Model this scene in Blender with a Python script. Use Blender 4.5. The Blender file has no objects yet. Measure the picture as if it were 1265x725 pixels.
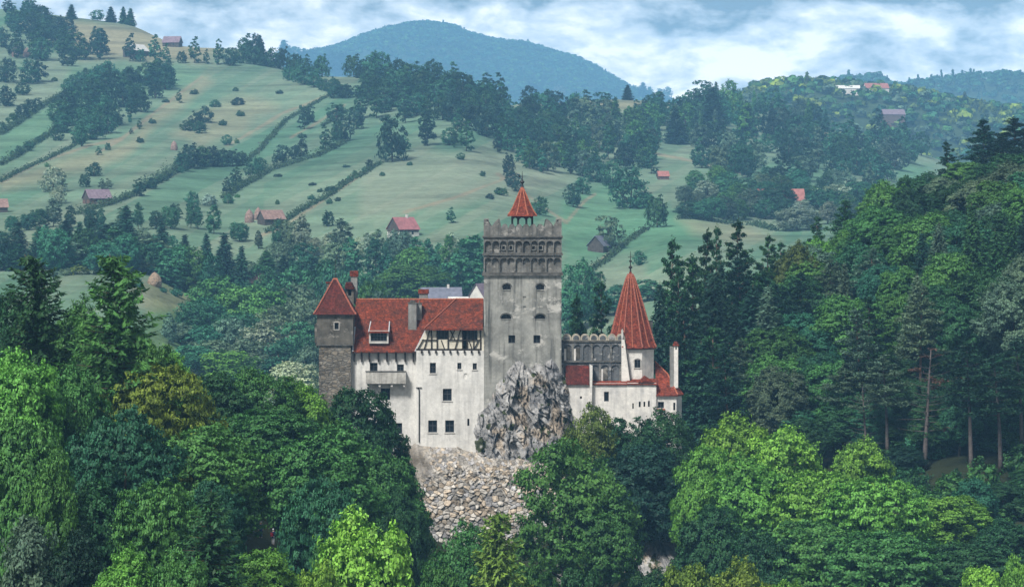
import bpy, math, random
import numpy as np
from mathutils import Vector

# ------------------------------------------------------------------ camera, sky, sun, exposure
F = 3500.0            # focal length in photograph pixels (frame 1265 x 725)
CX, HY = 632.5, 250.0 # centre column, horizon row
EYE = 100.0           # eye height
scene = bpy.context.scene
col = scene.collection

cam_data = bpy.data.cameras.new("camera")
cam = bpy.data.objects.new("camera", cam_data)
col.objects.link(cam)
cam.location = (0, 0, EYE)
cam.rotation_euler = (math.radians(90), 0, 0)
cam_data.sensor_width = 36.0
cam_data.lens = F / 1265.0 * 36.0
cam_data.shift_y = -(362.5 - HY) / 1265.0
cam_data.clip_start = 1.0
cam_data.clip_end = 30000.0
scene.camera = cam

SUN_EL, SUN_AZ = math.radians(50), math.radians(-148)   # azimuth from +Y, clockwise positive
world = bpy.data.worlds.new("World")
scene.world = world
world.use_nodes = True
wt = world.node_tree
wt.nodes.clear()

def wn(kind, **kw):
    n = wt.nodes.new(kind)
    for k, v in kw.items():
        setattr(n, k, v)
    return n

def wm(op, a, b=None, c=None):
    n = wn("ShaderNodeMath", operation=op)
    for i, v in enumerate((a, b, c)):
        if v is None:
            continue
        if isinstance(v, (int, float)):
            n.inputs[i].default_value = v
        else:
            wt.links.new(v, n.inputs[i])
    return n.outputs[0]

w_out = wn("ShaderNodeOutputWorld")
w_bg = wn("ShaderNodeBackground")
w_bg.inputs["Strength"].default_value = 0.05
sky = wn("ShaderNodeTexSky", sky_type="NISHITA", sun_disc=False, sun_elevation=SUN_EL,
         sun_rotation=SUN_AZ % (2 * math.pi), air_density=1.2, dust_density=2.0, ozone_density=1.5)
tc = wn("ShaderNodeTexCoord")
sx = wn("ShaderNodeSeparateXYZ")
wt.links.new(tc.outputs["Generated"], sx.inputs[0])
X_, Y_, Z_ = sx.outputs
hor = wm("SQRT", wm("ADD", wm("MULTIPLY", X_, X_), wm("MULTIPLY", Y_, Y_)))
azi = wm("ARCTAN2", X_, Y_)                      # azimuth of the sky direction
ele = wm("ARCTAN2", Z_, hor)                     # elevation of the sky direction
cb = wn("ShaderNodeCombineXYZ")
wt.links.new(wm("MULTIPLY", azi, 34.0), cb.inputs[0])
wt.links.new(wm("MULTIPLY", ele, 72.0), cb.inputs[1])
cb.inputs[2].default_value = 3.7
nz = wn("ShaderNodeTexNoise")
nz.inputs["Scale"].default_value = 1.0
nz.inputs["Detail"].default_value = 7.0
nz.inputs["Roughness"].default_value = 0.6
nz.inputs["Distortion"].default_value = 0.15
wt.links.new(cb.outputs[0], nz.inputs["Vector"])
def bank(a0, e0, wa, we):                        # a soft bank of cloud around one sky direction
    da = wm("DIVIDE", wm("SUBTRACT", azi, a0), wa)
    de = wm("DIVIDE", wm("SUBTRACT", ele, e0), we)
    return wm("EXPONENT", wm("MULTIPLY", wm("ADD", wm("MULTIPLY", da, da), wm("MULTIPLY", de, de)), -1.0))
white = wm("ADD", wm("MULTIPLY", wm("SUBTRACT", nz.outputs["Fac"], 0.5), 2.0), 0.37)
for a0, e0, wa, we, k in ((-0.077, 0.058, 0.032, 0.007, 0.30), (0.07, 0.050, 0.10, 0.010, 0.20), (-0.16, 0.064, 0.05, 0.008, 0.12), (0.2, 0.1, 0.5, 0.05, -0.05),
                          (0.15, 0.0735, 0.08, 0.0055, -0.38), (0.03, 0.071, 0.05, 0.004, -0.10), (-0.12, 0.066, 0.06, 0.008, -0.04), (0.05, 0.075, 0.4, 0.005, -0.10)):
    white = wm("ADD", white, wm("MULTIPLY", bank(a0, e0, wa, we), k))
ramp = wn("ShaderNodeValToRGB")
wt.links.new(white, ramp.inputs[0])
els = ramp.color_ramp.elements
els[0].position = 0.05; els[0].color = (0.16, 0.18, 0.19, 1)
els[1].position = 0.60; els[1].color = (1.38, 1.27, 1.15, 1)
e = els.new(0.27); e.color = (0.58, 0.60, 0.62, 1)
e = els.new(0.42); e.color = (0.88, 0.87, 0.85, 1)
sc_ = wn("ShaderNodeVectorMath", operation="SCALE")
wt.links.new(ramp.outputs[0], sc_.inputs[0])
sc_.inputs["Scale"].default_value = 8.2
mx = wn("ShaderNodeMix", data_type="RGBA")
mx.inputs[0].default_value = 0.93                # cloud cover over the clear sky
wt.links.new(sky.outputs[0], mx.inputs[6])
low = wm("ADD", 0.27, wm("MULTIPLY", wm("EXPONENT", wm("MULTIPLY", wm("POWER", wm("DIVIDE", ele, 0.13), 2.0), -1.0)), 1.15))   # cloud is brightest towards the horizon
glow = wn("ShaderNodeVectorMath", operation="SCALE")
wt.links.new(sc_.outputs[0], glow.inputs[0]); wt.links.new(low, glow.inputs["Scale"])
wt.links.new(glow.outputs[0], mx.inputs[7])
wt.links.new(mx.outputs[2], w_bg.inputs["Color"])
wt.links.new(w_bg.outputs[0], w_out.inputs["Surface"])

sun_data = bpy.data.lights.new("sun", "SUN")
sun_data.energy = 1.5
sun_data.angle = math.radians(12)
sun_data.color = (1.0, 0.95, 0.87)
sun = bpy.data.objects.new("sun", sun_data)
col.objects.link(sun)
sun_dir = Vector((math.sin(SUN_AZ) * math.cos(SUN_EL), math.cos(SUN_AZ) * math.cos(SUN_EL), math.sin(SUN_EL)))
sun.rotation_euler = sun_dir.to_track_quat("Z", "Y").to_euler()
sun.location = (0, 0, 400)

scene.view_settings.view_transform = "Standard"
scene.view_settings.look = "None"
scene.view_settings.gamma = 1.0
scene.view_settings.exposure = 1.92
scene.cycles.max_bounces = 5
scene.cycles.diffuse_bounces = 3
scene.cycles.glossy_bounces = 1
scene.cycles.transmission_bounces = 2
scene.cycles.volume_bounces = 2
scene.cycles.use_denoising = True
# ------------------------------------------------------------------ helpers
rng = np.random.default_rng(7)
random.seed(7)

def P(px, py, d):
    """the point at distance d seen in photograph pixel (px, py)"""
    return np.array([(px - CX) / F * d, d, EYE - (py - HY) / F * d])

def hash3(ix, iy, iz):
    h = (ix.astype(np.int64) * 374761393 + iy.astype(np.int64) * 668265263 + iz.astype(np.int64) * 2147483647) & 0xffffffff
    h = ((h ^ (h >> 13)) * 1274126177) & 0xffffffff
    h = h ^ (h >> 16)
    return (h & 0xffffff) / float(0xffffff)

def vnoise(x, y, z=None):
    x = np.asarray(x, float); y = np.asarray(y, float)
    z = np.zeros_like(x) if z is None else np.asarray(z, float)
    fx, fy, fz = np.floor(x), np.floor(y), np.floor(z)
    u, v, w = x - fx, y - fy, z - fz
    u = u * u * (3 - 2 * u); v = v * v * (3 - 2 * v); w = w * w * (3 - 2 * w)
    r = 0
    for a in (0, 1):
        for b in (0, 1):
            for c in (0, 1):
                r = r + hash3(fx + a, fy + b, fz + c) * (u if a else 1 - u) * (v if b else 1 - v) * (w if c else 1 - w)
    return r

def fbm(x, y, z=None, octaves=4, gain=0.5):
    s, a, t = 0, 1.0, 0
    z = np.zeros_like(np.asarray(x, float)) if z is None else z
    for i in range(octaves):
        s = s + a * vnoise(x * 2 ** i + 17.3 * i, y * 2 ** i - 9.1 * i, z * 2 ** i + 3.7 * i)
        t += a; a *= gain
    return s / t

def cells2(x, y, jitter=1.0):
    """distance to the nearest and second nearest cell point, and the cell's random number"""
    fx, fy = np.floor(x), np.floor(y)
    d1 = np.full(x.shape, 9.0); d2 = np.full(x.shape, 9.0); cid = np.zeros(x.shape)
    for a in (-1, 0, 1):
        for b in (-1, 0, 1):
            gx, gy = fx + a, fy + b
            o = np.zeros_like(gx)
            qx = gx + 0.5 + (hash3(gx, gy, o + 1) - 0.5) * jitter
            qy = gy + 0.5 + (hash3(gx, gy, o + 2) - 0.5) * jitter
            d = np.hypot(x - qx, y - qy)
            c = hash3(gx, gy, o + 3)
            near = d < d1
            d2 = np.where(near, d1, np.minimum(d2, d))
            cid = np.where(near, c, cid)
            d1 = np.where(near, d, d1)
    return d1, d2, cid

def facets(x, y):
    """broken slabs: every cell is a plane of its own tilt; returns height, distance to the cell's edge, random number"""
    fx, fy = np.floor(x), np.floor(y)
    d1 = np.full(x.shape, 9.0); d2 = np.full(x.shape, 9.0); cid = np.zeros(x.shape); h = np.zeros(x.shape)
    for a in (-1, 0, 1):
        for b in (-1, 0, 1):
            gx, gy = fx + a, fy + b; o = np.zeros_like(gx)
            dx = x - gx - hash3(gx, gy, o + 1); dy = y - gy - hash3(gx, gy, o + 2)
            d = np.hypot(dx, dy); c = hash3(gx, gy, o + 3)
            p = (hash3(gx, gy, o + 5) - 0.5) * 1.6 * dx + (hash3(gx, gy, o + 6) - 0.5) * 1.2 * dy + (c - 0.5)
            near = d < d1
            d2 = np.where(near, d1, np.minimum(d2, d)); h = np.where(near, p, h); cid = np.where(near, c, cid); d1 = np.where(near, d, d1)
    return h, d2 - d1, cid

def link(o, parent=None):
    col.objects.link(o)
    if parent is not None:
        o.parent = parent
    return o

def mesh_np(name, verts, faces, n=4, mats=(), mat_idx=None, smooth=False):
    """mesh from an (V,3) array and an (N,n) index array"""
    me = bpy.data.meshes.new(name)
    verts = np.asarray(verts, np.float32); faces = np.asarray(faces, np.int32)
    me.vertices.add(len(verts)); me.vertices.foreach_set("co", verts.ravel())
    nf = len(faces)
    me.loops.add(nf * n); me.loops.foreach_set("vertex_index", faces.ravel())
    me.polygons.add(nf)
    me.polygons.foreach_set("loop_start", np.arange(0, nf * n, n, dtype=np.int32))
    me.polygons.foreach_set("loop_total", np.full(nf, n, np.int32))
    for m in mats:
        me.materials.append(m)
    if mat_idx is not None:
        me.polygons.foreach_set("material_index", np.asarray(mat_idx, np.int32))
    if smooth:
        me.polygons.foreach_set("use_smooth", np.ones(nf, bool))
    me.update(calc_edges=True)
    return me

def set_color(me, name, rgb):
    a = me.color_attributes.new(name, "FLOAT_COLOR", "POINT")
    rgba = np.ones((len(me.vertices), 4), np.float32); rgba[:, :3] = rgb
    a.data.foreach_set("color", rgba.ravel())

def empty(name, loc, label=None, cat=None, group=None, rz=0.0):
    o = bpy.data.objects.new(name, None)
    o.empty_display_size = 0.5
    o.location = [float(c) for c in loc]; o.rotation_euler = (0, 0, rz)
    return tag(link(o), label, cat, group)

def tag(o, label=None, cat=None, group=None, kind=None):
    if label: o["label"] = label
    if cat: o["category"] = cat
    if group: o["group"] = group
    if kind: o["kind"] = kind
    return o

class MB:
    """collects polygons of several materials and links them as one mesh object"""
    def __init__(self):
        self.v, self.f, self.mi, self.mats, self.m = [], [], [], [], 0
    def mat(self, m):
        if m not in self.mats: self.mats.append(m)
        self.m = self.mats.index(m); return self
    def poly(self, pts):
        b = len(self.v)
        self.v += [tuple(float(c) for c in p) for p in pts]
        self.f.append(tuple(range(b, b + len(pts)))); self.mi.append(self.m); return self
    def box(self, x0, x1, y0, y1, z0, z1):
        p = [(x0, y0, z0), (x1, y0, z0), (x1, y1, z0), (x0, y1, z0), (x0, y0, z1), (x1, y0, z1), (x1, y1, z1), (x0, y1, z1)]
        b = len(self.v); self.v += [tuple(float(c) for c in q) for q in p]
        for q in ((0, 3, 2, 1), (4, 5, 6, 7), (0, 1, 5, 4), (1, 2, 6, 5), (2, 3, 7, 6), (3, 0, 4, 7)):
            self.f.append(tuple(b + i for i in q)); self.mi.append(self.m)
        return self
    def prism(self, xz, y0, y1):
        """polygon in the x-z plane (counter-clockwise seen from -y) pushed from y0 back to y1"""
        n = len(xz); b = len(self.v)
        self.v += [(float(x), float(y0), float(z)) for x, z in xz] + [(float(x), float(y1), float(z)) for x, z in xz]
        self.f.append(tuple(b + i for i in range(n))); self.mi.append(self.m)
        self.f.append(tuple(b + n + i for i in reversed(range(n)))); self.mi.append(self.m)
        for i in range(n):
            j = (i + 1) % n
            self.f.append((b + j, b + i, b + n + i, b + n + j)); self.mi.append(self.m)
        return self
    def bar(self, a, b_, w, t=None):
        """a square-section bar from a to b_"""
        t = t or w
        a = Vector(a); b_ = Vector(b_); d = (b_ - a).normalized()
        s = d.cross(Vector((0, 1, 0)))
        s = s.normalized() if s.length > 1e-4 else Vector((1, 0, 0))
        u = d.cross(s).normalized()
        q = [a + s * w / 2 * i + u * t / 2 * j for i, j in ((-1, -1), (1, -1), (1, 1), (-1, 1))]
        q += [p + (b_ - a) for p in q]
        k = len(self.v); self.v += [tuple(p) for p in q]
        for f in ((3, 2, 1, 0), (4, 5, 6, 7), (0, 1, 5, 4), (1, 2, 6, 5), (2, 3, 7, 6), (3, 0, 4, 7)):
            self.f.append(tuple(k + i for i in f)); self.mi.append(self.m)
        return self
    def tube(self, pts, radii, n=6, cap=True):
        pts = [Vector(p) for p in pts]; k = len(self.v)
        for i, p in enumerate(pts):
            d = (pts[min(i + 1, len(pts) - 1)] - pts[max(i - 1, 0)]).normalized()
            s = d.cross(Vector((0.31, 0.95, 0.07))).normalized(); u = d.cross(s)
            for j in range(n):
                a = 2 * math.pi * j / n
                self.v.append(tuple(p + (s * math.cos(a) + u * math.sin(a)) * radii[i]))
        for i in range(len(pts) - 1):
            for j in range(n):
                j2 = (j + 1) % n
                self.f.append((k + i * n + j, k + i * n + j2, k + (i + 1) * n + j2, k + (i + 1) * n + j)); self.mi.append(self.m)
        if cap:
            self.f.append(tuple(k + j for j in reversed(range(n)))); self.mi.append(self.m)
            self.f.append(tuple(k + (len(pts) - 1) * n + j for j in range(n))); self.mi.append(self.m)
        return self
    def lathe(self, cx, cy, prof, n=16, cap=True):
        """profile [(radius, z)] from bottom to top turned about a vertical axis"""
        k = len(self.v)
        for r, z in prof:
            for j in range(n):
                a = 2 * math.pi * (j + 0.5) / n
                self.v.append((cx + r * math.cos(a), cy + r * math.sin(a), z))
        for i in range(len(prof) - 1):
            for j in range(n):
                j2 = (j + 1) % n
                self.f.append((k + i * n + j, k + i * n + j2, k + (i + 1) * n + j2, k + (i + 1) * n + j)); self.mi.append(self.m)
        if cap:
            self.f.append(tuple(k + j for j in reversed(range(n)))); self.mi.append(self.m)
            self.f.append(tuple(k + (len(prof) - 1) * n + j for j in range(n))); self.mi.append(self.m)
        return self
    def mesh(self, name, smooth=False):
        me = bpy.data.meshes.new(name)
        me.from_pydata(self.v, [], self.f)
        for m in self.mats: me.materials.append(m)
        me.polygons.foreach_set("material_index", self.mi)
        if smooth: me.polygons.foreach_set("use_smooth", [True] * len(self.f))
        me.update(); return me
    def build(self, name, parent=None, smooth=False, origin=None):
        if origin is None and parent is not None:
            origin = world_origin(parent)
        if origin is not None:
            self.v = [(x - origin[0], y - origin[1], z - origin[2]) for x, y, z in self.v]
        return link(bpy.data.objects.new(name, self.mesh(name, smooth)), parent)

def world_origin(o):
    """where the origin of an unrotated object lies"""
    x = np.zeros(3)
    while o is not None:
        x = x + np.array(o.location); o = o.parent
    return x

# ---- materials
class NT:
    def __init__(self, name):
        self.m = bpy.data.materials.new(name); self.m.use_nodes = True
        self.t = self.m.node_tree; self.t.nodes.clear()
        self.out = self.n("ShaderNodeOutputMaterial")
    def n(self, kind, **kw):
        n = self.t.nodes.new(kind)
        for k, v in kw.items(): setattr(n, k, v)
        return n
    def l(self, a, b): self.t.links.new(a, b)
    def put(self, sock, v):
        if hasattr(v, "links"): self.l(v, sock)
        elif isinstance(v, (tuple, list)) and len(v) == 3 and len(sock.default_value) == 4: sock.default_value = (*v, 1)
        else: sock.default_value = v
    def math(self, op, *a, clamp=False):
        n = self.n("ShaderNodeMath", operation=op, use_clamp=clamp)
        for i, v in enumerate(a): self.put(n.inputs[i], v)
        return n.outputs[0]
    def mix(self, fac, a, b, mode="MIX"):
        n = self.n("ShaderNodeMix", data_type="RGBA", blend_type=mode)
        self.put(n.inputs[0], fac); self.put(n.inputs[6], a); self.put(n.inputs[7], b)
        return n.outputs[2]
    def coord(self, which="Object", scale=(1, 1, 1), rot=(0, 0, 0)):
        c = self.n("ShaderNodeTexCoord"); m = self.n("ShaderNodeMapping")
        m.inputs["Scale"].default_value = scale; m.inputs["Rotation"].default_value = rot
        self.l(c.outputs[which], m.inputs[0]); return m.outputs[0]
    def noise(self, scale, detail=4, rough=0.55, vec=None, dist=0.0, col=False):
        n = self.n("ShaderNodeTexNoise")
        n.inputs["Scale"].default_value = scale; n.inputs["Detail"].default_value = detail
        n.inputs["Roughness"].default_value = rough; n.inputs["Distortion"].default_value = dist
        self.l(vec if vec is not None else self.coord(), n.inputs["Vector"])
        return n.outputs["Color" if col else "Fac"]
    def ramp(self, fac, *stops):
        n = self.n("ShaderNodeValToRGB"); self.put(n.inputs[0], fac)
        el = n.color_ramp.elements
        while len(el) < len(stops): el.new(0.5)
        for e_, (p, c) in zip(el, stops):
            e_.position = p; e_.color = (c, c, c, 1) if isinstance(c, (int, float)) else (*c, 1)
        return n.outputs[0]
    def bsdf(self, color, rough=0.85, spec=0.25, normal=None, metal=0.0):
        b = self.n("ShaderNodeBsdfPrincipled")
        self.put(b.inputs["Base Color"], color); self.put(b.inputs["Roughness"], rough)
        b.inputs["Specular IOR Level"].default_value = spec; b.inputs["Metallic"].default_value = metal
        if normal is not None: self.l(normal, b.inputs["Normal"])
        self.l(b.outputs[0], self.out.inputs["Surface"]); return b
    def bump(self, h, strength=0.5, dist=0.1):
        n = self.n("ShaderNodeBump"); self.put(n.inputs["Height"], h)
        n.inputs["Strength"].default_value = strength; n.inputs["Distance"].default_value = dist
        return n.outputs[0]
    def attr(self, name):
        return self.n("ShaderNodeAttribute", attribute_name=name).outputs["Color"]

def simple_mat(name, color, rough=0.8, spec=0.25, var=0.25, scale=1.5):
    t = NT(name)
    f = t.noise(scale, 5)
    lo = tuple(c * (1 - var) for c in color); hi = tuple(min(1, c * (1 + var)) for c in color)
    t.bsdf(t.ramp(f, (0.3, lo), (0.7, hi)), rough, spec)
    return t.m
# ------------------------------------------------------------------ terrain: one sheet from the viewpoint to beyond the mountain
def zpy(d, py): return EYE - (py - HY) / F * d
NEAR = [(4, ('z', 92)), (20, ('z', 91)), (60, ('z', 80)), (120, ('z', 62))]
FAR = [(2780, ('z', 130)), (3400, ('z', 140)), (7000, ('z', 150)), (10600, ('z', 140))]
COLS = {
 -1200: [(200, ('z', 56)), (300, ('z', 76)), (420, ('z', 82)), (560, ('z', 62)), (700, ('z', 50)), (860, 430), (960, 345), (1100, 300), (1500, 180), (2000, 60), (2400, 0), (2700, ('z', 150))],
 -200: [(200, ('z', 56)), (250, ('z', 66)), (320, ('z', 75)), (400, ('z', 76)), (500, ('z', 60)), (620, ('z', 48)), (760, ('z', 48)), (840, 430), (960, 340), (1100, 300), (1500, 182), (2000, 66), (2300, 14), (2420, 5), (2700, ('z', 150))],
 0: [(200, ('z', 54)), (250, ('z', 64)), (300, ('z', 70)), (350, ('z', 70)), (400, ('z', 66)), (480, ('z', 54)), (600, ('z', 46)), (740, ('z', 47)), (830, 430), (960, 338), (1040, 318), (1100, 298), (1300, 243), (1500, 190), (1800, 122), (2000, 82), (2200, 42), (2380, 12), (2700, ('z', 150))],
 60: [(200, ('z', 53)), (250, ('z', 62)), (300, ('z', 68)), (350, ('z', 68)), (400, ('z', 64)), (480, ('z', 52)), (600, ('z', 46)), (740, ('z', 47)), (820, 435), (960, 337), (1040, 316), (1100, 296), (1300, 243), (1500, 190), (1800, 124), (2000, 84), (2200, 48), (2380, 20), (2700, ('z', 150))],
 150: [(200, ('z', 54)), (228, ('z', 61)), (250, ('z', 62)), (300, ('z', 65)), (350, ('z', 65)), (400, ('z', 61)), (480, ('z', 50)), (600, ('z', 46)), (740, ('z', 47)), (800, 442), (900, 372), (960, 338), (1040, 314), (1100, 292), (1300, 241), (1500, 190), (1800, 130), (2000, 88), (2200, 50), (2330, 30), (2650, ('z', 150))],
 300: [(200, ('z', 53)), (228, ('z', 60)), (250, ('z', 61)), (300, ('z', 65)), (350, ('z', 65)), (400, ('z', 59)), (480, ('z', 49)), (600, ('z', 44)), (700, ('z', 42)), (800, 490), (900, 432), (1000, 372), (1050, 345), (1100, 312), (1200, 277), (1400, 226), (1700, 158), (1900, 113), (2100, 74), (2160, 63), (2450, ('z', 135))],
 450: [(200, ('z', 45)), (250, ('z', 49)), (300, ('z', 51)), (350, ('z', 52)), (385, ('z', 55)), (412, ('z', 58)), (445, ('z', 58)), (490, ('z', 48)), (600, ('z', 40)), (740, ('z', 40)), (900, 440), (1000, 380), (1050, 347), (1100, 312), (1200, 272), (1400, 216), (1700, 150), (1900, 107), (1990, 93), (2250, ('z', 130))],
 560: [(200, ('z', 44)), (300, ('z', 47)), (350, ('z', 45)), (385, ('z', 45)), (403, ('z', 46)), (412, ('z', 52)), (425, ('z', 63)), (445, ('z', 63)), (490, ('z', 50)), (600, ('z', 40)), (740, ('z', 40)), (900, 432), (1000, 376), (1100, 307), (1200, 266), (1400, 212), (1650, 152), (1880, 108), (2100, ('z', 130))],
 650: [(200, ('z', 44)), (300, ('z', 46)), (350, ('z', 45)), (385, ('z', 45)), (403, ('z', 46)), (412, ('z', 52)), (425, ('z', 63)), (445, ('z', 63)), (490, ('z', 50)), (600, ('z', 41)), (740, ('z', 42)), (900, 430), (1000, 372), (1100, 310), (1250, 263), (1450, 216), (1700, 166), (1900, 134), (2060, 127), (2350, ('z', 130))],
 750: [(200, ('z', 44)), (300, ('z', 46)), (350, ('z', 48)), (385, ('z', 51)), (405, ('z', 58)), (420, ('z', 66)), (445, ('z', 66)), (490, ('z', 54)), (600, ('z', 44)), (740, ('z', 46)), (900, 402), (1000, 362), (1100, 322), (1250, 280), (1450, 236), (1700, 185), (1900, 154), (2120, 124), (2400, ('z', 135))],
 850: [(200, ('z', 44)), (300, ('z', 45)), (350, ('z', 47)), (390, ('z', 52)), (420, ('z', 60)), (445, ('z', 60)), (480, ('z', 56)), (540, ('z', 60)), (580, ('z', 58)), (680, ('z', 46)), (900, 388), (1100, 305), (1250, 278), (1400, 245), (1600, 210), (1900, 165), (2150, 130), (2450, ('z', 130))],
 920: [(200, ('z', 44)), (300, ('z', 44)), (350, ('z', 45)), (400, ('z', 49)), (450, ('z', 57)), (500, ('z', 66)), (560, ('z', 70)), (610, ('z', 66)), (750, ('z', 54)), (1000, 338), (1150, 300), (1300, 278), (1400, 246), (1650, 205), (2000, 156), (2250, 130), (2550, ('z', 125))],
 1050: [(200, ('z', 46)), (300, ('z', 45)), (350, ('z', 47)), (400, ('z', 53)), (450, ('z', 62)), (500, ('z', 72)), (560, ('z', 80)), (620, ('z', 82)), (690, ('z', 74)), (850, ('z', 62)), (1100, 310), (1250, 282), (1400, 256), (1650, 221), (1900, 188), (2100, 166), (2350, ('z', 125))],
 1160: [(200, ('z', 46)), (300, ('z', 46)), (350, ('z', 49)), (400, ('z', 57)), (450, ('z', 68)), (500, ('z', 80)), (560, ('z', 89)), (620, ('z', 94)), (690, ('z', 88)), (850, ('z', 74)), (1250, 290), (1500, 252), (1900, 214), (2080, 198), (2330, ('z', 115))],
 1265: [(200, ('z', 46)), (300, ('z', 47)), (350, ('z', 51)), (400, ('z', 60)), (450, ('z', 73)), (500, ('z', 86)), (560, ('z', 97)), (620, ('z', 104)), (690, ('z', 102)), (850, ('z', 82)), (1250, 292), (1500, 260), (1900, 235), (2080, 226), (2330, ('z', 112))],
 1500: [(200, ('z', 46)), (300, ('z', 50)), (350, ('z', 58)), (400, ('z', 70)), (450, ('z', 84)), (500, ('z', 98)), (560, ('z', 110)), (640, ('z', 118)), (740, ('z', 112)), (900, ('z', 92)), (1250, 290), (1500, 262), (1900, 240), (2330, ('z', 112))],
 2500: [(200, ('z', 50)), (300, ('z', 66)), (400, ('z', 90)), (500, ('z', 112)), (640, ('z', 128)), (800, ('z', 118)), (1100, ('z', 95)), (1500, ('z', 98)), (2330, ('z', 118))],
}
def pchip(x, y, q):
    x = np.asarray(x, float); y = np.asarray(y, float)
    h = np.diff(x); s = np.diff(y) / h
    m = np.zeros(len(x))
    for i in range(1, len(x) - 1):
        if s[i - 1] * s[i] > 0:
            w1, w2 = 2 * h[i] + h[i - 1], h[i] + 2 * h[i - 1]
            m[i] = (w1 + w2) / (w1 / s[i - 1] + w2 / s[i])
    m[0], m[-1] = s[0], s[-1]
    k = np.clip(np.searchsorted(x, q) - 1, 0, len(x) - 2)
    t = (q - x[k]) / h[k]
    return ((2 * t**3 - 3 * t**2 + 1) * y[k] + (t**3 - 2 * t**2 + t) * h[k] * m[k] + (-2 * t**3 + 3 * t**2) * y[k + 1] + (t**3 - t**2) * h[k] * m[k + 1])

gd = np.unique(np.concatenate([np.geomspace(4, 120, 40), np.geomspace(120, 700, 190), np.geomspace(700, 2700, 300), np.geomspace(2700, 10600, 230)]))
ga = np.unique(np.concatenate([np.linspace(-1200, -60, 40), np.linspace(-60, 1325, 480), np.linspace(1325, 2500, 40)]))
ckeys = sorted(COLS)
ztab = []
for k in ckeys:
    pts = NEAR + COLS[k] + FAR
    pts = [(d, v[1] if isinstance(v, tuple) else zpy(d, v)) for d, v in pts]
    ztab.append(pchip([p[0] for p in pts], [p[1] for p in pts], gd))
ztab = np.array(ztab)                                   # columns x distances
GZ = np.array([pchip(ckeys, ztab[:, j], ga) for j in range(len(gd))]).T   # (angle, distance)
GA, GD = np.meshgrid(ga, gd, indexing="ij")
GX = (GA - CX) / F * GD

def ridge(keys, d0, before, after):
    """a hill whose skyline runs through the pixels of keys at distance d0"""
    px = [k[0] for k in keys]; py = [k[1] for k in keys]
    top = EYE - (pchip(px, py, np.clip(ga, px[0], px[-1])) - HY) / F * d0
    t = np.where(GD < d0, (GD - (d0 - before)) / before, 1 - (GD - d0) / after)
    t = np.clip(t, 0, 1); t = t * t * (3 - 2 * t)
    base = 20.0
    return np.where(t > 0, base + (top[:, None] - base) * t, -999.0)
MOUNTAIN = [(-1200, 120), (0, 120), (300, 92), (370, 70), (420, 58), (455, 44), (490, 35), (520, 31), (555, 34), (580, 44), (612, 52), (650, 56), (685, 66), (715, 74), (745, 90), (780, 110), (850, 132), (1000, 165), (1265, 190), (2500, 200)]
GZ = np.maximum(GZ, ridge(MOUNTAIN, 9000, 2300, 1500))
GZ = np.maximum(GZ, ridge([(-1200, 240), (780, 230), (880, 150), (930, 112), (980, 106), (1050, 108), (1110, 114), (1160, 124), (1210, 134), (1265, 140), (1400, 160), (2500, 220)], 2950, 420, 330))
GZ = np.maximum(GZ, ridge([(-1200, 240), (980, 240), (1030, 112), (1060, 99), (1085, 99), (1105, 112), (1125, 108), (1180, 101), (1230, 98), (1265, 97), (1400, 95), (2500, 150)], 5600, 800, 800))
GZ += (fbm(GX / 90, GD / 90, octaves=4) - 0.5) * np.clip(GD / 1000, 0.25, 4) * 2.6
GZ += (fbm(GX / 420 + 5, GD / 420, octaves=3) - 0.5) * np.clip((GD - 2500) / 500, 0, 1) * 45 * np.clip(np.abs(GD - 9000) / 300, 0, 1) * np.clip(np.abs(GD - 5600) / 250, 0, 1) * np.clip(np.abs(GD - 2950) / 200, 0, 1)
GLA = np.arange(len(ga)); GLD = np.arange(len(gd))
VIS = EYE + 0 * GZ
PYG = HY - F * (GZ - EYE) / GD                          # row at which each grid point is seen
HORIZON = np.minimum.accumulate(PYG, axis=1)            # highest row reached by nearer ground

def zg(x, d):
    """height of the ground"""
    x = np.asarray(x, float); d = np.asarray(d, float)
    a = CX + F * x / d
    i = np.interp(a, ga, GLA); j = np.interp(d, gd, GLD)
    i0 = np.clip(np.floor(i).astype(int), 0, len(ga) - 2); j0 = np.clip(np.floor(j).astype(int), 0, len(gd) - 2)
    u, v = i - i0, j - j0
    return (GZ[i0, j0] * (1 - u) * (1 - v) + GZ[i0 + 1, j0] * u * (1 - v) + GZ[i0, j0 + 1] * (1 - u) * v + GZ[i0 + 1, j0 + 1] * u * v)

def zpx(px, d): return float(zg((px - CX) / F * d, d))
DQ = np.geomspace(200, 10500, 2800)
def d_of(px, py, dmin=200, dmax=10500):
    """distance at which the sight line through a pixel first meets the ground"""
    z = zg((px - CX) / F * DQ, DQ)
    pyq = HY - F * (z - EYE) / DQ
    ok = (pyq <= py) & (DQ >= dmin) & (DQ <= dmax)
    if not ok.any(): return None
    return float(DQ[np.argmax(ok)])
def ground_pt(px, py, dmin=200, dmax=10500):
    d = d_of(px, py, dmin, dmax)
    if d is None: return None
    x = (px - CX) / F * d
    return np.array([x, d, float(zg(x, d))])

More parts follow.
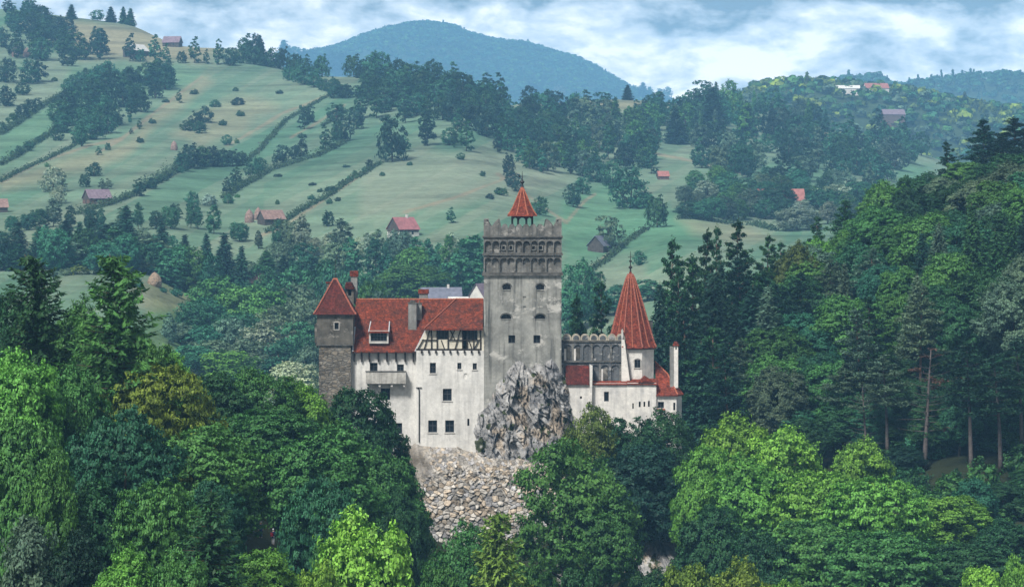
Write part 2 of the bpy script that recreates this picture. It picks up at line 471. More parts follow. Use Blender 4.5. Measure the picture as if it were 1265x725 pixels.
# ---- what grows where: colour of the sward, strip by strip
PY0 = HY - F * (GZ - EYE) / GD
def inside(poly, x, y):
    r = np.zeros(x.shape, bool); n = len(poly)
    for i in range(n):
        (x0, y0), (x1, y1) = poly[i], poly[(i + 1) % n]
        c = ((y0 > y) != (y1 > y))
        with np.errstate(divide="ignore", invalid="ignore"):
            r ^= c & (x < (x1 - x0) * (y - y0) / (y1 - y0 + 1e-12) + x0)
    return r
def near_line(pts, x, y):
    best = np.full(x.shape, 1e9)
    for (x0, y0), (x1, y1) in zip(pts[:-1], pts[1:]):
        L2 = (x1 - x0) ** 2 + (y1 - y0) ** 2
        t = np.clip(((x - x0) * (x1 - x0) + (y - y0) * (y1 - y0)) / L2, 0, 1)
        best = np.minimum(best, np.hypot(x - x0 - t * (x1 - x0), y - y0 - t * (y1 - y0)))
    return best
tint = np.zeros(GZ.shape + (3,))
strip = np.floor((PYG + 0.55 * GA + 14 * (fbm(GA / 120, PYG / 90) - 0.5)) / 34.0)
r1 = hash3(strip, np.zeros_like(strip), np.zeros_like(strip) + 5)
patch = fbm(GX / 140 + 3, GD / 200, octaves=3)
strip2 = np.floor((PYG + 0.55 * GA + 6 * (fbm(GA / 90, PYG / 60) - 0.5)) / 11.0)
r2 = hash3(strip2, np.floor(GA / 170 + 0.4 * r1), np.zeros_like(strip) + 8)
k = np.clip(0.6 * r1 + 0.42 * r2 + 0.8 * (patch - 0.5) + 0.02, 0, 1)[..., None]
tint[:] = np.array([0.088, 0.19, 0.118]) * (1 - k) + np.array([0.19, 0.245, 0.17]) * k
forest = np.array([0.026, 0.034, 0.016])
def paint(mask, c, a=1.0):
    a = np.clip(np.asarray(mask, float), 0, 1)[..., None] * a
    tint[:] = tint * (1 - a) + np.array(c) * a
WX, WY = 26 * (fbm(GA / 40, PYG / 30) - 0.5), 12 * (fbm(GA / 40 + 9, PYG / 30) - 0.5)
def soft(poly, x, y, w=12.0):
    """1 well inside the polygon, fading over w pixels at its uneven edge"""
    x, y = x + WX, y + WY
    d = near_line(list(poly) + [poly[0]], x, y)
    return np.clip(0.5 + np.where(inside(poly, x, y), d, -d) / w, 0, 1)
paint((GD < 700), forest)
paint((GD > 2450), np.array([0.045, 0.075, 0.035]))
hillzone = (GD > 950) & (GD < 2600)
GREEN, OCHRE, PALE = (0.09, 0.225, 0.125), (0.29, 0.265, 0.17), (0.225, 0.255, 0.185)
paint((hillzone) * soft([(25, 25), (90, 22), (170, 35), (280, 58), (240, 76), (100, 70), (60, 45)], GA, PYG), OCHRE, 0.85)
paint((hillzone) * soft([(150, 175), (190, 140), (245, 92), (262, 100), (215, 140), (150, 195), (60, 225), (0, 235), (0, 222)], GA, PYG), OCHRE, 0.6)
paint((hillzone) * soft([(215, 165), (235, 140), (300, 115), (345, 130), (300, 165), (240, 185)], GA, PYG), OCHRE, 0.5)
paint((hillzone) * soft([(90, 80), (180, 78), (250, 82), (235, 105), (170, 130), (100, 150), (30, 190), (0, 210), (0, 165), (60, 130)], GA, PYG), GREEN, 0.6)
paint((hillzone) * soft([(450, 215), (520, 185), (650, 190), (700, 215), (640, 240), (450, 270)], GA, PYG), PALE, 0.6)
paint((hillzone) * soft([(690, 250), (760, 222), (830, 262), (880, 300), (700, 320), (690, 290)], GA, PYG), GREEN, 0.75)
paint((hillzone) * soft([(835, 272), (900, 275), (960, 295), (900, 300), (860, 290)], GA, PYG), OCHRE, 0.5)
paint((hillzone) * soft([(620, 122), (850, 122), (850, 132), (700, 140), (640, 134)], GA, PYG), OCHRE, 0.7)
paint((hillzone) * soft([(700, 345), (790, 320), (800, 350), (720, 380)], GA, PYG), PALE, 0.6)
paint(((GD > 760) & (GD < 980)) * soft([(190, 330), (260, 345), (240, 445), (180, 440)], GA, PYG), (0.10, 0.18, 0.06), 0.7)
paint(((GD > 760) & (GD < 980)) * soft([(160, 345), (260, 365), (250, 382), (180, 385)], GA, PYG), OCHRE, 0.5)
paint(((GD > 1900) & (GD < 2600)) * soft([(1000, 160), (1040, 165), (1065, 195), (1040, 200)], GA, PYG), (0.25, 0.19, 0.13), 0.8)
paint(((GD > 1300) & (GD < 2600)) * soft([(1112, 198), (1150, 205), (1135, 235), (1112, 232)], GA, PYG), GREEN, 0.7)
TRACKS = [[(0, 226), (45, 202), (110, 180), (150, 172)], [(250, 95), (190, 140), (150, 172), (120, 190)], [(470, 200), (410, 240), (350, 280), (320, 292)],
          [(405, 118), (350, 140), (300, 170), (280, 180)], [(615, 215), (680, 262), (700, 275), (720, 250), (735, 240)], [(800, 283), (770, 300), (730, 330), (715, 345)],
          [(640, 215), (560, 245), (500, 262)], [(425, 130), (395, 150), (360, 170)], [(810, 190), (860, 200), (920, 215)]]
for tr in TRACKS:
    dist = near_line(tr, GA, PYG) + (fbm(GA / 9, PYG / 9) - 0.5) * 3
    paint(hillzone * np.clip(1.9 - dist / 1.2, 0, 1), (0.26, 0.22, 0.15), 0.75)

nA, nD = GZ.shape
idx = np.arange(nA * nD).reshape(nA, nD)
quads = np.stack([idx[:-1, :-1], idx[1:, :-1], idx[1:, 1:], idx[:-1, 1:]], -1).reshape(-1, 4)
gm = NT("meadow_ground")
pos = gm.coord("Object")
tintc = gm.attr("tint")
mow = gm.noise(1.0, 5, 0.65, gm.coord("Object", (0.006, 0.02, 0.16)))
tuft = gm.noise(0.22, 6, 0.7, pos)
cc = gm.mix(0.7, tintc, gm.ramp(mow, (0.34, 0.45), (0.5, 0.95), (0.66, 1.3)), "MULTIPLY")
cc = gm.mix(0.55, cc, gm.ramp(tuft, (0.3, 0.5), (0.55, 1.0), (0.75, 1.3)), "MULTIPLY")
gm.bsdf(cc, 0.95, 0.1, gm.bump(tuft, 0.6, 1.5))
gme = mesh_np("ground", np.stack([GX, GD, GZ], -1).reshape(-1, 3), quads, 4, [gm.m], smooth=True)
set_color(gme, "tint", tint.reshape(-1, 3))
tag(link(bpy.data.objects.new("ground", gme)), kind="structure")

# ---- the air
hz = NT("haze_air")
pv = hz.n("ShaderNodeVolumePrincipled")
pv.inputs["Color"].default_value = (0.27, 0.60, 1.0, 1)
pv.inputs["Density"].default_value = 1.2e-4
pv.inputs["Anisotropy"].default_value = -0.35
hz.l(pv.outputs[0], hz.out.inputs["Volume"])
hb = MB().mat(hz.m)
hb.box(-5800, 5800, -120, 10700, float(GZ.min()) - 1.0, float(GZ.max()) + 60)
tag(hb.build("haze"), kind="stuff")
# ------------------------------------------------------------------ the castle
D0 = 420.0
def X(px): return (px - CX) / F * D0
def Z(py): return EYE - (py - HY) / F * D0
S = D0 / F                                            # metres per pixel at the facade

def plaster(name, base, dirt, streak=0.5, patch=0.35, scale=0.35, stone=None):
    t = NT(name)
    v = t.coord("Object")
    big = t.noise(scale, 6, 0.62, v)
    fine = t.noise(2.2, 5, 0.7, v)
    run = t.noise(1.0, 5, 0.6, t.coord("Object", (1.3, 1.3, 0.09)))
    c = t.mix(t.math("MULTIPLY", t.ramp(big, (0.42, 0.0), (0.68, 1.0)), patch), base, dirt)
    c = t.mix(t.math("MULTIPLY", t.ramp(run, (0.48, 0.0), (0.72, 1.0)), streak), c, dirt)
    if stone is not None:
        c = t.mix(t.ramp(t.noise(scale * 0.8, 7, 0.7, t.coord("Object", (1, 1, 1.6), (0.4, 0, 0.3))), (0.56, 0.0), (0.62, 1.0)), c, stone)
    c = t.mix(0.35, c, t.ramp(fine, (0.3, 0.55), (0.7, 1.25)), "MULTIPLY")
    t.bsdf(c, 0.92, 0.12, t.bump(t.math("ADD", fine, t.math("MULTIPLY", big, 1.5)), 0.45, 0.12))
    return t.m
M_WHITE = plaster("lime_plaster", (0.72, 0.715, 0.69), (0.33, 0.335, 0.335), 0.55, 0.5, 0.3)
M_WHITE2 = plaster("lime_plaster_patched", (0.76, 0.74, 0.70), (0.30, 0.31, 0.33), 0.45, 0.5, 0.45)
M_BALC = plaster("stained_balcony_stone", (0.50, 0.49, 0.46), (0.16, 0.155, 0.145), 0.8, 0.6, 0.9)
M_KEEP = plaster("grey_keep_plaster", (0.33, 0.335, 0.315), (0.065, 0.07, 0.07), 0.95, 0.75, 0.28, (0.47, 0.465, 0.44))
M_KEEPTOP = plaster("weathered_battlement_plaster", (0.20, 0.20, 0.19), (0.045, 0.047, 0.046), 0.9, 0.75, 0.7, (0.30, 0.295, 0.28))
M_DARKPL = plaster("dark_grey_plaster", (0.135, 0.128, 0.112), (0.035, 0.035, 0.033), 0.7, 0.8, 0.6, (0.24, 0.23, 0.21))
M_ARCADE = plaster("blackened_arcade_plaster", (0.13, 0.14, 0.15), (0.045, 0.05, 0.057), 0.9, 0.75, 0.8, (0.32, 0.32, 0.315))
M_CREST = plaster("pale_crest_stone", (0.46, 0.42, 0.34), (0.15, 0.14, 0.12), 0.5, 0.6, 1.2)
M_CORNICE = simple_mat("cornice_stone", (0.105, 0.105, 0.10), 0.95, 0.1, 0.5, 1.6)
M_TRIM = simple_mat("limewashed_trim", (0.46, 0.45, 0.43), 0.9, 0.1, 0.2, 2.0)
M_CREAM = simple_mat("cream_infill", (0.60, 0.57, 0.48), 0.9, 0.1, 0.2, 0.9)
M_TIMBER = simple_mat("dark_timber", (0.028, 0.024, 0.022), 0.85, 0.15, 0.4, 2.0)
M_GLASS = simple_mat("dark_glass", (0.012, 0.016, 0.022), 0.15, 0.5, 0.3, 1.0)
M_HOLE = simple_mat("unlit_opening", (0.012, 0.012, 0.013), 0.95, 0.0, 0.2, 1.0)
M_FRAME = simple_mat("painted_window_frame", (0.06, 0.065, 0.075), 0.7, 0.2, 0.2, 2.0)
M_IRON = simple_mat("black_iron", (0.02, 0.02, 0.02), 0.5, 0.4, 0.2, 3.0)
M_LEAD = simple_mat("lead_flashing", (0.42, 0.44, 0.47), 0.6, 0.3, 0.2, 2.0)
M_CHIM = plaster("chimney_render", (0.27, 0.275, 0.265), (0.08, 0.08, 0.08), 0.6, 0.5, 0.8)

def roof_mat(name, a, b, c_, moss=0.25):
    t = NT(name)
    v = t.coord("Object")
    br = t.n("ShaderNodeTexBrick"); br.offset = 0.5
    br.inputs["Scale"].default_value = 1.0; br.inputs["Brick Width"].default_value = 0.24; br.inputs["Row Height"].default_value = 0.30
    br.inputs["Mortar Size"].default_value = 0.018; br.inputs["Mortar Smooth"].default_value = 0.3; br.inputs["Bias"].default_value = -0.1
    br.inputs["Color1"].default_value = (*a, 1); br.inputs["Color2"].default_value = (*b, 1); br.inputs["Mortar"].default_value = tuple(q * 0.62 for q in a) + (1,)
    sx_ = t.n("ShaderNodeSeparateXYZ"); t.l(v, sx_.inputs[0]); cx_ = t.n("ShaderNodeCombineXYZ")
    t.l(t.math("ADD", sx_.outputs[0], t.math("MULTIPLY", sx_.outputs[1], 0.6)), cx_.inputs[0]); t.l(sx_.outputs[2], cx_.inputs[1])
    t.l(cx_.outputs[0], br.inputs["Vector"])
    big = t.noise(0.5, 6, 0.7, v); spk = t.noise(1.9, 6, 0.8, v)
    col_ = t.mix(t.ramp(spk, (0.42, 0.0), (0.6, 1.0)), br.outputs["Color"], c_)
    col_ = t.mix(t.math("MULTIPLY", t.ramp(big, (0.40, 0.0), (0.66, 1.0)), moss), col_, (0.05, 0.025, 0.02))
    lite = t.noise(2.6, 5, 0.75, t.coord("Object", (1, 1, 1), (0.5, 0.3, 0.9)))
    col_ = t.mix(1.0, col_, t.ramp(lite, (0.35, 0.6), (0.52, 1.0), (0.68, 1.75)), "MULTIPLY")
    t.bsdf(col_, 0.85, 0.2, t.bump(t.math("ADD", t.math("MULTIPLY", br.outputs["Fac"], -1.0), spk), 0.9, 0.06))
    return t.m
M_ROOF = roof_mat("red_clay_tiles", (0.30, 0.064, 0.030), (0.21, 0.042, 0.021), (0.085, 0.024, 0.017), 0.75)
M_ROOF2 = roof_mat("orange_clay_tiles", (0.32, 0.068, 0.034), (0.24, 0.045, 0.026), (0.11, 0.024, 0.017), 0.5)
M_ROOF3 = roof_mat("dark_red_clay_tiles", (0.15, 0.03, 0.022), (0.11, 0.022, 0.018), (0.06, 0.014, 0.013), 0.5)
M_RIDGE = simple_mat("ridge_tile", (0.33, 0.11, 0.065), 0.85, 0.2, 0.45, 5.0)
M_HIP = simple_mat("mortared_hip", (0.29, 0.10, 0.07), 0.9, 0.1, 0.45, 6.0)

def masonry_mat(name, stone, mortar, scale=(1.4, 1.4, 2.6)):
    t = NT(name)
    v = t.coord("Object", scale)
    vo = t.n("ShaderNodeTexVoronoi", feature="F1"); vo.inputs["Scale"].default_value = 1.0; t.l(v, vo.inputs["Vector"])
    ve = t.n("ShaderNodeTexVoronoi", feature="DISTANCE_TO_EDGE"); ve.inputs["Scale"].default_value = 1.0; t.l(v, ve.inputs["Vector"])
    sh = t.n("ShaderNodeSeparateColor"); t.l(vo.outputs["Color"], sh.inputs[0])
    c = t.mix(sh.outputs[0], tuple(q * 0.55 for q in stone), tuple(q * 1.4 for q in stone))
    c = t.mix(t.math("MULTIPLY", sh.outputs[1], 0.4), c, (stone[0] * 1.25, stone[1], stone[2] * 0.75))
    e_ = t.ramp(ve.outputs["Distance"], (0.03, 0.0), (0.12, 1.0))
    c = t.mix(e_, mortar, c)
    c = t.mix(0.85, c, t.ramp(t.noise(0.7, 7, 0.7), (0.3, 0.35), (0.5, 0.95), (0.7, 1.7)), "MULTIPLY")
    t.bsdf(c, 0.95, 0.1, t.bump(e_, 0.8, 0.12))
    return t.m
M_MASON = masonry_mat("coarse_stone_masonry", (0.175, 0.168, 0.15), (0.13, 0.125, 0.115), (1.3, 1.3, 2.4))

castle = empty("castle", P(640, 548, D0) - np.array([0, D0, 0]), "medieval hilltop castle with tall grey keep and steep red tiled roofs on a crag", "castle")

def wall(mb, px0, px1, py0, py1, y, y1, holes=(), depth=0.45, back=None):
    """front wall between pixel columns and rows at y, with sunk openings; holes are (px0, px1, py0, py1[, depth[, material]])"""
    front = mb.m
    xs = sorted({px0, px1, *[h[0] for h in holes], *[h[1] for h in holes]}); zs = sorted({py0, py1, *[h[2] for h in holes], *[h[3] for h in holes]})
    for a, b in zip(xs[:-1], xs[1:]):
        for c, d in zip(zs[:-1], zs[1:]):
            if any(h[0] <= a and b <= h[1] and h[2] <= c and d <= h[3] for h in holes): continue
            mb.poly([(X(a), y, Z(d)), (X(b), y, Z(d)), (X(b), y, Z(c)), (X(a), y, Z(c))])
    for h in holes:
        dep = h[4] if len(h) > 4 else depth
        a, b, c, d = X(h[0]), X(h[1]), Z(h[2]), Z(h[3])
        mb.poly([(a, y, d), (a, y, c), (a, y + dep, c), (a, y + dep, d)]); mb.poly([(b, y, c), (b, y, d), (b, y + dep, d), (b, y + dep, c)])
        mb.poly([(a, y, c), (b, y, c), (b, y + dep, c), (a, y + dep, c)]); mb.poly([(a, y, d), (a, y + dep, d), (b, y + dep, d), (b, y, d)])
        m0 = mb.m
        if len(h) > 5: mb.mat(h[5])
        elif back is not None: mb.mat(back)
        mb.poly([(a, y + dep, d), (b, y + dep, d), (b, y + dep, c), (a, y + dep, c)])
        mb.m = m0
    a, b, c, d = X(px0), X(px1), Z(py0), Z(py1)
    mb.poly([(a, y, d), (a, y, c), (a, y1, c), (a, y1, d)]); mb.poly([(b, y, c), (b, y, d), (b, y1, d), (b, y1, c)])
    mb.poly([(b, y1, d), (a, y1, d), (a, y1, c), (b, y1, c)]); mb.poly([(a, y, c), (b, y, c), (b, y1, c), (a, y1, c)])
    mb.mat(mb.mats[front])
    return mb

def window(parent, px0, px1, py0, py1, y, sunk=0.3, bars=(1, 1), trim=0.0, name="window", arch=False):
    """glazed frame sunk in its opening, with an optional pale surround"""
    mb = MB()
    a, b, c, d = X(px0) + 0.004, X(px1) - 0.004, Z(py1) + 0.004, Z(py0) - 0.004
    w = 0.09
    mb.mat(M_GLASS).poly([(a, y + sunk + 0.05, c), (b, y + sunk + 0.05, c), (b, y + sunk + 0.05, d), (a, y + sunk + 0.05, d)])
    mb.mat(M_FRAME)
    mb.box(a, a + w, y + sunk - 0.05, y + sunk + 0.04, c, d); mb.box(b - w, b, y + sunk - 0.05, y + sunk + 0.04, c, d)
    mb.box(a + w, b - w, y + sunk - 0.05, y + sunk + 0.04, c, c + w); mb.box(a + w, b - w, y + sunk - 0.05, y + sunk + 0.04, d - w, d)
    for i in range(bars[0]):
        x = a + (b - a) * (i + 1) / (bars[0] + 1); mb.box(x - 0.035, x + 0.035, y + sunk - 0.03, y + sunk + 0.03, c + w, d - w)
    for i in range(bars[1]):
        z = c + (d - c) * (i + 1) / (bars[1] + 1) + 0.1; mb.box(a + w, b - w, y + sunk - 0.025, y + sunk + 0.025, z - 0.035, z + 0.035)
    if trim:
        mb.mat(M_TRIM)
        mb.box(a - trim, a - 0.01, y - 0.05, y + 0.02, c - trim, d + trim); mb.box(b + 0.01, b + trim, y - 0.05, y + 0.02, c - trim, d + trim)
        mb.box(a - 0.01, b + 0.01, y - 0.05, y + 0.02, d + 0.01, d + trim); mb.box(a - 0.01, b + 0.01, y - 0.08, y + 0.02, c - trim, c - 0.01)
    return mb.build(name, parent)

def arc(x0, x1, zs, n=8, k=1.0):
    """points of a round arch from right to left, springing at zs"""
    cx_, r = (x0 + x1) / 2, (x1 - x0) / 2
    return [(cx_ + r * math.cos(math.pi * i / n), zs + r * k * math.sin(math.pi * i / n)) for i in range(n + 1)]

def arch_head(mb, x0, x1, zspring, ztop, y0, y1, k=1.0):
    """the masonry above a round arch"""
    a = arc(x0, x1, zspring, 8, k)
    mid = len(a) // 2
    mb.prism([(x1, zspring), (x1, ztop), ((x0 + x1) / 2, ztop)] + a[mid:0:-1], y0, y1)
    mb.prism([((x0 + x1) / 2, ztop), (x0, ztop), (x0, zspring)] + a[-2:mid:-1] + [a[mid]], y0, y1)

# ---- the keep
kw = [(621, 631, 350, 358), (662.5, 672.5, 350, 358), (619, 631.5, 388, 394), (661, 673.5, 388, 394), (628, 636.5, 414, 424), (659, 667.5, 414, 424)]
mb = MB().mat(M_KEEP)
hl = [(a, b, c, d, 0.7, M_HOLE) for a, b, c, d in kw] + [(621, 631, 359, 376, 0.10), (662.5, 672.5, 359, 373, 0.10), (646, 650, 366, 371, 0.12), (646, 650, 378, 382, 0.12), (619, 631.5, 394.5, 398, 0.08), (661, 673.5, 394.5, 398, 0.08)]
wall(mb, 597.8, 693.6, 340, 580, 0.0, 11.2, hl)
for a, b, c, d in kw[:4]: arch_head(mb, X(a), X(b), Z(c + 4.2), Z(c) - 0.001, 0.02, 0.6, 0.62)
keep = mb.build("keep", castle)
for a, b, c, d in kw: window(keep, a, b, c, d, 0.0, 0.5, (1, 0))
for a, b, c, d in kw[:4]:
    q = MB().mat(M_CORNICE); pts = arc(X(a - 1), X(b + 1), Z(c + 4.2), 10, 0.75)
    for p0, p1 in zip(pts[:-1], pts[1:]): q.bar((p0[0], -0.04, p0[1]), (p1[0], -0.04, p1[1]), 0.12, 0.14)
    q.build("window_arch", keep)
# upper storey with two rows of blind arches
mb = MB().mat(M_KEEPTOP)
mb.box(X(597.5), X(693.9), 0.32, 11.3, Z(339.5), Z(291))
ups = mb.build("upper_storey", castle)
def blind_row(n, py_top, py_bot, sub, holes, px0=598, px1=693.4):
    q = MB().mat(M_KEEPTOP)
    w = (px1 - px0) / n
    for i in range(n + 1):
        c = px0 + i * w; hw = 0.55 if n > 6 else 0.8
        q.box(X(max(px0 - 0.4, c - hw)), X(min(px1 + 0.4, c + hw)), -0.10, 0.33, Z(py_bot), Z(py_top))
    for i in range(n):
        a, b = px0 + i * w + (0.56 if n > 6 else 0.81), px0 + (i + 1) * w - (0.56 if n > 6 else 0.81)
        for s_ in range(sub):
            u0, u1 = a + (b - a) * s_ / sub, a + (b - a) * (s_ + 1) / sub
            arch_head(q, X(u0), X(u1), Z(py_top + 2 + (u1 - u0) * 0.42), Z(py_top) - 0.002, -0.085, 0.33, 0.8)
            q.mat(M_CORNICE); pp = arc(X(u0), X(u1), Z(py_top + 2 + (u1 - u0) * 0.42), 6, 0.8)
            for p0, p1 in zip(pp[:-1], pp[1:]): q.bar((p0[0], -0.09, p0[1]), (p1[0], -0.09, p1[1]), 0.1, 0.1)
            q.mat(M_KEEPTOP)
        if sub == 2:
            m_ = (a + b) / 2
            q.mat(M_CORNICE).prism([(X(m_ - 1.6), Z(py_top + 4.5)), (X(m_), Z(py_top + 9.5)), (X(m_ + 1.6), Z(py_top + 4.5))], 0.05, 0.32).mat(M_KEEPTOP)
        elif i % 1 == 0:
            q.mat(M_CORNICE).box(X((a + b) / 2 - 2.2), X((a + b) / 2 + 2.2), 0.2, 0.318, Z(py_top + 5.4), Z(py_top + 4.0)).mat(M_KEEPTOP)
    return q.build("blind_arcade", ups)
blind_row(10, 295.2, 312, 1, ())
blind_row(5, 316, 336, 2, ())
for cx_ in (622, 631, 659, 668):
    q = MB().mat(M_KEEP)
    a, b, c, d = X(cx_ - 2.6), X(cx_ + 2.6), Z(309.2), Z(303)
    q.box(a, a + 0.1, 0.1, 0.318, c, d); q.box(b - 0.1, b, 0.1, 0.318, c, d); q.box(a + 0.101, b - 0.101, 0.1, 0.318, d - 0.1, d); q.box(a + 0.101, b - 0.101, 0.1, 0.318, c, c + 0.1)
    q.mat(M_HOLE).poly([(a + 0.1, 0.22, c + 0.1), (b - 0.1, 0.22, c + 0.1), (b - 0.1, 0.22, d - 0.1), (a + 0.1, 0.22, d - 0.1)])
    q.build("window", ups)
for p0, p1, o in ((336.2, 337.8, 0.22), (338.0, 340.6, 0.36), (312.4, 313.6, 0.16), (313.8, 315.6, 0.30), (292.0, 293.4, 0.3), (293.6, 294.9, 0.18)):
    q = MB().mat(M_CORNICE).box(X(597.4) - o * 0.6, X(694) + o * 0.6, -o, 11.2 + o, Z(p1), Z(p0)); q.build("cornice", ups)
# battlements
def horn(px0, px1, high_left):
    """one swallow-tail half: tall at one side, scooped towards the other"""
    n = 7; pts = []
    for i in range(n + 1):
        t = i / n
        py = 270.6 + (9.2 * t ** 1.7 if high_left else 9.2 * (1 - t) ** 1.7)
        if (t < 0.06 and high_left): py += 0.8
        pts.append((px0 + (px1 - px0) * t, py))
    return pts
def merlon_row(px0, px1):
    prof = [(597.5, 271.5)] + horn(598.4, 606.5, True)[1:] + horn(607.5, 616.6, False) + [(617.4, 273), (618.5, 279.5)]
    n = 6; w = (672.5 - 619.0) / n
    for i in range(n):
        c = 619.0 + (i + 0.5) * w
        for k in range(7):
            a = math.pi * (1 - k / 6); prof.append((c + math.cos(a) * w * 0.46, 282.5 - math.sin(a) * 5.4))
    prof += [(673.0, 279.5), (674.2, 273)] + [(p, q_) for p, q_ in horn(675, 684, True)] + [(684.6, 280.0)] + horn(685, 693.2, False) + [(693.8, 271.5)]
    return prof
prof = merlon_row(0, 0)
q = MB().mat(M_KEEPTOP)
pz = [(X(a), Z(b)) for a, b in prof]
def strip_wall(pts, f0, f1, zb):
    """crenellated wall along a line: pts are (run, top); f0, f1 place run and height on the outer and inner face"""
    for (a, za), (b, zb_) in zip(pts[:-1], pts[1:]):
        if abs(b - a) < 1e-4: continue
        q.poly([f0(a, zb), f0(b, zb), f0(b, zb_), f0(a, za)]); q.poly([f1(b, zb), f1(a, zb), f1(a, za), f1(b, zb_)]); q.poly([f0(a, za), f0(b, zb_), f1(b, zb_), f1(a, za)])
xl, xr = pz[0][0], pz[-1][0]
zb_ = Z(291.9)
strip_wall(pz, lambda a, z: (a, 0.0, z), lambda a, z: (a, 0.7, z), zb_)
strip_wall(pz, lambda a, z: (a, 11.2, z), lambda a, z: (a, 10.5, z), zb_)
ys = [((a - xl) / (xr - xl) * 9.8 + 0.7, z) for a, z in pz]
strip_wall(ys, lambda a, z: (xl + 0.01, a, z), lambda a, z: (xl + 0.7, a, z), zb_)
strip_wall(ys, lambda a, z: (xr - 0.01, a, z), lambda a, z: (xr - 0.7, a, z), zb_)
battle = q.build("battlement", castle)
for i in range(7):                                      # little dark slots between the merlons
    c = 619 + i * (672.5 - 619) / 6
    MB().mat(M_CORNICE).box(X(c - 0.5), X(c + 0.5), -0.02, 0.3, Z(289), Z(282.6)).build("arrow_slit", battle)
MB().mat(M_CORNICE).box(xl + 0.8, xr - 0.8, 0.8, 10.4, Z(291.4), Z(290)).build("roof_deck", battle)
# belfry
cxk, cyk = X(645.3), 5.6
bel = MB().mat(M_TIMBER)
for i in range(8):
    a = math.pi / 4 * (i + 0.5)
    px_, py_ = cxk + math.cos(a) * 1.62, cyk + math.sin(a) * 1.62
    bel.box(px_ - 0.15, px_ + 0.15, py_ - 0.15, py_ + 0.15, Z(290), Z(267.5))
for i in range(8):
    a0, a1 = math.pi / 4 * (i + 0.5), math.pi / 4 * (i + 1.5)
    p0 = np.array([cxk + math.cos(a0) * 1.62, cyk + math.sin(a0) * 1.62]); p1 = np.array([cxk + math.cos(a1) * 1.62, cyk + math.sin(a1) * 1.62])
    for s_ in range(6):                                 # curved braces that make the round openings
        t0, t1 = s_ / 6, (s_ + 1) / 6
        h = lambda t: Z(274.5) + math.sin(math.pi * t) ** 0.6 * 0.62
        u0, u1 = p0 + (p1 - p0) * t0, p0 + (p1 - p0) * t1
        bel.poly([(u0[0], u0[1], h(t0)), (u1[0], u1[1], h(t1)), (u1[0], u1[1], Z(267.5)), (u0[0], u0[1], Z(267.5))])
    bel.bar((*p0, Z(281)), (*p1, Z(281)), 0.12)
belfry = bel.build("belfry", castle)
mb = MB().mat(M_ROOF2)
mb.lathe(cxk, cyk, [(r_ * S, Z(p)) for r_, p in ((20.6, 267.4), (19.4, 266.2), (15.6, 261.5), (12.6, 256.5), (9.6, 250), (6.6, 243.5), (3.6, 237), (0.9, 231.5))], 8)
broof = mb.build("roof", belfry)
q = MB().mat(M_RIDGE)
for i in range(8):
    a = math.pi / 4 * (i + 0.5)
    q.tube([(cxk + math.cos(a) * r_ * S, cyk + math.sin(a) * r_ * S, Z(p) + 0.03) for r_, p in ((19.6, 266.4), (15.7, 261.5), (12.7, 256.5), (9.7, 250), (6.7, 243.5), (3.7, 237), (0.9, 231.5))], [0.1] * 7, 5)
q.build("hip_tiles", belfry)
q = MB().mat(M_IRON).lathe(cxk, cyk, [(0.22, Z(232)), (0.14, Z(229)), (0.12, Z(227)), (0.28, Z(226)), (0.36, Z(224.6)), (0.24, Z(223.2)), (0.08, Z(222)), (0.05, Z(214)), (0.02, Z(211))], 10)
q.bar((cxk - 0.5, cyk, Z(217.5)), (cxk + 0.55, cyk, Z(217.5)), 0.05); q.prism([(cxk - 0.5, Z(219)), (cxk - 0.5, Z(216)), (cxk - 0.15, Z(217.5))], cyk - 0.02, cyk + 0.02)
q.build("spire_finial", belfry)

# ---- the residential range
lw = [(456.5, 466, 448.5, 459), (490, 498.5, 450.5, 459), (470, 481.5, 480, 494.5), (485.5, 496.5, 523, 536.5)]
rw = [(531, 538.5, 448, 461), (565, 570, 448, 456), (584, 589, 448.5, 456.5), (547, 558, 480, 495), (529, 540, 519, 534), (550, 561, 519, 534)]
mb = MB().mat(M_WHITE)
wall(mb, 433, 514.5, 433, 640, 1.0, 13.0, [(*h, 0.5, M_HOLE) for h in lw])
main = mb.build("residential_range", castle)
for h in lw: window(main, *h, 1.0, 0.28, (1, 1), 0)
mb = MB().mat(M_WHITE)
wall(mb, 514.3, 597.75, 433, 600, 0.0, 12.8, [(*h, 0.5, M_HOLE) for h in rw] + [(577.3, 579.8, 517, 526, 0.6, M_HOLE), (572.8, 577.2, 461, 468, 0.12)])
arch_head(mb, X(572.8), X(577.2), Z(463.4), Z(461) - 0.002, 0.012, 0.11, 1.0)
block = mb.build("corner_block", castle)
for h in rw: window(block, *h, 0.0, 0.28, (1, 1), 0)
for h in rw: MB().mat(M_TRIM).box(X(h[0]) - 0.12, X(h[1]) + 0.12, -0.1, 0.0 - 0.003, Z(h[3]) - 0.14, Z(h[3]) - 0.01).build("window_sill", block)
q = MB().mat(M_IRON).tube([(X(516.5), -0.13, Z(479)), (X(517.6), -0.13, Z(480.5)), (X(517.8), -0.13, Z(484)), (X(517.8), -0.13, Z(546))], [0.09, 0.09, 0.08, 0.08], 6)
q.bar((X(514), -0.1, Z(478.6)), (X(521), -0.1, Z(478.6)), 0.1); q.build("drainpipe", block)
q = MB().mat(M_TRIM)
for a in (436, 447.5, 457.5, 467.5, 478, 489, 500, 509.5):
    pass
for a in (437.5, 446.5, 456, 467.2, 477.8, 489, 500.2, 510.5):  # timber brackets under the eaves
    MB().mat(M_TIMBER).box(X(a - 1.0), X(a + 1.0), 0.62, 0.998, Z(447), Z(434.4)).prism([(X(a - 0.9), Z(436.5)), (X(a + 0.9), Z(436.5)), (X(a + 0.9), Z(434.4)), (X(a - 0.9), Z(434.4))], 0.0, 0.61).build("bracket", main)
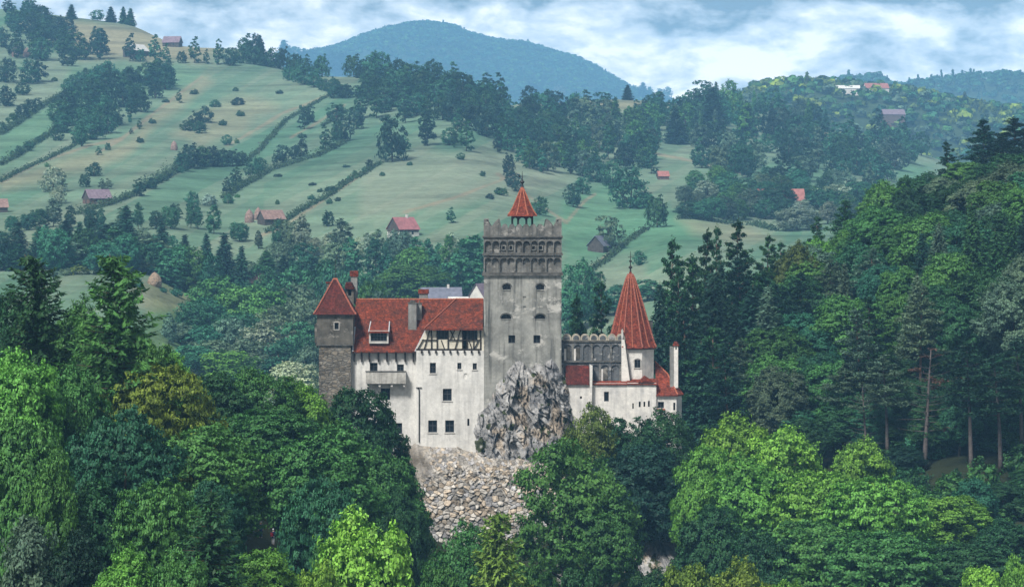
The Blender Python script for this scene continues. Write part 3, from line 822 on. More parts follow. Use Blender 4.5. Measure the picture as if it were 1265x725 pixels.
# balcony on corbels
q = MB().mat(M_BALC)
q.box(X(452.2), X(501.5), -0.55, -0.38, Z(473.5), Z(459)); q.box(X(452.2), X(453.6), -0.379, 0.997, Z(473.5), Z(459)); q.box(X(500.1), X(501.5), -0.379, 0.997, Z(473.5), Z(459))
q.box(X(453.61), X(500.09), -0.379, 0.997, Z(473.5), Z(471.5))
balc = q.build("balcony", castle)
MB().mat(M_CORNICE).box(X(451.6), X(502.1), -0.62, -0.32, Z(458.99), Z(457.8)).build("balcony_rail", balc)
for a in (454.5, 469, 484, 499.2):
    q = MB().mat(M_TRIM)
    q.prism([(X(a - 1.3), Z(477.4)), (X(a + 1.3), Z(477.4)), (X(a + 1.3), Z(473.6)), (X(a - 1.3), Z(473.6))], -0.35, 0.998)
    q.prism([(X(a - 1.2), Z(480.5)), (X(a + 1.2), Z(480.5)), (X(a + 1.2), Z(477.5)), (X(a - 1.2), Z(477.5))], 0.3, 0.998).build("corbel", balc)
# half-timbered gallery
gy = 0.06
mb = MB().mat(M_CREAM)
gh = [(540, 554, 407.5, 419.5), (577.5, 590, 407.5, 420)]
mb.poly([(X(513.6), gy + 0.08, Z(432.9)), (X(526.99), gy + 0.08, Z(432.9)), (X(526.99), gy + 0.08, Z(405.4))])
wall(mb, 527, 597.7, 405, 432.9, gy + 0.08, 12.5, [(*h, 0.6, M_HOLE) for h in gh] + [(572, 576.5, 407, 431, 0.4, M_HOLE)])
gal = mb.build("timbered_gallery", castle)
def beam(x0, y0, x1, y1, w=1.25, dy=0.0):
    q.bar((X(x0), gy - dy, Z(y0)), (X(x1), gy - dy, Z(y1)), w * S, 0.16)
q = MB().mat(M_TIMBER)
beam(514, 431.7, 594.4, 431.7, 2.0); beam(526, 406.4, 594.4, 406.4, 1.8, 0.01); beam(521, 420, 540, 420, 1.1, 0.02); beam(553, 420, 594, 420, 1.1, 0.02)
for x in (540, 553.5, 571.5, 577, 593.6, 533): beam(x, 431, x, 407, 1.5, 0.03)
beam(526, 409, 526, 431, 1.1, 0.03) if False else None
for a in ((531, 407, 524, 431), (523, 419, 516, 431), (545, 420, 549, 431), (569, 407, 562, 431), (556, 407, 562, 420), (562, 407, 556, 420), (579, 420, 583, 431), (591, 420, 586, 431), (585, 420, 585, 431), (584, 408, 584, 420)): beam(*a, 1.2, 0.04)
q.build("timber_frame", gal)
for h in gh: window(gal, *h, gy + 0.08, 0.2, (2, 0))
for i in range(9):
    x = 521 + i * 8.8
    MB().mat(M_TIMBER).box(X(x - 1.1), X(x + 1.1), -0.28, -0.003, Z(436), Z(433.1)).build("joist_end", gal)
# roofs: main range
yr, ye = 7.0, 0.2
def roof_y(py): return ye + (yr - ye) * (434.0 - py) / (434.0 - 372.0)
mb = MB().mat(M_ROOF)
F_ = [(435.5, 434), (512.5, 434), (526.5, 405.0), (597, 405.0), (597, 372), (436.5, 372)]
mb.poly([(X(a), roof_y(b), Z(b)) for a, b in F_])
mb.poly([(X(597), yr, Z(372)), (X(597), 13.8, Z(434)), (X(434.5), 13.8, Z(434)), (X(436.5), yr, Z(372))][::-1])
mb.poly([(X(a), roof_y(b), Z(b) - 0.22) for a, b in F_][::-1])
mb.poly([(X(435.5), roof_y(434), Z(434) - 0.22), (X(512.5), roof_y(434), Z(434) - 0.22), (X(512.5), roof_y(434), Z(434)), (X(435.5), roof_y(434), Z(434))])
mb.mat(M_WHITE).poly([(X(436.6), 1.0, Z(432)), (X(437.2), yr, Z(373)), (X(436.6), 13.0, Z(432))])
mroof = mb.build("roof", main)
def ridge_tiles(parent, pts, r_, mat, n):
    """a row of half-round tiles along a line"""
    q = MB().mat(mat)
    pts = [np.array(p, float) for p in pts]
    for a, b in zip(pts[:-1], pts[1:]):
        k = max(1, int(np.linalg.norm(b - a) / n))
        for i in range(k):
            u, v = a + (b - a) * (i / k), a + (b - a) * ((i + 0.96) / k)
            q.tube([u, v], [r_ * 1.12, r_ * 0.9], 6)
    return q.build("ridge_tiles", parent)
ridge_tiles(main, [(X(437), yr, Z(372) + 0.02), (X(597), yr, Z(372) + 0.02)], 0.15, M_RIDGE, 0.42)
MB().mat(M_LEAD).bar((X(512.6), 0.18, Z(434)), (X(527), 3.3, Z(405.2)), 0.22, 0.1).build("verge_flashing", main)
MB().mat(M_LEAD).bar((X(435.6), ye - 0.02, Z(434)), (X(437), roof_y(405), Z(405)), 0.2, 0.1).build("verge_flashing", main)
# hipped roof over the corner block
hy = -0.75
def hip_y(py): return hy + (yr - 0.1 - hy) * (406.0 - py) / (406.0 - 371.8)
mb = MB().mat(M_ROOF)
A, B, C_, D_ = (X(524), hip_y(406), Z(406)), (X(596.5), hip_y(406), Z(406)), (X(596.5), hip_y(371.8), Z(371.8)), (X(562), hip_y(371.8), Z(371.8))
E_ = (X(524.2), roof_y(406) + 0.3, Z(406))
mb.poly([A, B, C_, D_]); mb.poly([E_, A, D_])
lo = lambda p: (p[0], p[1], p[2] - 0.2)
mb.poly([lo(A), lo(B), B, A]); mb.poly([lo(E_), lo(A), A, E_]); mb.poly([lo(A), lo(E_), lo(D_)]); mb.poly([lo(B), lo(A), lo(D_), lo(C_)])
hroof = mb.build("roof", block)
ridge_tiles(block, [np.array(A) + (0, -0.05, 0.05), np.array(D_) + (0, -0.05, 0.08)], 0.13, M_HIP, 0.4)
ridge_tiles(block, [np.array(D_) + (0, 0, 0.04), np.array(C_) + (0, 0, 0.04)], 0.15, M_RIDGE, 0.42)
# dormer
dy = roof_y(425) - 0.55
q = MB().mat(M_TRIM)
wall(q, 455.6, 479.6, 408.5, 424.5, dy, roof_y(409) + 0.6, [(457.6, 477.8, 410.5, 421.8, 0.5, M_HOLE)])
dorm = q.build("dormer", castle)
window(dorm, 457.6, 477.8, 410.5, 421.8, dy, 0.25, (4, 1))
q = MB().mat(M_ROOF2)
z0, z1 = Z(410.2), Z(398.6)
yb = roof_y(397.5)
q.poly([(X(455), dy - 0.35, z0), (X(480.4), dy - 0.35, z0), (X(479.6), yb, z1), (X(456.4), yb, z1)]); q.poly([(X(455), dy - 0.35, z0 - 0.14), (X(456.4), yb, z1 - 0.14), (X(479.6), yb, z1 - 0.14), (X(480.4), dy - 0.35, z0 - 0.14)])
q.poly([(X(455), dy - 0.35, z0 - 0.14), (X(480.4), dy - 0.35, z0 - 0.14), (X(480.4), dy - 0.35, z0), (X(455), dy - 0.35, z0)])
q.build("roof", dorm)
MB().mat(M_LEAD).bar((X(455.2), dy - 0.3, z0 + .02), (X(456.3), yb, z1 + 0.02), 0.14, 0.12).build("verge_flashing", dorm)
MB().mat(M_LEAD).bar((X(480.2), dy - 0.3, z0 + .02), (X(479.7), yb, z1 + 0.02), 0.14, 0.12).build("verge_flashing", dorm)

def chimney(px0, px1, py_top, py_bot, y, dep, mat=M_CHIM, cap=None, cap_h=4.0, arch=False):
    q = MB().mat(mat)
    a, b = X(px0), X(px1)
    q.box(a, b, y, y + dep, Z(py_bot), Z(py_top))
    c = q.build("chimney", castle)
    if cap == "pitched":
        q = MB().mat(M_ROOF2)
        e = 0.16; zt, zb2 = Z(py_top - cap_h), Z(py_top)
        m_ = (a + b) / 2
        q.box(a - e, b + e, y - e, y + dep + e, zb2 + 0.003, zb2 + 0.1)
        q.mat(M_RIDGE if False else M_ROOF2).prism([(a - e, zb2 + 0.101), (b + e, zb2 + 0.101), (m_ + 0.18, zt), (m_ - 0.18, zt)], y - e, y + dep + e)
        q.build("cap", c)
        q = MB().mat(M_HOLE)
        k = (b - a) / 3
        q.box(m_ - k / 2, m_ + k / 2, y - 0.004, y + 0.1, Z(py_top + 4.5), Z(py_top + 1.2)); q.build("vent", c)
    elif cap == "block":
        q = MB().mat(M_ROOF2)
        q.box(a - 0.14, b + 0.14, y - 0.14, y + dep + 0.14, Z(py_top) + 0.003, Z(py_top - cap_h))
        q.build("cap", c)
    elif cap == "stone":
        q = MB().mat(M_CORNICE)
        q.box(a - 0.07, b + 0.07, y - 0.07, y + dep + 0.07, Z(py_top) + 0.003, Z(py_top - 1.2))
        q.prism([(a + 0.25, Z(py_top - 1.22)), (b - 0.25, Z(py_top - 1.22)), (b - 0.3, Z(py_top - 4)), (a + 0.3, Z(py_top - 4))], y + 0.1, y + dep - 0.1)
        q.build("cap", c)
    return c
c = chimney(503.3, 513.6, 376, 413.5, 3.0, 1.6, cap="stone")
q = MB().mat(M_LEAD)
q.box(X(502.2), X(514.4), 2.9, 2.99, Z(414.6), Z(412.8)); q.bar((X(502.6), 2.9, Z(413)), (X(502.6), 4.3, Z(404)), 0.16); q.build("flashing", c)
chimney(513.8, 519.6, 377, 405, 4.3, 1.5, cap="stone")
MB().mat(M_LEAD).box(X(513.9), X(521), 4.1, 4.25, Z(406), Z(404.4)).build("flashing", c)
chimney(515.2, 526, 365.5, 380, 9.5, 1.5, cap="block", cap_h=5.5)
chimney(429.3, 437.4, 343.5, 378, 8.5, 1.2, cap="block", cap_h=7)
chimney(398.5, 404.5, 352, 380, 9.0, 1.0, M_MASON, cap="block", cap_h=1.5)

# ---- the stone stair tower
ty = -0.2
q = MB().mat(M_MASON)
wall(q, 394, 433.3, 427, 640, ty + 0.12, 7.5)
st = q.build("stair_tower", castle)
q = MB().mat(M_DARKPL)
wall(q, 391.5, 436.2, 387, 425.2, ty, 7.4, [(413.2, 418.6, 398.3, 406.8, 0.5, M_HOLE)])
q.box(X(388.4), X(391.45), ty + 0.8, 3.5, Z(423.5), Z(402)); q.prism([(X(388.2), Z(401.9)), (X(391.4), Z(401.9)), (X(391.4), Z(398))], ty + 0.7, 3.5)
q.prism([(X(391.4), Z(430)), (X(391.4), Z(423.6)), (X(388.6), Z(423.6))], ty + 0.9, 3.4)
top = q.build("stair_tower_top", castle)
window(top, 413.2, 418.6, 398.3, 406.8, ty, 0.25, (0, 0), 0.10)
MB().mat(M_CORNICE).box(X(390.8), X(436.8), ty - 0.12, 7.5, Z(426.8), Z(425.3)).build("string_course", top)
q = MB().mat(M_TRIM)
rq = np.random.default_rng(3)
for i in range(24):                                     # quoins down both corners
    zt = 428 + i * 3.4; w = 4.0 if i % 2 else 2.4
    q.box(X(393.6), X(393.6 + w), ty + 0.06, ty + 0.116, Z(zt + 2.9), Z(zt)) if False else None
q = MB().mat(M_ROOF3)
aw, ae, ap = 387.6, 440.2, 5.2
ev = [(X(aw), ty - 0.5, Z(388.4)), (X(ae), ty - 0.5, Z(388.4)), (X(ae), 7.9, Z(388.4)), (X(aw), 7.9, Z(388.4))]
md = [(X(392.2), ty + 0.35, Z(381)), (X(434.6), ty + 0.35, Z(381)), (X(434.6), 7.0, Z(381)), (X(392.2), 7.0, Z(381))]
tp = [(X(410.2), 3.2, Z(346)), (X(414.4), 3.2, Z(346)), (X(414.4), 4.2, Z(346)), (X(410.2), 4.2, Z(346))]
for lo_, up_ in ((ev, md), (md, tp)):
    for i in range(4):
        j = (i + 1) % 4; q.poly([lo_[i], lo_[j], up_[j], up_[i]])
q.poly(tp); q.poly(ev[::-1])
sroof = q.build("roof", top)
for i in (0, 1): ridge_tiles(top, [np.array(ev[i]) + (0, -.03, 0.05), np.array(md[i]) + (0, -0.05, 0.06), np.array(tp[i]) + (0, -0.05, 0.04)], 0.13, M_HIP, 0.38)
q = MB().mat(M_RIDGE).tube([(X(409.5), 3.7, Z(346)), (X(415), 3.7, Z(346))], [0.2, 0.2], 8); q.build("ridge_tiles", top)
MB().mat(M_IRON).tube([(X(412.3), 3.7, Z(346.5)), (X(412.3), 3.7, Z(321))], [0.07, 0.03], 6).build("lightning_rod", top)
q = MB().mat(M_DARKPL)                                  # small dormer turret behind the stair tower
wall(q, 424.5, 434, 358, 378, 6.2, 9.0, [(427, 431, 359.5, 367, 0.4, M_HOLE)])
dt = q.build("dormer_turret", castle)
MB().mat(M_ROOF3).prism([(X(422.8), Z(358.6)), (X(435.2), Z(358.6)), (X(431), Z(350.5)), (X(424), Z(350.5))], 5.9, 9.2).build("roof", dt)

# ---- the arcaded curtain wall
ay = 1.6
q = MB().mat(M_ARCADE)
q.box(X(692), X(768), ay + 0.16, 4.5, Z(520), Z(422))
cur = q.build("arcaded_wall", castle)
def niche_row(px0, px1, n, py_top, py_bot, k_dark):
    q = MB().mat(M_ARCADE)
    w = (px1 - px0) / n
    for i in range(n + 1):
        c = px0 + i * w
        q.mat(M_KEEPTOP if i % 2 else M_ARCADE).box(X(c - 1.15), X(c + 1.15), ay - 0.06, ay + 0.159, Z(py_bot), Z(py_top))
    for i in range(n):
        a, b = px0 + i * w + 1.16, px0 + (i + 1) * w - 1.16
        q.mat(M_ARCADE); arch_head(q, X(a), X(b), Z(py_top + 1.4 + (b - a) * 0.5), Z(py_top) - 0.002, ay - 0.04, ay + 0.159)
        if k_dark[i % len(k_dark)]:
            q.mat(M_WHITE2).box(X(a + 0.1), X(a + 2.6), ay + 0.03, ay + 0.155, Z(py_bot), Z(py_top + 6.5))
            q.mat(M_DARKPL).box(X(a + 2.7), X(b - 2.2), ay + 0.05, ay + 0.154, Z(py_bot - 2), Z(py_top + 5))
    return q.build("blind_arcade", cur)
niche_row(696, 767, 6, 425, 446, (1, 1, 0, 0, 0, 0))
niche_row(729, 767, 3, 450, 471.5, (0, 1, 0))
for p0, p1, o in ((446.2, 448.2, 0.12), (421.2, 423.2, 0.14)):
    MB().mat(M_CORNICE).box(X(693), X(769), ay - o, 4.6, Z(p1), Z(p0)).build("cornice", cur)
for i in range(7):                                      # shell crest: half rounds with a sunk middle
    c = 700.8 + i * 11.1
    q = MB().mat(M_CREST)
    out_ = arc(X(c - 5.4), X(c + 5.4), Z(418.4), 12, 1.0)
    q.prism([(X(c - 5.4), Z(421.1)), (X(c + 5.4), Z(421.1))] + out_, ay, ay + 0.8)
    q.mat(M_ARCADE).prism([(X(c - 3.6), Z(420.4)), (X(c + 3.6), Z(420.4))] + arc(X(c - 3.6), X(c + 3.6), Z(418.6), 10, 1.0), ay - 0.03, ay - 0.003)
    q.build("crest", cur)
q = MB().mat(M_WHITE2).prism([(X(768.2), Z(520)), (X(779.5), Z(520)), (X(779.5), Z(477)), (X(772), Z(420.5)), (X(768.2), Z(419))], ay - 0.25, 4.4)
but = q.build("buttress", castle)
q = MB().mat(M_IRON); q.bar((X(772.6), ay - 0.3, Z(421)), (X(780), ay - 0.3, Z(477)), 0.13); q.build("drainpipe", but)
MB().mat(M_TRIM).box(X(768), X(770.4), ay - 0.3, ay + 0.3, Z(418.9), Z(410)).prism([(X(767.6), Z(409.9)), (X(770.8), Z(409.9)), (X(769.2), Z(406.5))], ay - 0.3, ay + 0.3).build("pinnacle", but)
# lean-to and lower walls
q = MB().mat(M_WHITE2)
wall(q, 700, 729.5, 472, 560, 0.2, 3.0, [(716.5, 719, 489.5, 492.5, 0.4, M_HOLE)])
lt = q.build("lean_to", castle)
q = MB().mat(M_ROOF3)
q.poly([(X(699), -0.15, Z(474)), (X(728.2), -0.15, Z(474)), (X(728.4), ay + 0.1, Z(452)), (X(699), ay + 0.1, Z(452))]); q.poly([(X(699), -0.15, Z(474) - 0.15), (X(699), ay + 0.1, Z(452) - 0.15), (X(728.4), ay + 0.1, Z(452) - 0.15), (X(728.2), -0.15, Z(474) - 0.15)])
q.poly([(X(699), -0.15, Z(474) - .15), (X(728.2), -0.15, Z(474) - .15), (X(728.2), -0.15, Z(474)), (X(699), -0.15, Z(474))]); q.build("roof", lt)
MB().mat(M_WHITE2).prism([(X(728.4), Z(500)), (X(731), Z(500)), (X(732), Z(452)), (X(728.6), Z(450.5))], -0.4, ay - 0.07).build("gable_parapet", lt)
q = MB().mat(M_WHITE2)
wall(q, 731.2, 775, 473.5, 560, 0.45, 3.0, [(746.3, 752.3, 484, 496, 0.5, M_HOLE)])
lowal = q.build("lower_wall", castle)
window(lowal, 746.3, 752.3, 484, 496, 0.45, 0.25, (0, 0))
q = MB().mat(M_ROOF2).prism([(0, 0), (1, 0), (1, 0.1), (0, 0.1)], 0, 0.1) if False else MB().mat(M_ROOF2)
q.poly([(X(730.8), 0.2, Z(474.6)), (X(778), 0.2, Z(474.6)), (X(778), ay - 0.1, Z(471)), (X(730.8), ay - 0.1, Z(471))]); q.poly([(X(730.8), 0.2, Z(475.6)), (X(778), 0.2, Z(475.6)), (X(778), 0.2, Z(474.6)), (X(730.8), 0.2, Z(474.6))])
q.build("tile_coping", lowal)

# ---- the round tower with its pointed roof
rc, ry_ = X(783), 5.0
q = MB().mat(M_WHITE2).lathe(rc, ry_, [(27.6 * S, Z(545)), (28.0 * S, Z(470)), (28.4 * S, Z(436)), (29.0 * S, Z(432)), (29.0 * S, Z(428))], 8)
rt = q.build("round_tower", castle)
q = MB().mat(M_TRIM)
yt = ry_ - 28.2 * S * math.cos(math.pi / 8)
a, b, c, d = X(784.5), X(791.8), Z(455), Z(445.3)
q.box(a - 0.12, a, yt - 0.12, yt + 0.2, c - 0.12, d); q.box(b, b + 0.12, yt - 0.12, yt + 0.2, c - 0.12, d); q.box(a + .001, b - .001, yt - 0.12, yt + 0.2, c - 0.12, c)
pts = arc(a - 0.12, b + 0.12, d - 0.15, 8, 0.7)
for p0, p1 in zip(pts[:-1], pts[1:]): q.bar((p0[0], yt - 0.05, p0[1]), (p1[0], yt - 0.05, p1[1]), 0.12, 0.2)
q.mat(M_GLASS).poly([(a, yt - 0.02, c), (b, yt - 0.02, c), (b, yt - 0.02, d), (a, yt - 0.02, d)]).mat(M_FRAME).box((a + b) / 2 - 0.04, (a + b) / 2 + 0.04, yt - 0.06, yt - 0.03, c, d)
q.build("window", rt)
MB().mat(M_CORNICE).lathe(rc, ry_, [(29.2 * S, Z(433)), (30.2 * S, Z(431.5)), (30.2 * S, Z(430.6))], 8).build("cornice", rt)
profr = [(33.0, 431.2), (32.4, 430.0), (29.4, 424), (25.8, 412), (21.2, 396), (16.2, 379), (10.8, 361), (5.6, 346), (2.4, 339.5), (1.0, 336)]
rc2 = X(782.0)
def lean(i, p): return rc2 + (X(780.5) - X(782.0)) * max(0, (430 - p) / 95)
q = MB().mat(M_ROOF2)
for i, (r_, p) in enumerate(profr):
    pass
k0 = len(q.v); nn = 8
for r_, p in profr:
    for j in range(nn):
        a = 2 * math.pi * (j + 0.5) / nn; q.v.append((lean(0, p) + r_ * S * math.cos(a), ry_ + r_ * S * math.sin(a), Z(p)))
for i in range(len(profr) - 1):
    for j in range(nn):
        j2 = (j + 1) % nn; q.f.append((i * nn + j, i * nn + j2, (i + 1) * nn + j2, (i + 1) * nn + j)); q.mi.append(0)
q.f.append(tuple(reversed(range(nn)))); q.mi.append(0)
q.build("roof", rt)
for j in range(nn):
    a = 2 * math.pi * (j + 0.5) / nn
    ridge_tiles(rt, [(lean(0, p) + (r_ + 0.3) * S * math.cos(a), ry_ + (r_ + 0.3) * S * math.sin(a), Z(p) + 0.03) for r_, p in profr[1:-1]], 0.13, M_HIP, 0.42)
for j in range(nn):                                     # raised courses between the hips
    a = 2 * math.pi * (j + 1.0) / nn
    cs = math.cos(math.pi / nn)
    ridge_tiles(rt, [(lean(0, p) + (r_ * cs + 0.15) * S * math.cos(a), ry_ + (r_ * cs + 0.15) * S * math.sin(a), Z(p) + 0.02) for r_, p in profr[1:-1]], 0.09, M_RIDGE, 0.42)
q = MB().mat(M_IRON).lathe(X(780.6), ry_, [(0.16, Z(338)), (0.12, Z(333)), (0.3, Z(332)), (0.3, Z(330.6)), (0.08, Z(329)), (0.07, Z(325)), (0.22, Z(324.3)), (0.22, Z(322.8)), (0.06, Z(322)), (0.03, Z(311))], 8)
q.bar((X(777.6), ry_, Z(318.5)), (X(783.4), ry_, Z(318.5)), 0.08); q.build("spire_finial", rt)
q = MB().mat(M_WHITE2)
loops = [(781.2, 783, 498, 505), (789.2, 791.6, 496, 503), (795, 797.2, 496, 502.5), (800.6, 802.8, 495, 502.5)]
wall(q, 774.8, 810.8, 473, 560, 0.2, 5.0, [(*h, 0.4, M_HOLE) for h in loops])
ap_ = q.build("tower_apron", castle)
q = MB().mat(M_ROOF2)
q.poly([(X(774), -0.05, Z(474.2)), (X(812), -0.05, Z(474.2)), (X(811), yt + 0.3, Z(468.5)), (X(775), yt + 0.3, Z(468.5))]); q.poly([(X(774), -0.05, Z(475.2)), (X(812), -0.05, Z(475.2)), (X(812), -0.05, Z(474.2)), (X(774), -0.05, Z(474.2))])
q.prism([(X(788), Z(472)), (X(808), Z(472)), (X(797), Z(464.5))], -0.1, yt + 0.3)
q.build("tile_coping", ap_)
MB().mat(M_TRIM).box(X(788.5), X(790.6), -0.1, 0.19, Z(560), Z(505)).build("drain_strip", ap_) if False else None
# ---- the low annex with its slim chimney
q = MB().mat(M_WHITE2)
wall(q, 811, 836, 486.5, 560, 0.6, 7.0, [(813, 820.5, 496.5, 504.5, 0.5, M_HOLE), (832, 834.5, 497.5, 507, 0.4, M_HOLE)])
q.poly([(X(836), 0.6, Z(560)), (X(843.5), 2.6, Z(560)), (X(843.5), 2.6, Z(486.5)), (X(836), 0.6, Z(486.5))]); q.poly([(X(843.5), 2.6, Z(560)), (X(843.5), 7, Z(560)), (X(843.5), 7, Z(486.5)), (X(843.5), 2.6, Z(486.5))])
ann = q.build("annex", castle)
window(ann, 813, 820.5, 496.5, 504.5, 0.6, 0.25, (1, 0))
MB().mat(M_RIDGE).box(X(812), X(821.6), 0.35, 0.597, Z(506.6), Z(504.8)).build("window_sill", ann)
q = MB().mat(M_ROOF2)
ra = [(810.6, 487.6, 0.25), (837, 487.6, 0.25), (845.6, 487.4, 2.3), (835, 474, 4.4), (826, 462, 5.6), (812, 450, 6.4)]
T = (X(812), 6.4, Z(449.5)); R_ = (X(845.8), 7.4, Z(486.8))
a, b, c = (X(810.4), 0.2, Z(488)), (X(837.4), 0.2, Z(488)), (X(846), 2.4, Z(488))
m1 = (X(827), 4.6, Z(464.5))
q.poly([a, b, m1, T]); q.poly([b, c, m1]); q.poly([c, R_, m1]); q.poly([m1, R_, T])
lo = lambda p: (p[0], p[1], p[2] - 0.16)
q.poly([lo(a), lo(b), b, a]); q.poly([lo(b), lo(c), c, b]); q.poly([lo(c), lo(R_), R_, c])
q.build("roof", ann)
ridge_tiles(ann, [T, np.array(m1) + (0, 0, 0.04), np.array(b) + (0, -0.03, 0.06)], 0.11, M_RIDGE, 0.4)
chimney(828.6, 833.4, 429, 480, 1.9, 1.0, M_CHIM, None)
chimney(833.5, 838.6, 428, 480, 1.8, 1.0, M_WHITE2, "pitched", 5.0)
chimney(805.3, 809.5, 400, 430, 8.0, 0.8, M_CHIM, "stone")

castle.location.y += D0
# ------------------------------------------------------------------ rock
def edge_dist(poly, x, y):
    d = near_line(list(poly) + [poly[0]], x, y)
    return np.where(inside(poly, x, y), d, -d)
def rock_sheet(name, poly, step, front, back, round_px, disp, kind="structure", colour=None, mat=None, label=None, cat=None):
    px0, px1 = min(p[0] for p in poly) - 3, max(p[0] for p in poly) + 3
    py0, py1 = min(p[1] for p in poly) - 3, max(p[1] for p in poly) + 3
    gx, gy_ = np.arange(px0, px1, step), np.arange(py0, py1, step)
    A_, B_ = np.meshgrid(gx, gy_, indexing="ij")
    wob = (fbm(A_ / 9, B_ / 9) - 0.5) * 9
    ed = edge_dist(poly, A_, B_) + wob
    t = np.clip(ed / round_px, 0, 1)
    y = front(A_, B_) + back * (1 - np.sqrt(1 - (1 - t) ** 2)) + np.where(ed < 0, -ed * 0.9, 0)
    x, z = X(A_), Z(B_)
    dd, colr = disp(x, z, A_, B_)
    y = y - dd
    sc = (D0 + y) / D0                                   # keep the outline where it is seen while the relief moves the surface
    verts = np.stack([x * sc, D0 + y, EYE + (z - EYE) * sc], -1).reshape(-1, 3)
    n, m = A_.shape
    ix = np.arange(n * m).reshape(n, m)
    q4 = np.stack([ix[:-1, :-1], ix[:-1, 1:], ix[1:, 1:], ix[1:, :-1]], -1).reshape(-1, 4)
    ok = (ed.reshape(-1)[q4] > -4).all(1)
    me = mesh_np(name, verts, q4[ok], 4, [mat], smooth=False)
    set_color(me, "tint", colr.reshape(-1, 3))
    o = link(bpy.data.objects.new(name, me))
    return o
def rock_material(name, rough_scale=1.3):
    t = NT(name)
    c = t.attr("tint")
    n1 = t.noise(rough_scale, 7, 0.72); n2 = t.noise(0.5, 5, 0.6, t.coord("Object", (1.2, 1.2, 0.35)))
    c = t.mix(0.75, c, t.ramp(n1, (0.3, 0.45), (0.5, 0.95), (0.7, 1.35)), "MULTIPLY")
    c = t.mix(0.5, c, t.ramp(n2, (0.35, 0.6), (0.65, 1.25)), "MULTIPLY")
    t.bsdf(c, 0.95, 0.15, t.bump(n1, 0.9, 0.25)); return t.m
M_ROCK = rock_material("limestone")
M_STONE = rock_material("rubble_stone", 2.6)
def crag_disp(x, z, a, b):
    u, v = x + 0.30 * z + (fbm(x * 0.5, z * 0.5) - 0.5) * 1.6, z - 0.15 * x
    f1 = fbm(u * 0.40, v * 0.15 + 3, octaves=5, gain=0.55)
    r1 = np.abs(2 * fbm(u * 0.6 + 9, v * 0.17, octaves=4) - 1)          # long leaning fissures
    r2 = np.abs(2 * fbm(u * 1.6 + 19, v * 0.6 + 4, octaves=3) - 1)
    fis = np.clip(1 - r1 / 0.10, 0, 1); fis2 = np.clip(1 - r2 / 0.12, 0, 1)
    h0 = facets(u * 0.42 + 3, v * 0.17); h1 = facets(u * 1.0, v * 0.40); h2 = facets(u * 2.3 + 5, v * 1.0)
    det = fbm(x * 3.0, z * 2.2, octaves=4)
    d = 1.5 * (f1 - 0.5) - 0.5 * fis + 1.1 * h0[0] + 0.6 * h1[0] + 0.32 * h2[0] + 0.3 * (det - 0.5)
    pal = np.clip(0.5 + 1.3 * (fbm(x * 0.35 + 2, z * 0.3, octaves=4) - 0.5) + 0.35 * (h1[2] - 0.5) + 0.45 * (h2[2] - 0.5), 0, 1)[..., None]
    c = np.array([0.18, 0.185, 0.20]) * (1 - pal) + np.array([0.47, 0.465, 0.455]) * pal
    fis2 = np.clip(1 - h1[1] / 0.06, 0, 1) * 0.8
    tan_ = np.clip((fbm(x * 0.6 + 30, z * 0.5, octaves=4) - 0.57) * 6 + np.clip((b - 535) / 60, 0, 1) * 0.45, 0, 0.75)[..., None]
    c = c * (1 - tan_) + np.array([0.46, 0.375, 0.28]) * (0.6 + 0.5 * pal) * tan_
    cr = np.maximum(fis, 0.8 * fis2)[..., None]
    c = c * (1 - 0.65 * cr) + np.array([0.05, 0.052, 0.055]) * 0.65 * cr   # rock colour goes darker along the fissures and slab edges
    mos = (fbm(x * 0.9 + 50, z * 0.9, octaves=3) > 0.67)[..., None]
    return d, np.where(mos, np.array([0.06, 0.075, 0.035]), c)
CRAG = [(590, 590), (579, 556), (578, 525), (582, 509), (592, 499), (602, 492), (606, 474), (611, 463), (621, 457), (629, 446), (640, 437), (650, 442), (660, 436), (672, 441), (686, 436), (697, 446), (702, 463), (706, 484), (712, 500), (716, 530), (722, 600), (690, 625), (630, 610)]
crag = rock_sheet("crag", CRAG, 0.5, lambda a, b: -1.5 - 1.2 * (b - 440) / 130, 7.0, 26, crag_disp, mat=M_ROCK)
tag(crag, kind="structure")

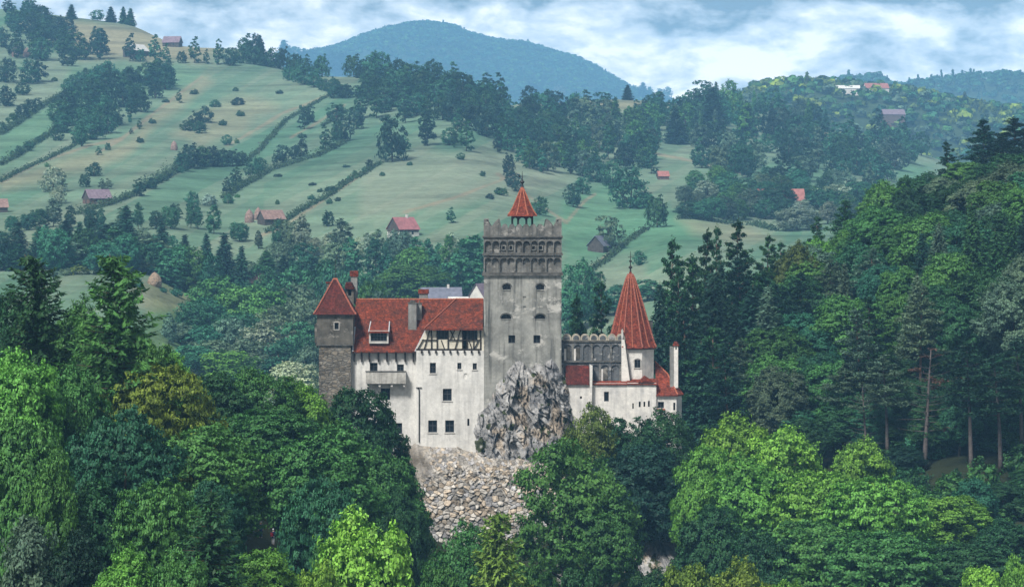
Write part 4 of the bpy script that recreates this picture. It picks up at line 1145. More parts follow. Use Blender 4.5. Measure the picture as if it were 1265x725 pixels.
def rubble_disp(x, z, a, b):
    k = np.clip((b - 575) / 45, 0, 1)                    # natural rock above, laid stones below
    wx, wz = x + (fbm(x * 0.8, z * 0.8) - 0.5) * 0.9, z + (fbm(x * 0.8 + 9, z * 0.8) - 0.5) * 0.7
    s1 = cells2(wx / 0.78, wz / 0.60); s2 = cells2(wx / 0.46 + 3, wz / 0.40)
    nat = fbm(x * 1.0 + 0.6 * z, z * 0.45 - 0.3 * x, octaves=5)
    big = k > 0.45 + 0.5 * (fbm(x * 0.4, z * 0.4) - 0.5)
    d1, d2, cid = (np.where(big, s1[i], s2[i]) for i in range(3))
    e = np.clip((d2 - d1) / 0.20, 0, 1)
    tilt = (hash3(np.floor(cid * 9173), np.zeros_like(cid), np.zeros_like(cid) + 4) - 0.5)
    stone = 0.34 * np.sqrt(e) + 0.5 * tilt * (0.5 - d1) + 0.45 * (cid - 0.5) * (e > 0.1) + 0.35 * (fbm(x * 2.6, z * 2.6, octaves=3) - 0.5)
    left = np.clip((548 - a) / 30, 0, 1) * np.clip((600 - b) / 12, 0, 1)
    d = stone * (0.55 + 0.45 * k) * (1 - left) + (nat - 0.5) * 2.6 * np.clip(1.1 - k, 0.15, 1)
    c = np.array([0.45, 0.425, 0.39]) * (0.45 + 1.0 * cid[..., None])
    warm = hash3(np.floor(cid * 9999), np.zeros_like(cid), np.zeros_like(cid))[..., None]
    c = np.where(warm > 0.72, c * np.array([1.08, 0.97, 0.84]), c); c = np.where(warm < 0.22, c * np.array([0.86, 0.9, 1.0]), c)
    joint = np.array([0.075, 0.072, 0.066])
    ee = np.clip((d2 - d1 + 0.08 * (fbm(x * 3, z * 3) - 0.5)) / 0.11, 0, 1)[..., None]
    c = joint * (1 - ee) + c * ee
    lf = left[..., None]
    c = c * (1 - lf) + (np.array([0.22, 0.20, 0.175]) + 0.42 * (nat[..., None] - 0.45) * np.array([1, 0.97, 0.92])) * lf
    up = (np.clip((575 - b) / 25, 0, 1) * np.clip((a - 545) / 30, 0, 1))[..., None] * 0.7
    c = c * (1 - up) + (np.array([0.40, 0.37, 0.33]) * (0.5 + 1.0 * nat[..., None])) * up
    return d, c
RUB = [(484, 560), (496, 550), (520, 546), (545, 548), (565, 548), (582, 553), (600, 560), (640, 565), (690, 572), (714, 600), (700, 700), (540, 705), (515, 650), (500, 600)]
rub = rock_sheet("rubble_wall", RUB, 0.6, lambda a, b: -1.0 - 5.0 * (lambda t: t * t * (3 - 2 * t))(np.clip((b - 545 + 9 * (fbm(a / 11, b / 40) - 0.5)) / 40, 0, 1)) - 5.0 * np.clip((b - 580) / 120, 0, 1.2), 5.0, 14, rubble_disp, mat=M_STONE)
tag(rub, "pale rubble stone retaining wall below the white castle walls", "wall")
LOW = [(690, 660), (706, 630), (728, 612), (770, 618), (800, 632), (822, 648), (842, 676), (850, 720), (845, 770), (690, 770)]
low = rock_sheet("rock_face", LOW, 0.9, lambda a, b: -30 - 14.0 * np.clip((b - 620) / 110, 0, 1.4), 9.0, 20, crag_disp, mat=M_ROCK)
tag(low, kind="structure")
# ------------------------------------------------------------------ trees: kinds
def leaf_material(name, transl=0.3, tinted=False):
    t = NT(name)
    info = t.n("ShaderNodeObjectInfo")
    geo = t.n("ShaderNodeNewGeometry")
    rpi = geo.outputs["Random Per Island"]
    clump = t.noise(0.35, 3, 0.6)
    val = t.math("ADD", t.math("MULTIPLY", rpi, 0.75), t.math("MULTIPLY", clump, 0.9))
    base = t.attr("tint") if tinted else info.outputs["Color"]
    c = t.mix(1.0, base, t.ramp(val, (0.25, 0.45), (0.8, 1.0), (1.35, 1.6)), "MULTIPLY")
    warm = t.mix(t.math("MULTIPLY", t.ramp(clump, (0.42, 0.0), (0.66, 1.0)), 0.34), c, t.mix(1.0, c, (1.35, 1.1, 0.7), "MULTIPLY"))
    d = t.n("ShaderNodeBsdfPrincipled")
    t.put(d.inputs["Base Color"], warm); d.inputs["Roughness"].default_value = 0.6
    d.inputs["Specular IOR Level"].default_value = 0.22
    tr = t.n("ShaderNodeBsdfTranslucent")
    t.put(tr.inputs["Color"], t.mix(1.0, warm, (1.1, 1.25, 0.8), "MULTIPLY"))
    m = t.n("ShaderNodeMixShader"); m.inputs[0].default_value = transl
    t.l(d.outputs[0], m.inputs[1]); t.l(tr.outputs[0], m.inputs[2]); t.l(m.outputs[0], t.out.inputs["Surface"])
    return t.m
M_LEAF = leaf_material("foliage", 0.2)
M_NEEDLE = leaf_material("needles", 0.15)
M_BARK = simple_mat("bark", (0.075, 0.058, 0.042), 0.95, 0.1, 0.4, 3.0)
M_PINEBARK = simple_mat("pine_bark", (0.15, 0.10, 0.075), 0.95, 0.1, 0.4, 2.0)
M_GREYBARK = simple_mat("grey_bark", (0.105, 0.092, 0.088), 0.95, 0.1, 0.35, 2.0)

def unit(v): return v / (np.linalg.norm(v, axis=-1, keepdims=True) + 1e-9)
def rand_dirs(r, n): return unit(r.normal(size=(n, 3)))

def leaves(r, pos, nrm, length, width, droop=0.2, fold=0.25):
    """one bent diamond per position: arrays of verts and quads"""
    n = len(pos)
    ax = rand_dirs(r, n)
    ax = unit(ax - nrm * (ax * nrm).sum(1, keepdims=True))
    ax[:, 2] -= droop; ax = unit(ax)
    sd = unit(np.cross(nrm, ax))
    L = (length * r.uniform(0.6, 1.35, n))[:, None]; W = (width * r.uniform(0.6, 1.3, n))[:, None]
    v = np.empty((n, 4, 3))
    v[:, 0] = pos - ax * L * 0.5
    v[:, 1] = pos + sd * W * 0.5 - ax * L * 0.05 + nrm * W * fold
    v[:, 2] = pos + ax * L * 0.5 - np.array([0, 0, 1]) * L * droop * 0.3
    v[:, 3] = pos - sd * W * 0.5 - ax * L * 0.05 + nrm * W * fold
    return v.reshape(-1, 3), np.arange(n * 4).reshape(n, 4)

def lobes_of(r, W, H, n, low=0.22, rl=(0.15, 0.25), top_taper=1.0):
    """centres and radii of the leafy masses of a broad crown W wide and H tall"""
    out = []
    zc, rz, rx = H * (1 + low) / 2, H * (1 - low) / 2, W / 2
    for i in range(n):
        t = (i + 0.5) / n
        cz = 1 - 1.75 * t
        a = i * 2.39996 + r.uniform(-0.5, 0.5)
        s = math.sqrt(max(0, 1 - cz * cz))
        k = r.uniform(0.62, 0.93)
        R = W * r.uniform(*rl)
        c = np.array([math.cos(a) * s * rx * k, math.sin(a) * s * rx * k, zc + cz * rz * k * r.uniform(0.9, 1.08)])
        if top_taper != 1.0:
            f = 1 - (1 - top_taper) * max(0, (c[2] - zc) / rz)
            c[:2] *= f; R *= 0.5 + 0.5 * f
        out.append((c, R))
    for i in range(max(2, n // 5)):
        c = np.array([r.uniform(-.25, .25) * rx, r.uniform(-.25, .25) * rx, zc + r.uniform(-0.3, 0.35) * rz])
        out.append((c, W * rl[1] * 1.1))
    return out, np.array([0, 0, zc])

def broad_mesh(seed, W, H, n_lobes, per_lobe, leaf, low=0.2, rl=(0.14, 0.24), taper=1.0, twigs=26, tight=0.19, flat=0.6, droop=0.06, sparse=0.0):
    r = np.random.default_rng(seed)
    lobes, mid = lobes_of(r, W, H, n_lobes, low, rl, taper)
    pos, nrm = [], []
    for c, R in lobes:
        if r.random() < sparse: continue
        out = unit((c - mid) * np.array([1, 1, 1.2]))
        tw = rand_dirs(r, twigs * 3)
        tw = tw[(tw @ out) > -0.35][:twigs]
        rad = R * r.uniform(0.62, 1.12, len(tw))
        tc_ = c + tw * rad[:, None] * np.array([1, 1, 0.8])
        m = max(3, per_lobe // max(1, len(tw)))
        spread = R * tight
        p = np.repeat(tc_, m, 0) + r.normal(size=(len(tw) * m, 3)) * np.array([1, 1, flat]) * spread
        nd = np.repeat(unit(tw * 0.9 + out * 0.45 + np.array([0, 0, 0.35])), m, 0)
        pos.append(p); nrm.append(unit(nd + r.normal(size=p.shape) * 0.38))
    pos = np.concatenate(pos); nrm = np.concatenate(nrm)
    keep = pos[:, 2] > 0.04 * H
    v, q = leaves(r, pos[keep], nrm[keep], leaf, leaf * 0.68, droop)
    me = mesh_np("broadleaf_crown", v, q, 4, [M_LEAF])
    tb = MB().mat(M_BARK)
    tr = W * 0.028
    bend = r.normal(size=2) * 0.03 * W
    tb.tube([(0, 0, -0.6), (bend[0] * 0.4, bend[1] * 0.4, H * 0.18), (bend[0], bend[1], H * 0.4), (bend[0] * 1.3, bend[1] * 1.3, H * 0.72)], [tr * 1.35, tr, tr * 0.75, tr * 0.25], 8)
    order = sorted(lobes, key=lambda q_: q_[0][2])
    for c, R in order[: max(6, int(len(lobes) * 0.6))]:
        z0 = H * r.uniform(0.16, 0.5)
        z0 = min(z0, c[2] - 0.1 * H) if c[2] > 0.22 * H else 0.12 * H
        f = z0 / (H * 0.4); f = min(f, 1.2)
        a = np.array([bend[0] * f, bend[1] * f, z0]); b = c
        m1 = a * 0.55 + b * 0.45 + np.array([0, 0, -0.04 * H])
        tb.tube([a, m1, b], [tr * 0.48, tr * 0.3, tr * 0.1], 5, cap=False)
    return me, tb.mesh("broadleaf_trunk", True)

def spruce_mesh(seed, W, H, leaf, whorl=0.55, dens=1.0, low=0.06, droop=0.28, ragged=0.2, bent=0.0, curve=0.85):
    r = np.random.default_rng(seed)
    pos, nrm, axs = [], [], []
    zs = np.arange(H * low, H * 0.985, whorl)
    lean = r.normal(size=2) * 0.01 * H
    def axis(z):
        t = z / H
        b = bent * max(0, t - 0.86) ** 2 * 50
        return np.array([lean[0] * t * t + b * H * 0.06, lean[1] * t * t, z - b * 0.02 * H])
    tb = MB().mat(M_BARK)
    zz = np.linspace(0, 1, 9)
    tb.tube([axis(z * H) - np.array([0, 0, 0.6 if z == 0 else 0]) for z in zz], [0.017 * H * (1 - 0.93 * z) for z in zz], 7)
    for z in zs:
        t = (z - H * low) / (H * (1 - low))
        Lm = W / 2 * (1 - t) ** curve * (1 if t > 0.12 else 0.75 + 2 * t) + 0.18
        nb = int(5 + 5 * (1 - t))
        a0 = r.uniform(0, 6.28)
        for b in range(nb):
            L = Lm * r.uniform(1 - ragged * 1.6, 1 + ragged)
            a = a0 + b * 6.283 / nb + r.uniform(-0.25, 0.25)
            d = np.array([math.cos(a), math.sin(a), 0]); s = np.array([-d[1], d[0], 0])
            o = axis(z)
            ns = max(2, int(L * 3.4 * dens))
            u = (np.arange(ns) + r.uniform(0.2, 0.9, ns)) / ns
            up = 0.25 * t
            zz_ = L * (-(droop + 0.1 * (1 - t)) * u + 0.16 * u ** 2.5 + up * u)
            side = r.normal(size=ns) * 0.16 * L * (1.1 - u)
            p = o + d * (u * L)[:, None] + s * side[:, None]; p[:, 2] += zz_ + r.normal(size=ns) * 0.05
            pos.append(p); n_ = np.tile(np.array([0, 0, 1.0]), (ns, 1)) + r.normal(size=(ns, 3)) * 0.5 + d * 0.4
            nrm.append(unit(n_)); ax_ = d + s * (np.sign(side) * 0.7)[:, None] + np.array([0, 0, -0.35]); axs.append(unit(ax_ + r.normal(size=(ns, 3)) * 0.2))
            if L > 1.2 and b % 2 == 0:
                e = o + d * L * 0.8; e[2] += L * (-(droop) * 0.8 + 0.08 + up * 0.8)
                tb.tube([o, e], [0.03 + 0.01 * L, 0.012], 3, cap=False)
    pos = np.concatenate(pos); nrm = np.concatenate(nrm); ax = np.concatenate(axs)
    ax = unit(ax - nrm * (ax * nrm).sum(1, keepdims=True)); sd = np.cross(nrm, ax)
    n = len(pos); L = (leaf * r.uniform(0.7, 1.4, n))[:, None]; Wd = L * 0.42
    v = np.empty((n, 4, 3)); dn = np.array([0, 0, 1.0])
    v[:, 0] = pos - ax * L * 0.45; v[:, 1] = pos + sd * Wd * 0.5 - dn * Wd * 0.35
    v[:, 2] = pos + ax * L * 0.6; v[:, 3] = pos - sd * Wd * 0.5 - dn * Wd * 0.35
    return mesh_np("spruce_crown", v.reshape(-1, 3), np.arange(n * 4).reshape(n, 4), 4, [M_NEEDLE]), tb.mesh("spruce_trunk", True)

def pine_mesh(seed, W, H, leaf, low=0.35, n_br=26, tufts=11, per=26, bark=None, dead=False):
    """a pine: bare lower trunk, spreading limbs that end in flat tufted pads"""
    r = np.random.default_rng(seed)
    tb = MB().mat(bark or M_PINEBARK)
    lean = r.normal(size=2) * 0.025 * H
    def axis(t): return np.array([lean[0] * t * t, lean[1] * t, t * H])
    tt = np.linspace(0, 0.985, 8)
    tb.tube([axis(t) - np.array([0, 0, 0.6 if t == 0 else 0]) for t in tt], [0.016 * H * (1 - 0.85 * t) for t in tt], 7)
    pos, nrm = [], []
    for i in range(n_br):
        t = low + (0.99 - low) * (i + r.uniform(0, 1)) / n_br
        k = (t - low) / (1 - low)
        L = W / 2 * (0.55 + 0.45 * math.sin(math.pi * min(1, k * 0.8 + 0.25))) * (1 - 0.72 * k ** 2.2) * r.uniform(0.6, 1.1)
        a = i * 2.4 + r.uniform(-0.5, 0.5)
        d = np.array([math.cos(a), math.sin(a), 0])
        rise = 0.05 + 0.55 * k + r.uniform(-0.12, 0.12)
        o = axis(t); e = o + d * L + np.array([0, 0, rise * L])
        mdl = o + d * L * 0.5 + np.array([0, 0, rise * L * 0.3])
        tb.tube([o, mdl, e], [0.05 + 0.012 * L, 0.04, 0.015], 4, cap=False)
        if dead and r.random() < 0.75: continue
        nt = max(2, int(tufts * L / (W / 2)))
        for j in range(nt):
            f = r.uniform(0.35, 1.05)
            c = o + (e - o) * f + np.array([r.normal() * 0.16 * L, r.normal() * 0.16 * L, 0.12 * L * r.uniform(0, 1)])
            p = c + r.normal(size=(per, 3)) * np.array([0.42, 0.42, 0.16]) * (0.35 + 0.16 * L)
            pos.append(p); nrm.append(unit(np.array([0, 0, 1.0]) + r.normal(size=(per, 3)) * 0.5))
    top = axis(0.985)
    p = top + r.normal(size=(per * 3, 3)) * np.array([0.35, 0.35, 0.5]) * (W * 0.05 + 0.2)
    if not dead: pos.append(p); nrm.append(unit(np.array([0, 0, 1.0]) + r.normal(size=p.shape) * 0.6))
    pos = np.concatenate(pos); nrm = np.concatenate(nrm)
    v, q = leaves(r, pos, nrm, leaf, leaf * 0.4, 0.05)
    return mesh_np("pine_crown", v, q, 4, [M_NEEDLE]), tb.mesh("pine_trunk", True)

KINDS = {}
def kind(key, w, h, pair): KINDS.setdefault(key, []).append((w, h, pair))
for s in range(4):   # near trees of the valley side
    kind("broad", 12, 15, broad_mesh(100 + s, 12, 15, 34, 1150, 0.36, 0.06, (0.10, 0.175), twigs=44, tight=0.135))
for s in range(2):
    kind("layered", 13, 12, broad_mesh(110 + s, 13, 12, 36, 1000, 0.35, 0.04, (0.11, 0.17), flat=0.3, twigs=30, tight=0.15, droop=0.15))
for s in range(2):
    kind("airy", 12, 15, broad_mesh(120 + s, 12, 15, 28, 760, 0.34, 0.12, (0.11, 0.19), twigs=24, tight=0.14, sparse=0.1))
kind("column", 6, 15, broad_mesh(130, 6, 15, 26, 700, 0.34, 0.02, (0.22, 0.34), taper=0.5))
for s in range(2):
    kind("spruce", 8, 22, spruce_mesh(140 + s, 8, 22, 0.7, 0.4, 2.4))
kind("bigspruce", 12, 18, spruce_mesh(145, 12, 18, 0.5, 0.36, 3.6, droop=0.2, curve=0.75))
kind("larch", 10, 22, spruce_mesh(150, 10, 22, 0.6, 0.36, 3.2, ragged=0.4, bent=1.0, droop=0.15, curve=0.5))
kind("larch", 10, 22, spruce_mesh(151, 10, 22, 0.6, 0.36, 3.2, ragged=0.35, bent=0.5, droop=0.12, curve=0.5))
for s in range(3):
    kind("pine", 9, 20, pine_mesh(160 + s, 9, 20, 0.6, low=(0.12, 0.2, 0.38)[s], n_br=46, tufts=13, per=34))
for s in range(2):
    kind("tallpine", 8, 20, pine_mesh(165 + s, 8, 20, 0.5, low=0.5, n_br=34, tufts=12, per=26, bark=M_GREYBARK))
kind("deadpine", 8, 22, pine_mesh(170, 8, 22, 0.5, low=0.3, n_br=34, bark=M_GREYBARK, dead=True))
for s in range(4):   # the same growth with fewer, larger sprays for trees of the far side of the valley
    kind("mbroad", 12, 14, broad_mesh(200 + s, 12, 14, 22, 230, 0.75, -0.02, (0.15, 0.24), twigs=14))
kind("mcolumn", 7, 16, broad_mesh(210, 7, 16, 18, 190, 0.75, -0.02, (0.22, 0.34), taper=0.45, twigs=12))
kind("mcolumn", 7, 16, broad_mesh(211, 7, 16, 16, 190, 0.75, -0.02, (0.22, 0.34), taper=0.6, twigs=12))
for s in range(2):
    kind("mspruce", 8, 21, spruce_mesh(220 + s, 8, 21, 1.5, 0.62, 1.1, curve=0.8, low=0.02))
for s in range(3):
    kind("hbroad", 12, 13, broad_mesh(300 + s, 12, 13, 15, 100, 1.15, -0.1, (0.18, 0.28), twigs=9))
kind("hcolumn", 6, 15, broad_mesh(310, 6, 15, 11, 90, 1.0, -0.06, (0.24, 0.36), taper=0.45, twigs=9))
kind("hspruce", 8, 20, spruce_mesh(320, 8, 20, 2.2, 0.85, 0.8, curve=0.8, low=0.02))
for s in range(2):
    kind("bush", 7, 4.5, broad_mesh(330 + s, 7, 4.5, 12, 110, 0.7, -0.1, (0.18, 0.28), twigs=9))
NAMES = {"broad": "broadleaf_tree", "layered": "broadleaf_tree", "airy": "broadleaf_tree", "column": "broadleaf_tree", "spruce": "spruce_tree", "larch": "larch_tree", "bigspruce": "spruce_tree",
         "pine": "pine_tree", "tallpine": "pine_tree", "deadpine": "dead_pine_tree", "mbroad": "valley_tree", "mcolumn": "valley_tree", "mspruce": "spruce_tree",
         "hbroad": "hillside_tree", "hcolumn": "hillside_tree", "hspruce": "spruce_tree", "bush": "bush"}
CATS = {"broadleaf_tree": "tree", "valley_tree": "tree", "hillside_tree": "tree", "spruce_tree": "spruce", "larch_tree": "larch", "pine_tree": "pine", "dead_pine_tree": "dead tree", "bush": "bush"}
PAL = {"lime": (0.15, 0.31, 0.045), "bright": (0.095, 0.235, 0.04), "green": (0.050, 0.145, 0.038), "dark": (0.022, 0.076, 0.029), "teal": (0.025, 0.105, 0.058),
       "gold": (0.115, 0.185, 0.03), "olive": (0.075, 0.125, 0.03), "yellow": (0.17, 0.25, 0.03), "blue": (0.012, 0.046, 0.03), "rust": (0.10, 0.052, 0.036), "silver": (0.20, 0.27, 0.21), "grey": (0.07, 0.125, 0.085)}
SAID = {"lime": "lime green", "bright": "bright green", "green": "mid green", "dark": "dark green", "teal": "blue green", "olive": "olive green", "gold": "yellowish green", "yellow": "yellow green",
        "blue": "blackish green", "rust": "rust brown", "silver": "pale silvery", "grey": "grey green"}
FORM = {"broad": "round tree", "layered": "layered spreading tree", "airy": "open branched tree", "column": "tall narrow tree", "spruce": "spruce", "larch": "feathery larch", "bigspruce": "spruce", "pine": "pine",
        "tallpine": "bare trunked pine", "deadpine": "half dead pine with bare branches", "mbroad": "round tree", "mcolumn": "slender tree", "mspruce": "spruce", "hbroad": "round tree", "hcolumn": "slender tree", "hspruce": "spruce", "bush": "bush"}
TREES = []    # dicts, built once all are known
def tree(kd, px, d, py_top, w_px, colour, place, label=None, group=None, z=None):
    """a tree standing on the ground at distance d, its tip seen at row py_top and its crown w_px wide"""
    x = (px - CX) / F * d
    zb = zpx(px, d) if z is None else z
    h = EYE - (py_top - HY) / F * d - zb
    if h < 1.2: return
    TREES.append(dict(k=kd, px=px, d=d, x=x, z=zb, h=h, w=w_px / F * d, c=colour, place=place, label=label, group=group or ("trees " + place)))
def tree_at(kd, px, py_base, h_px, w_px, colour, place, label=None, group=None, dmin=700):
    """a tree whose foot is seen at (px, py_base)"""
    d = d_of(px, py_base, dmin)
    if d is None: return
    TREES.append(dict(k=kd, px=px, d=d, x=(px - CX) / F * d, z=zpx(px, d), h=h_px / F * d, w=w_px / F * d, c=colour, place=place, label=label, group=group or ("trees " + place)))

def wood(poly, step, kinds, colours, h, w, place, group=None, seed=1, dmin=700, dmax=8000, jit=0.45, aspect=0.55):
    """fills the patch of ground seen inside a polygon with single trees, step pixels apart along the rows"""
    r = np.random.default_rng(seed)
    xs = [p[0] for p in poly]; ys = [p[1] for p in poly]
    y = min(ys)
    row = 0
    while y < max(ys):
        x = min(xs) + (row % 2) * step / 2
        while x < max(xs):
            qx, qy = x + r.uniform(-jit, jit) * step, y + r.uniform(-jit, jit) * step * aspect
            if inside(poly, np.array([qx]), np.array([qy]))[0] and fbm(np.array(qx / 30), np.array(qy / 16 + seed), octaves=2) < 0.68:
                k_ = kinds[r.integers(len(kinds))]
                f = r.uniform(0.72, 1.2)
                hh, ww = h * f, w * f * r.uniform(0.85, 1.2)
                if "spruce" in k_: hh *= 1.3; ww *= 0.62
                if "column" in k_: hh *= 1.15; ww *= 0.6
                tree_at(k_, qx, qy, hh, ww, colours[r.integers(len(colours))], place, None, group, dmin)
            x += step
        y += step * aspect; row += 1
def row(pts, step, kinds, colours, h, w, place, group=None, seed=1, dmin=700, jit=0.3):
    r = np.random.default_rng(seed)
    for (x0, y0), (x1, y1) in zip(pts[:-1], pts[1:]):
        n = max(1, int(math.hypot(x1 - x0, y1 - y0) / step))
        for i in range(n):
            t = (i + r.uniform(0.5 - jit, 0.5 + jit)) / n
            f = r.uniform(0.65, 1.25); k_ = kinds[r.integers(len(kinds))]
            ww = w * f * r.uniform(0.8, 1.2); hh = h * f
            if "column" in k_: hh *= 1.25; ww *= 0.6
            if k_ == "bush": hh *= 0.5
            tree_at(k_, x0 + (x1 - x0) * t, y0 + (y1 - y0) * t, hh, ww, colours[r.integers(len(colours))], place, None, group, dmin)
# ------------------------------------------------------------------ trees: planting
G1 = "on the near bank left of the castle"
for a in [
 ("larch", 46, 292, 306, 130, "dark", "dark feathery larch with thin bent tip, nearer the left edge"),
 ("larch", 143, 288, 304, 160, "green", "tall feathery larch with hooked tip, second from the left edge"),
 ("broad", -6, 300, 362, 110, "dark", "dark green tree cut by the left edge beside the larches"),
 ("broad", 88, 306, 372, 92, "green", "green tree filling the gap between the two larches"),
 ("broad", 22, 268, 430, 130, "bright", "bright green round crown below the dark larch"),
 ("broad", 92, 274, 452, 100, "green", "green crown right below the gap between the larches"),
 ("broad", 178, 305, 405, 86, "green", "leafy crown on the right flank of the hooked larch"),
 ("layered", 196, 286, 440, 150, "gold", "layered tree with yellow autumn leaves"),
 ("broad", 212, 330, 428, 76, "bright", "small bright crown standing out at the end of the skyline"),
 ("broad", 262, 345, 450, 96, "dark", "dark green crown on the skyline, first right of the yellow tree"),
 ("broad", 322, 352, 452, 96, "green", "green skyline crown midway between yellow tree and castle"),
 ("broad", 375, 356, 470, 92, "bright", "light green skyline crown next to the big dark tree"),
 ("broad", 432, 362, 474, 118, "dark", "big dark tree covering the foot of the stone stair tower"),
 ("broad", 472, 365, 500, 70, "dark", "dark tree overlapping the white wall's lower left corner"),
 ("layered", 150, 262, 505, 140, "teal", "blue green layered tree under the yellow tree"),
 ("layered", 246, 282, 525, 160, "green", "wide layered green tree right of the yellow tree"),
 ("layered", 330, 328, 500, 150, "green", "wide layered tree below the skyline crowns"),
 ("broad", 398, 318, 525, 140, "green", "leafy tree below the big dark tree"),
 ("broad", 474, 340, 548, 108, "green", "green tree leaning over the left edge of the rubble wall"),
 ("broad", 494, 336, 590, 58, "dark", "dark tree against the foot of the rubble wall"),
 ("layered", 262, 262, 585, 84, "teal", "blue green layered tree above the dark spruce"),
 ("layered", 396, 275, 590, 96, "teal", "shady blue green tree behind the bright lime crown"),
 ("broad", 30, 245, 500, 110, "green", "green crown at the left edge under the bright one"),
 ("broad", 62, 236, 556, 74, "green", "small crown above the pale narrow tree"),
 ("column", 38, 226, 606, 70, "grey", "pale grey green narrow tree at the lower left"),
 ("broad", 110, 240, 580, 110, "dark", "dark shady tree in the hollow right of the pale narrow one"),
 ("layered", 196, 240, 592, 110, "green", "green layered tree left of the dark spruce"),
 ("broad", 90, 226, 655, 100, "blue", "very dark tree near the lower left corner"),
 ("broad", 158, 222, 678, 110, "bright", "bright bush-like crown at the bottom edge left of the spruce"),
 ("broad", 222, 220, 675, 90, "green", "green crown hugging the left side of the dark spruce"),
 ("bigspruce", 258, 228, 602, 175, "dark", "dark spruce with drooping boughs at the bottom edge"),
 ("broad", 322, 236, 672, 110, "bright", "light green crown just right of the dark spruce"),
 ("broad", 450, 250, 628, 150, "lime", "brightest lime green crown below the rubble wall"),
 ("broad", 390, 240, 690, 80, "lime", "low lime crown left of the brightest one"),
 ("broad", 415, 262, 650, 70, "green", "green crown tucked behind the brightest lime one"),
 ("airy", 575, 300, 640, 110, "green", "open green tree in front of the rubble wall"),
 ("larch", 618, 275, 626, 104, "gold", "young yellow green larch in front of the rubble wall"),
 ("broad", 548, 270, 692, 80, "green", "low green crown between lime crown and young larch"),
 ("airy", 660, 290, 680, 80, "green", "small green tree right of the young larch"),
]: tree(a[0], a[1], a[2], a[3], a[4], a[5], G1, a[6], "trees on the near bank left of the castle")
G2 = "below the castle rock"
for a in [
 ("airy", 706, 352, 536, 152, "green", "large open green tree standing against the crag"),
 ("airy", 745, 348, 595, 110, "green", "blue green tree on the right flank of the large open tree"),
 ("airy", 730, 392, 496, 84, "olive", "olive tree before the white annex wall"),
 ("airy", 778, 394, 506, 100, "dark", "dark tree below the round tower"),
 ("airy", 822, 396, 502, 86, "dark", "dark thin tree right below the lean-to roof"),
 ("broad", 800, 384, 545, 120, "blue", "very dark tree under the round tower's trees"),
 ("broad", 752, 382, 560, 90, "blue", "very dark tree in the gap behind the large open tree"),
 ("broad", 905, 388, 510, 120, "lime", "bright lime tree closest to the castle's right end"),
 ("broad", 868, 376, 545, 80, "bright", "bright green tree tucked left under the bright lime one"),
 ("broad", 965, 385, 524, 120, "lime", "bright lime tree, the second from the castle's right end"),
 ("broad", 935, 370, 565, 130, "bright", "bright green tree in front of the pair of lime crowns"),
 ("broad", 1058, 388, 542, 84, "lime", "isolated lime crown in front of the pine trunks"),
 ("layered", 1020, 366, 575, 140, "bright", "wide bright tree below the isolated lime crown"),
 ("layered", 1085, 360, 588, 130, "bright", "bright layered tree right of the wide bright one"),
 ("broad", 1165, 372, 606, 120, "bright", "bright green round tree before the dark pine slope"),
 ("layered", 1000, 345, 635, 160, "green", "shady green tree under the bright row"),
 ("layered", 1090, 340, 650, 170, "green", "wide shady tree under the bright layered one"),
 ("layered", 1180, 345, 668, 150, "dark", "wide dark tree near the lower right corner"),
 ("broad", 880, 350, 620, 90, "dark", "dark tree right of the lower rock face"),
 ("broad", 940, 340, 650, 90, "dark", "dark tree at the right of the lower rock face"),
 ("broad", 850, 290, 684, 80, "gold", "yellow green crown rising at the bottom edge below the rock"),
 ("broad", 905, 286, 688, 100, "gold", "yellow green crown at the bottom edge, larger"),
 ("broad", 965, 284, 702, 80, "bright", "bright crown low at the bottom edge"),
 ("broad", 1215, 290, 694, 84, "lime", "lime crown at the bottom edge near the right corner"),
 ("broad", 1262, 300, 684, 60, "bright", "bright crown in the lower right corner"),
 ("broad", 1240, 352, 640, 90, "dark", "dark tree at the right edge above the corner"),
 ("broad", 806, 322, 698, 76, "dark", "dark low tree in front of the lower rock face"),
 ("broad", 712, 300, 690, 70, "dark", "dark low tree beneath the large open tree"),
]: tree(a[0], a[1], a[2], a[3], a[4], a[5], G2, a[6], "trees below the castle rock")
G3 = "on the slope right of the castle"
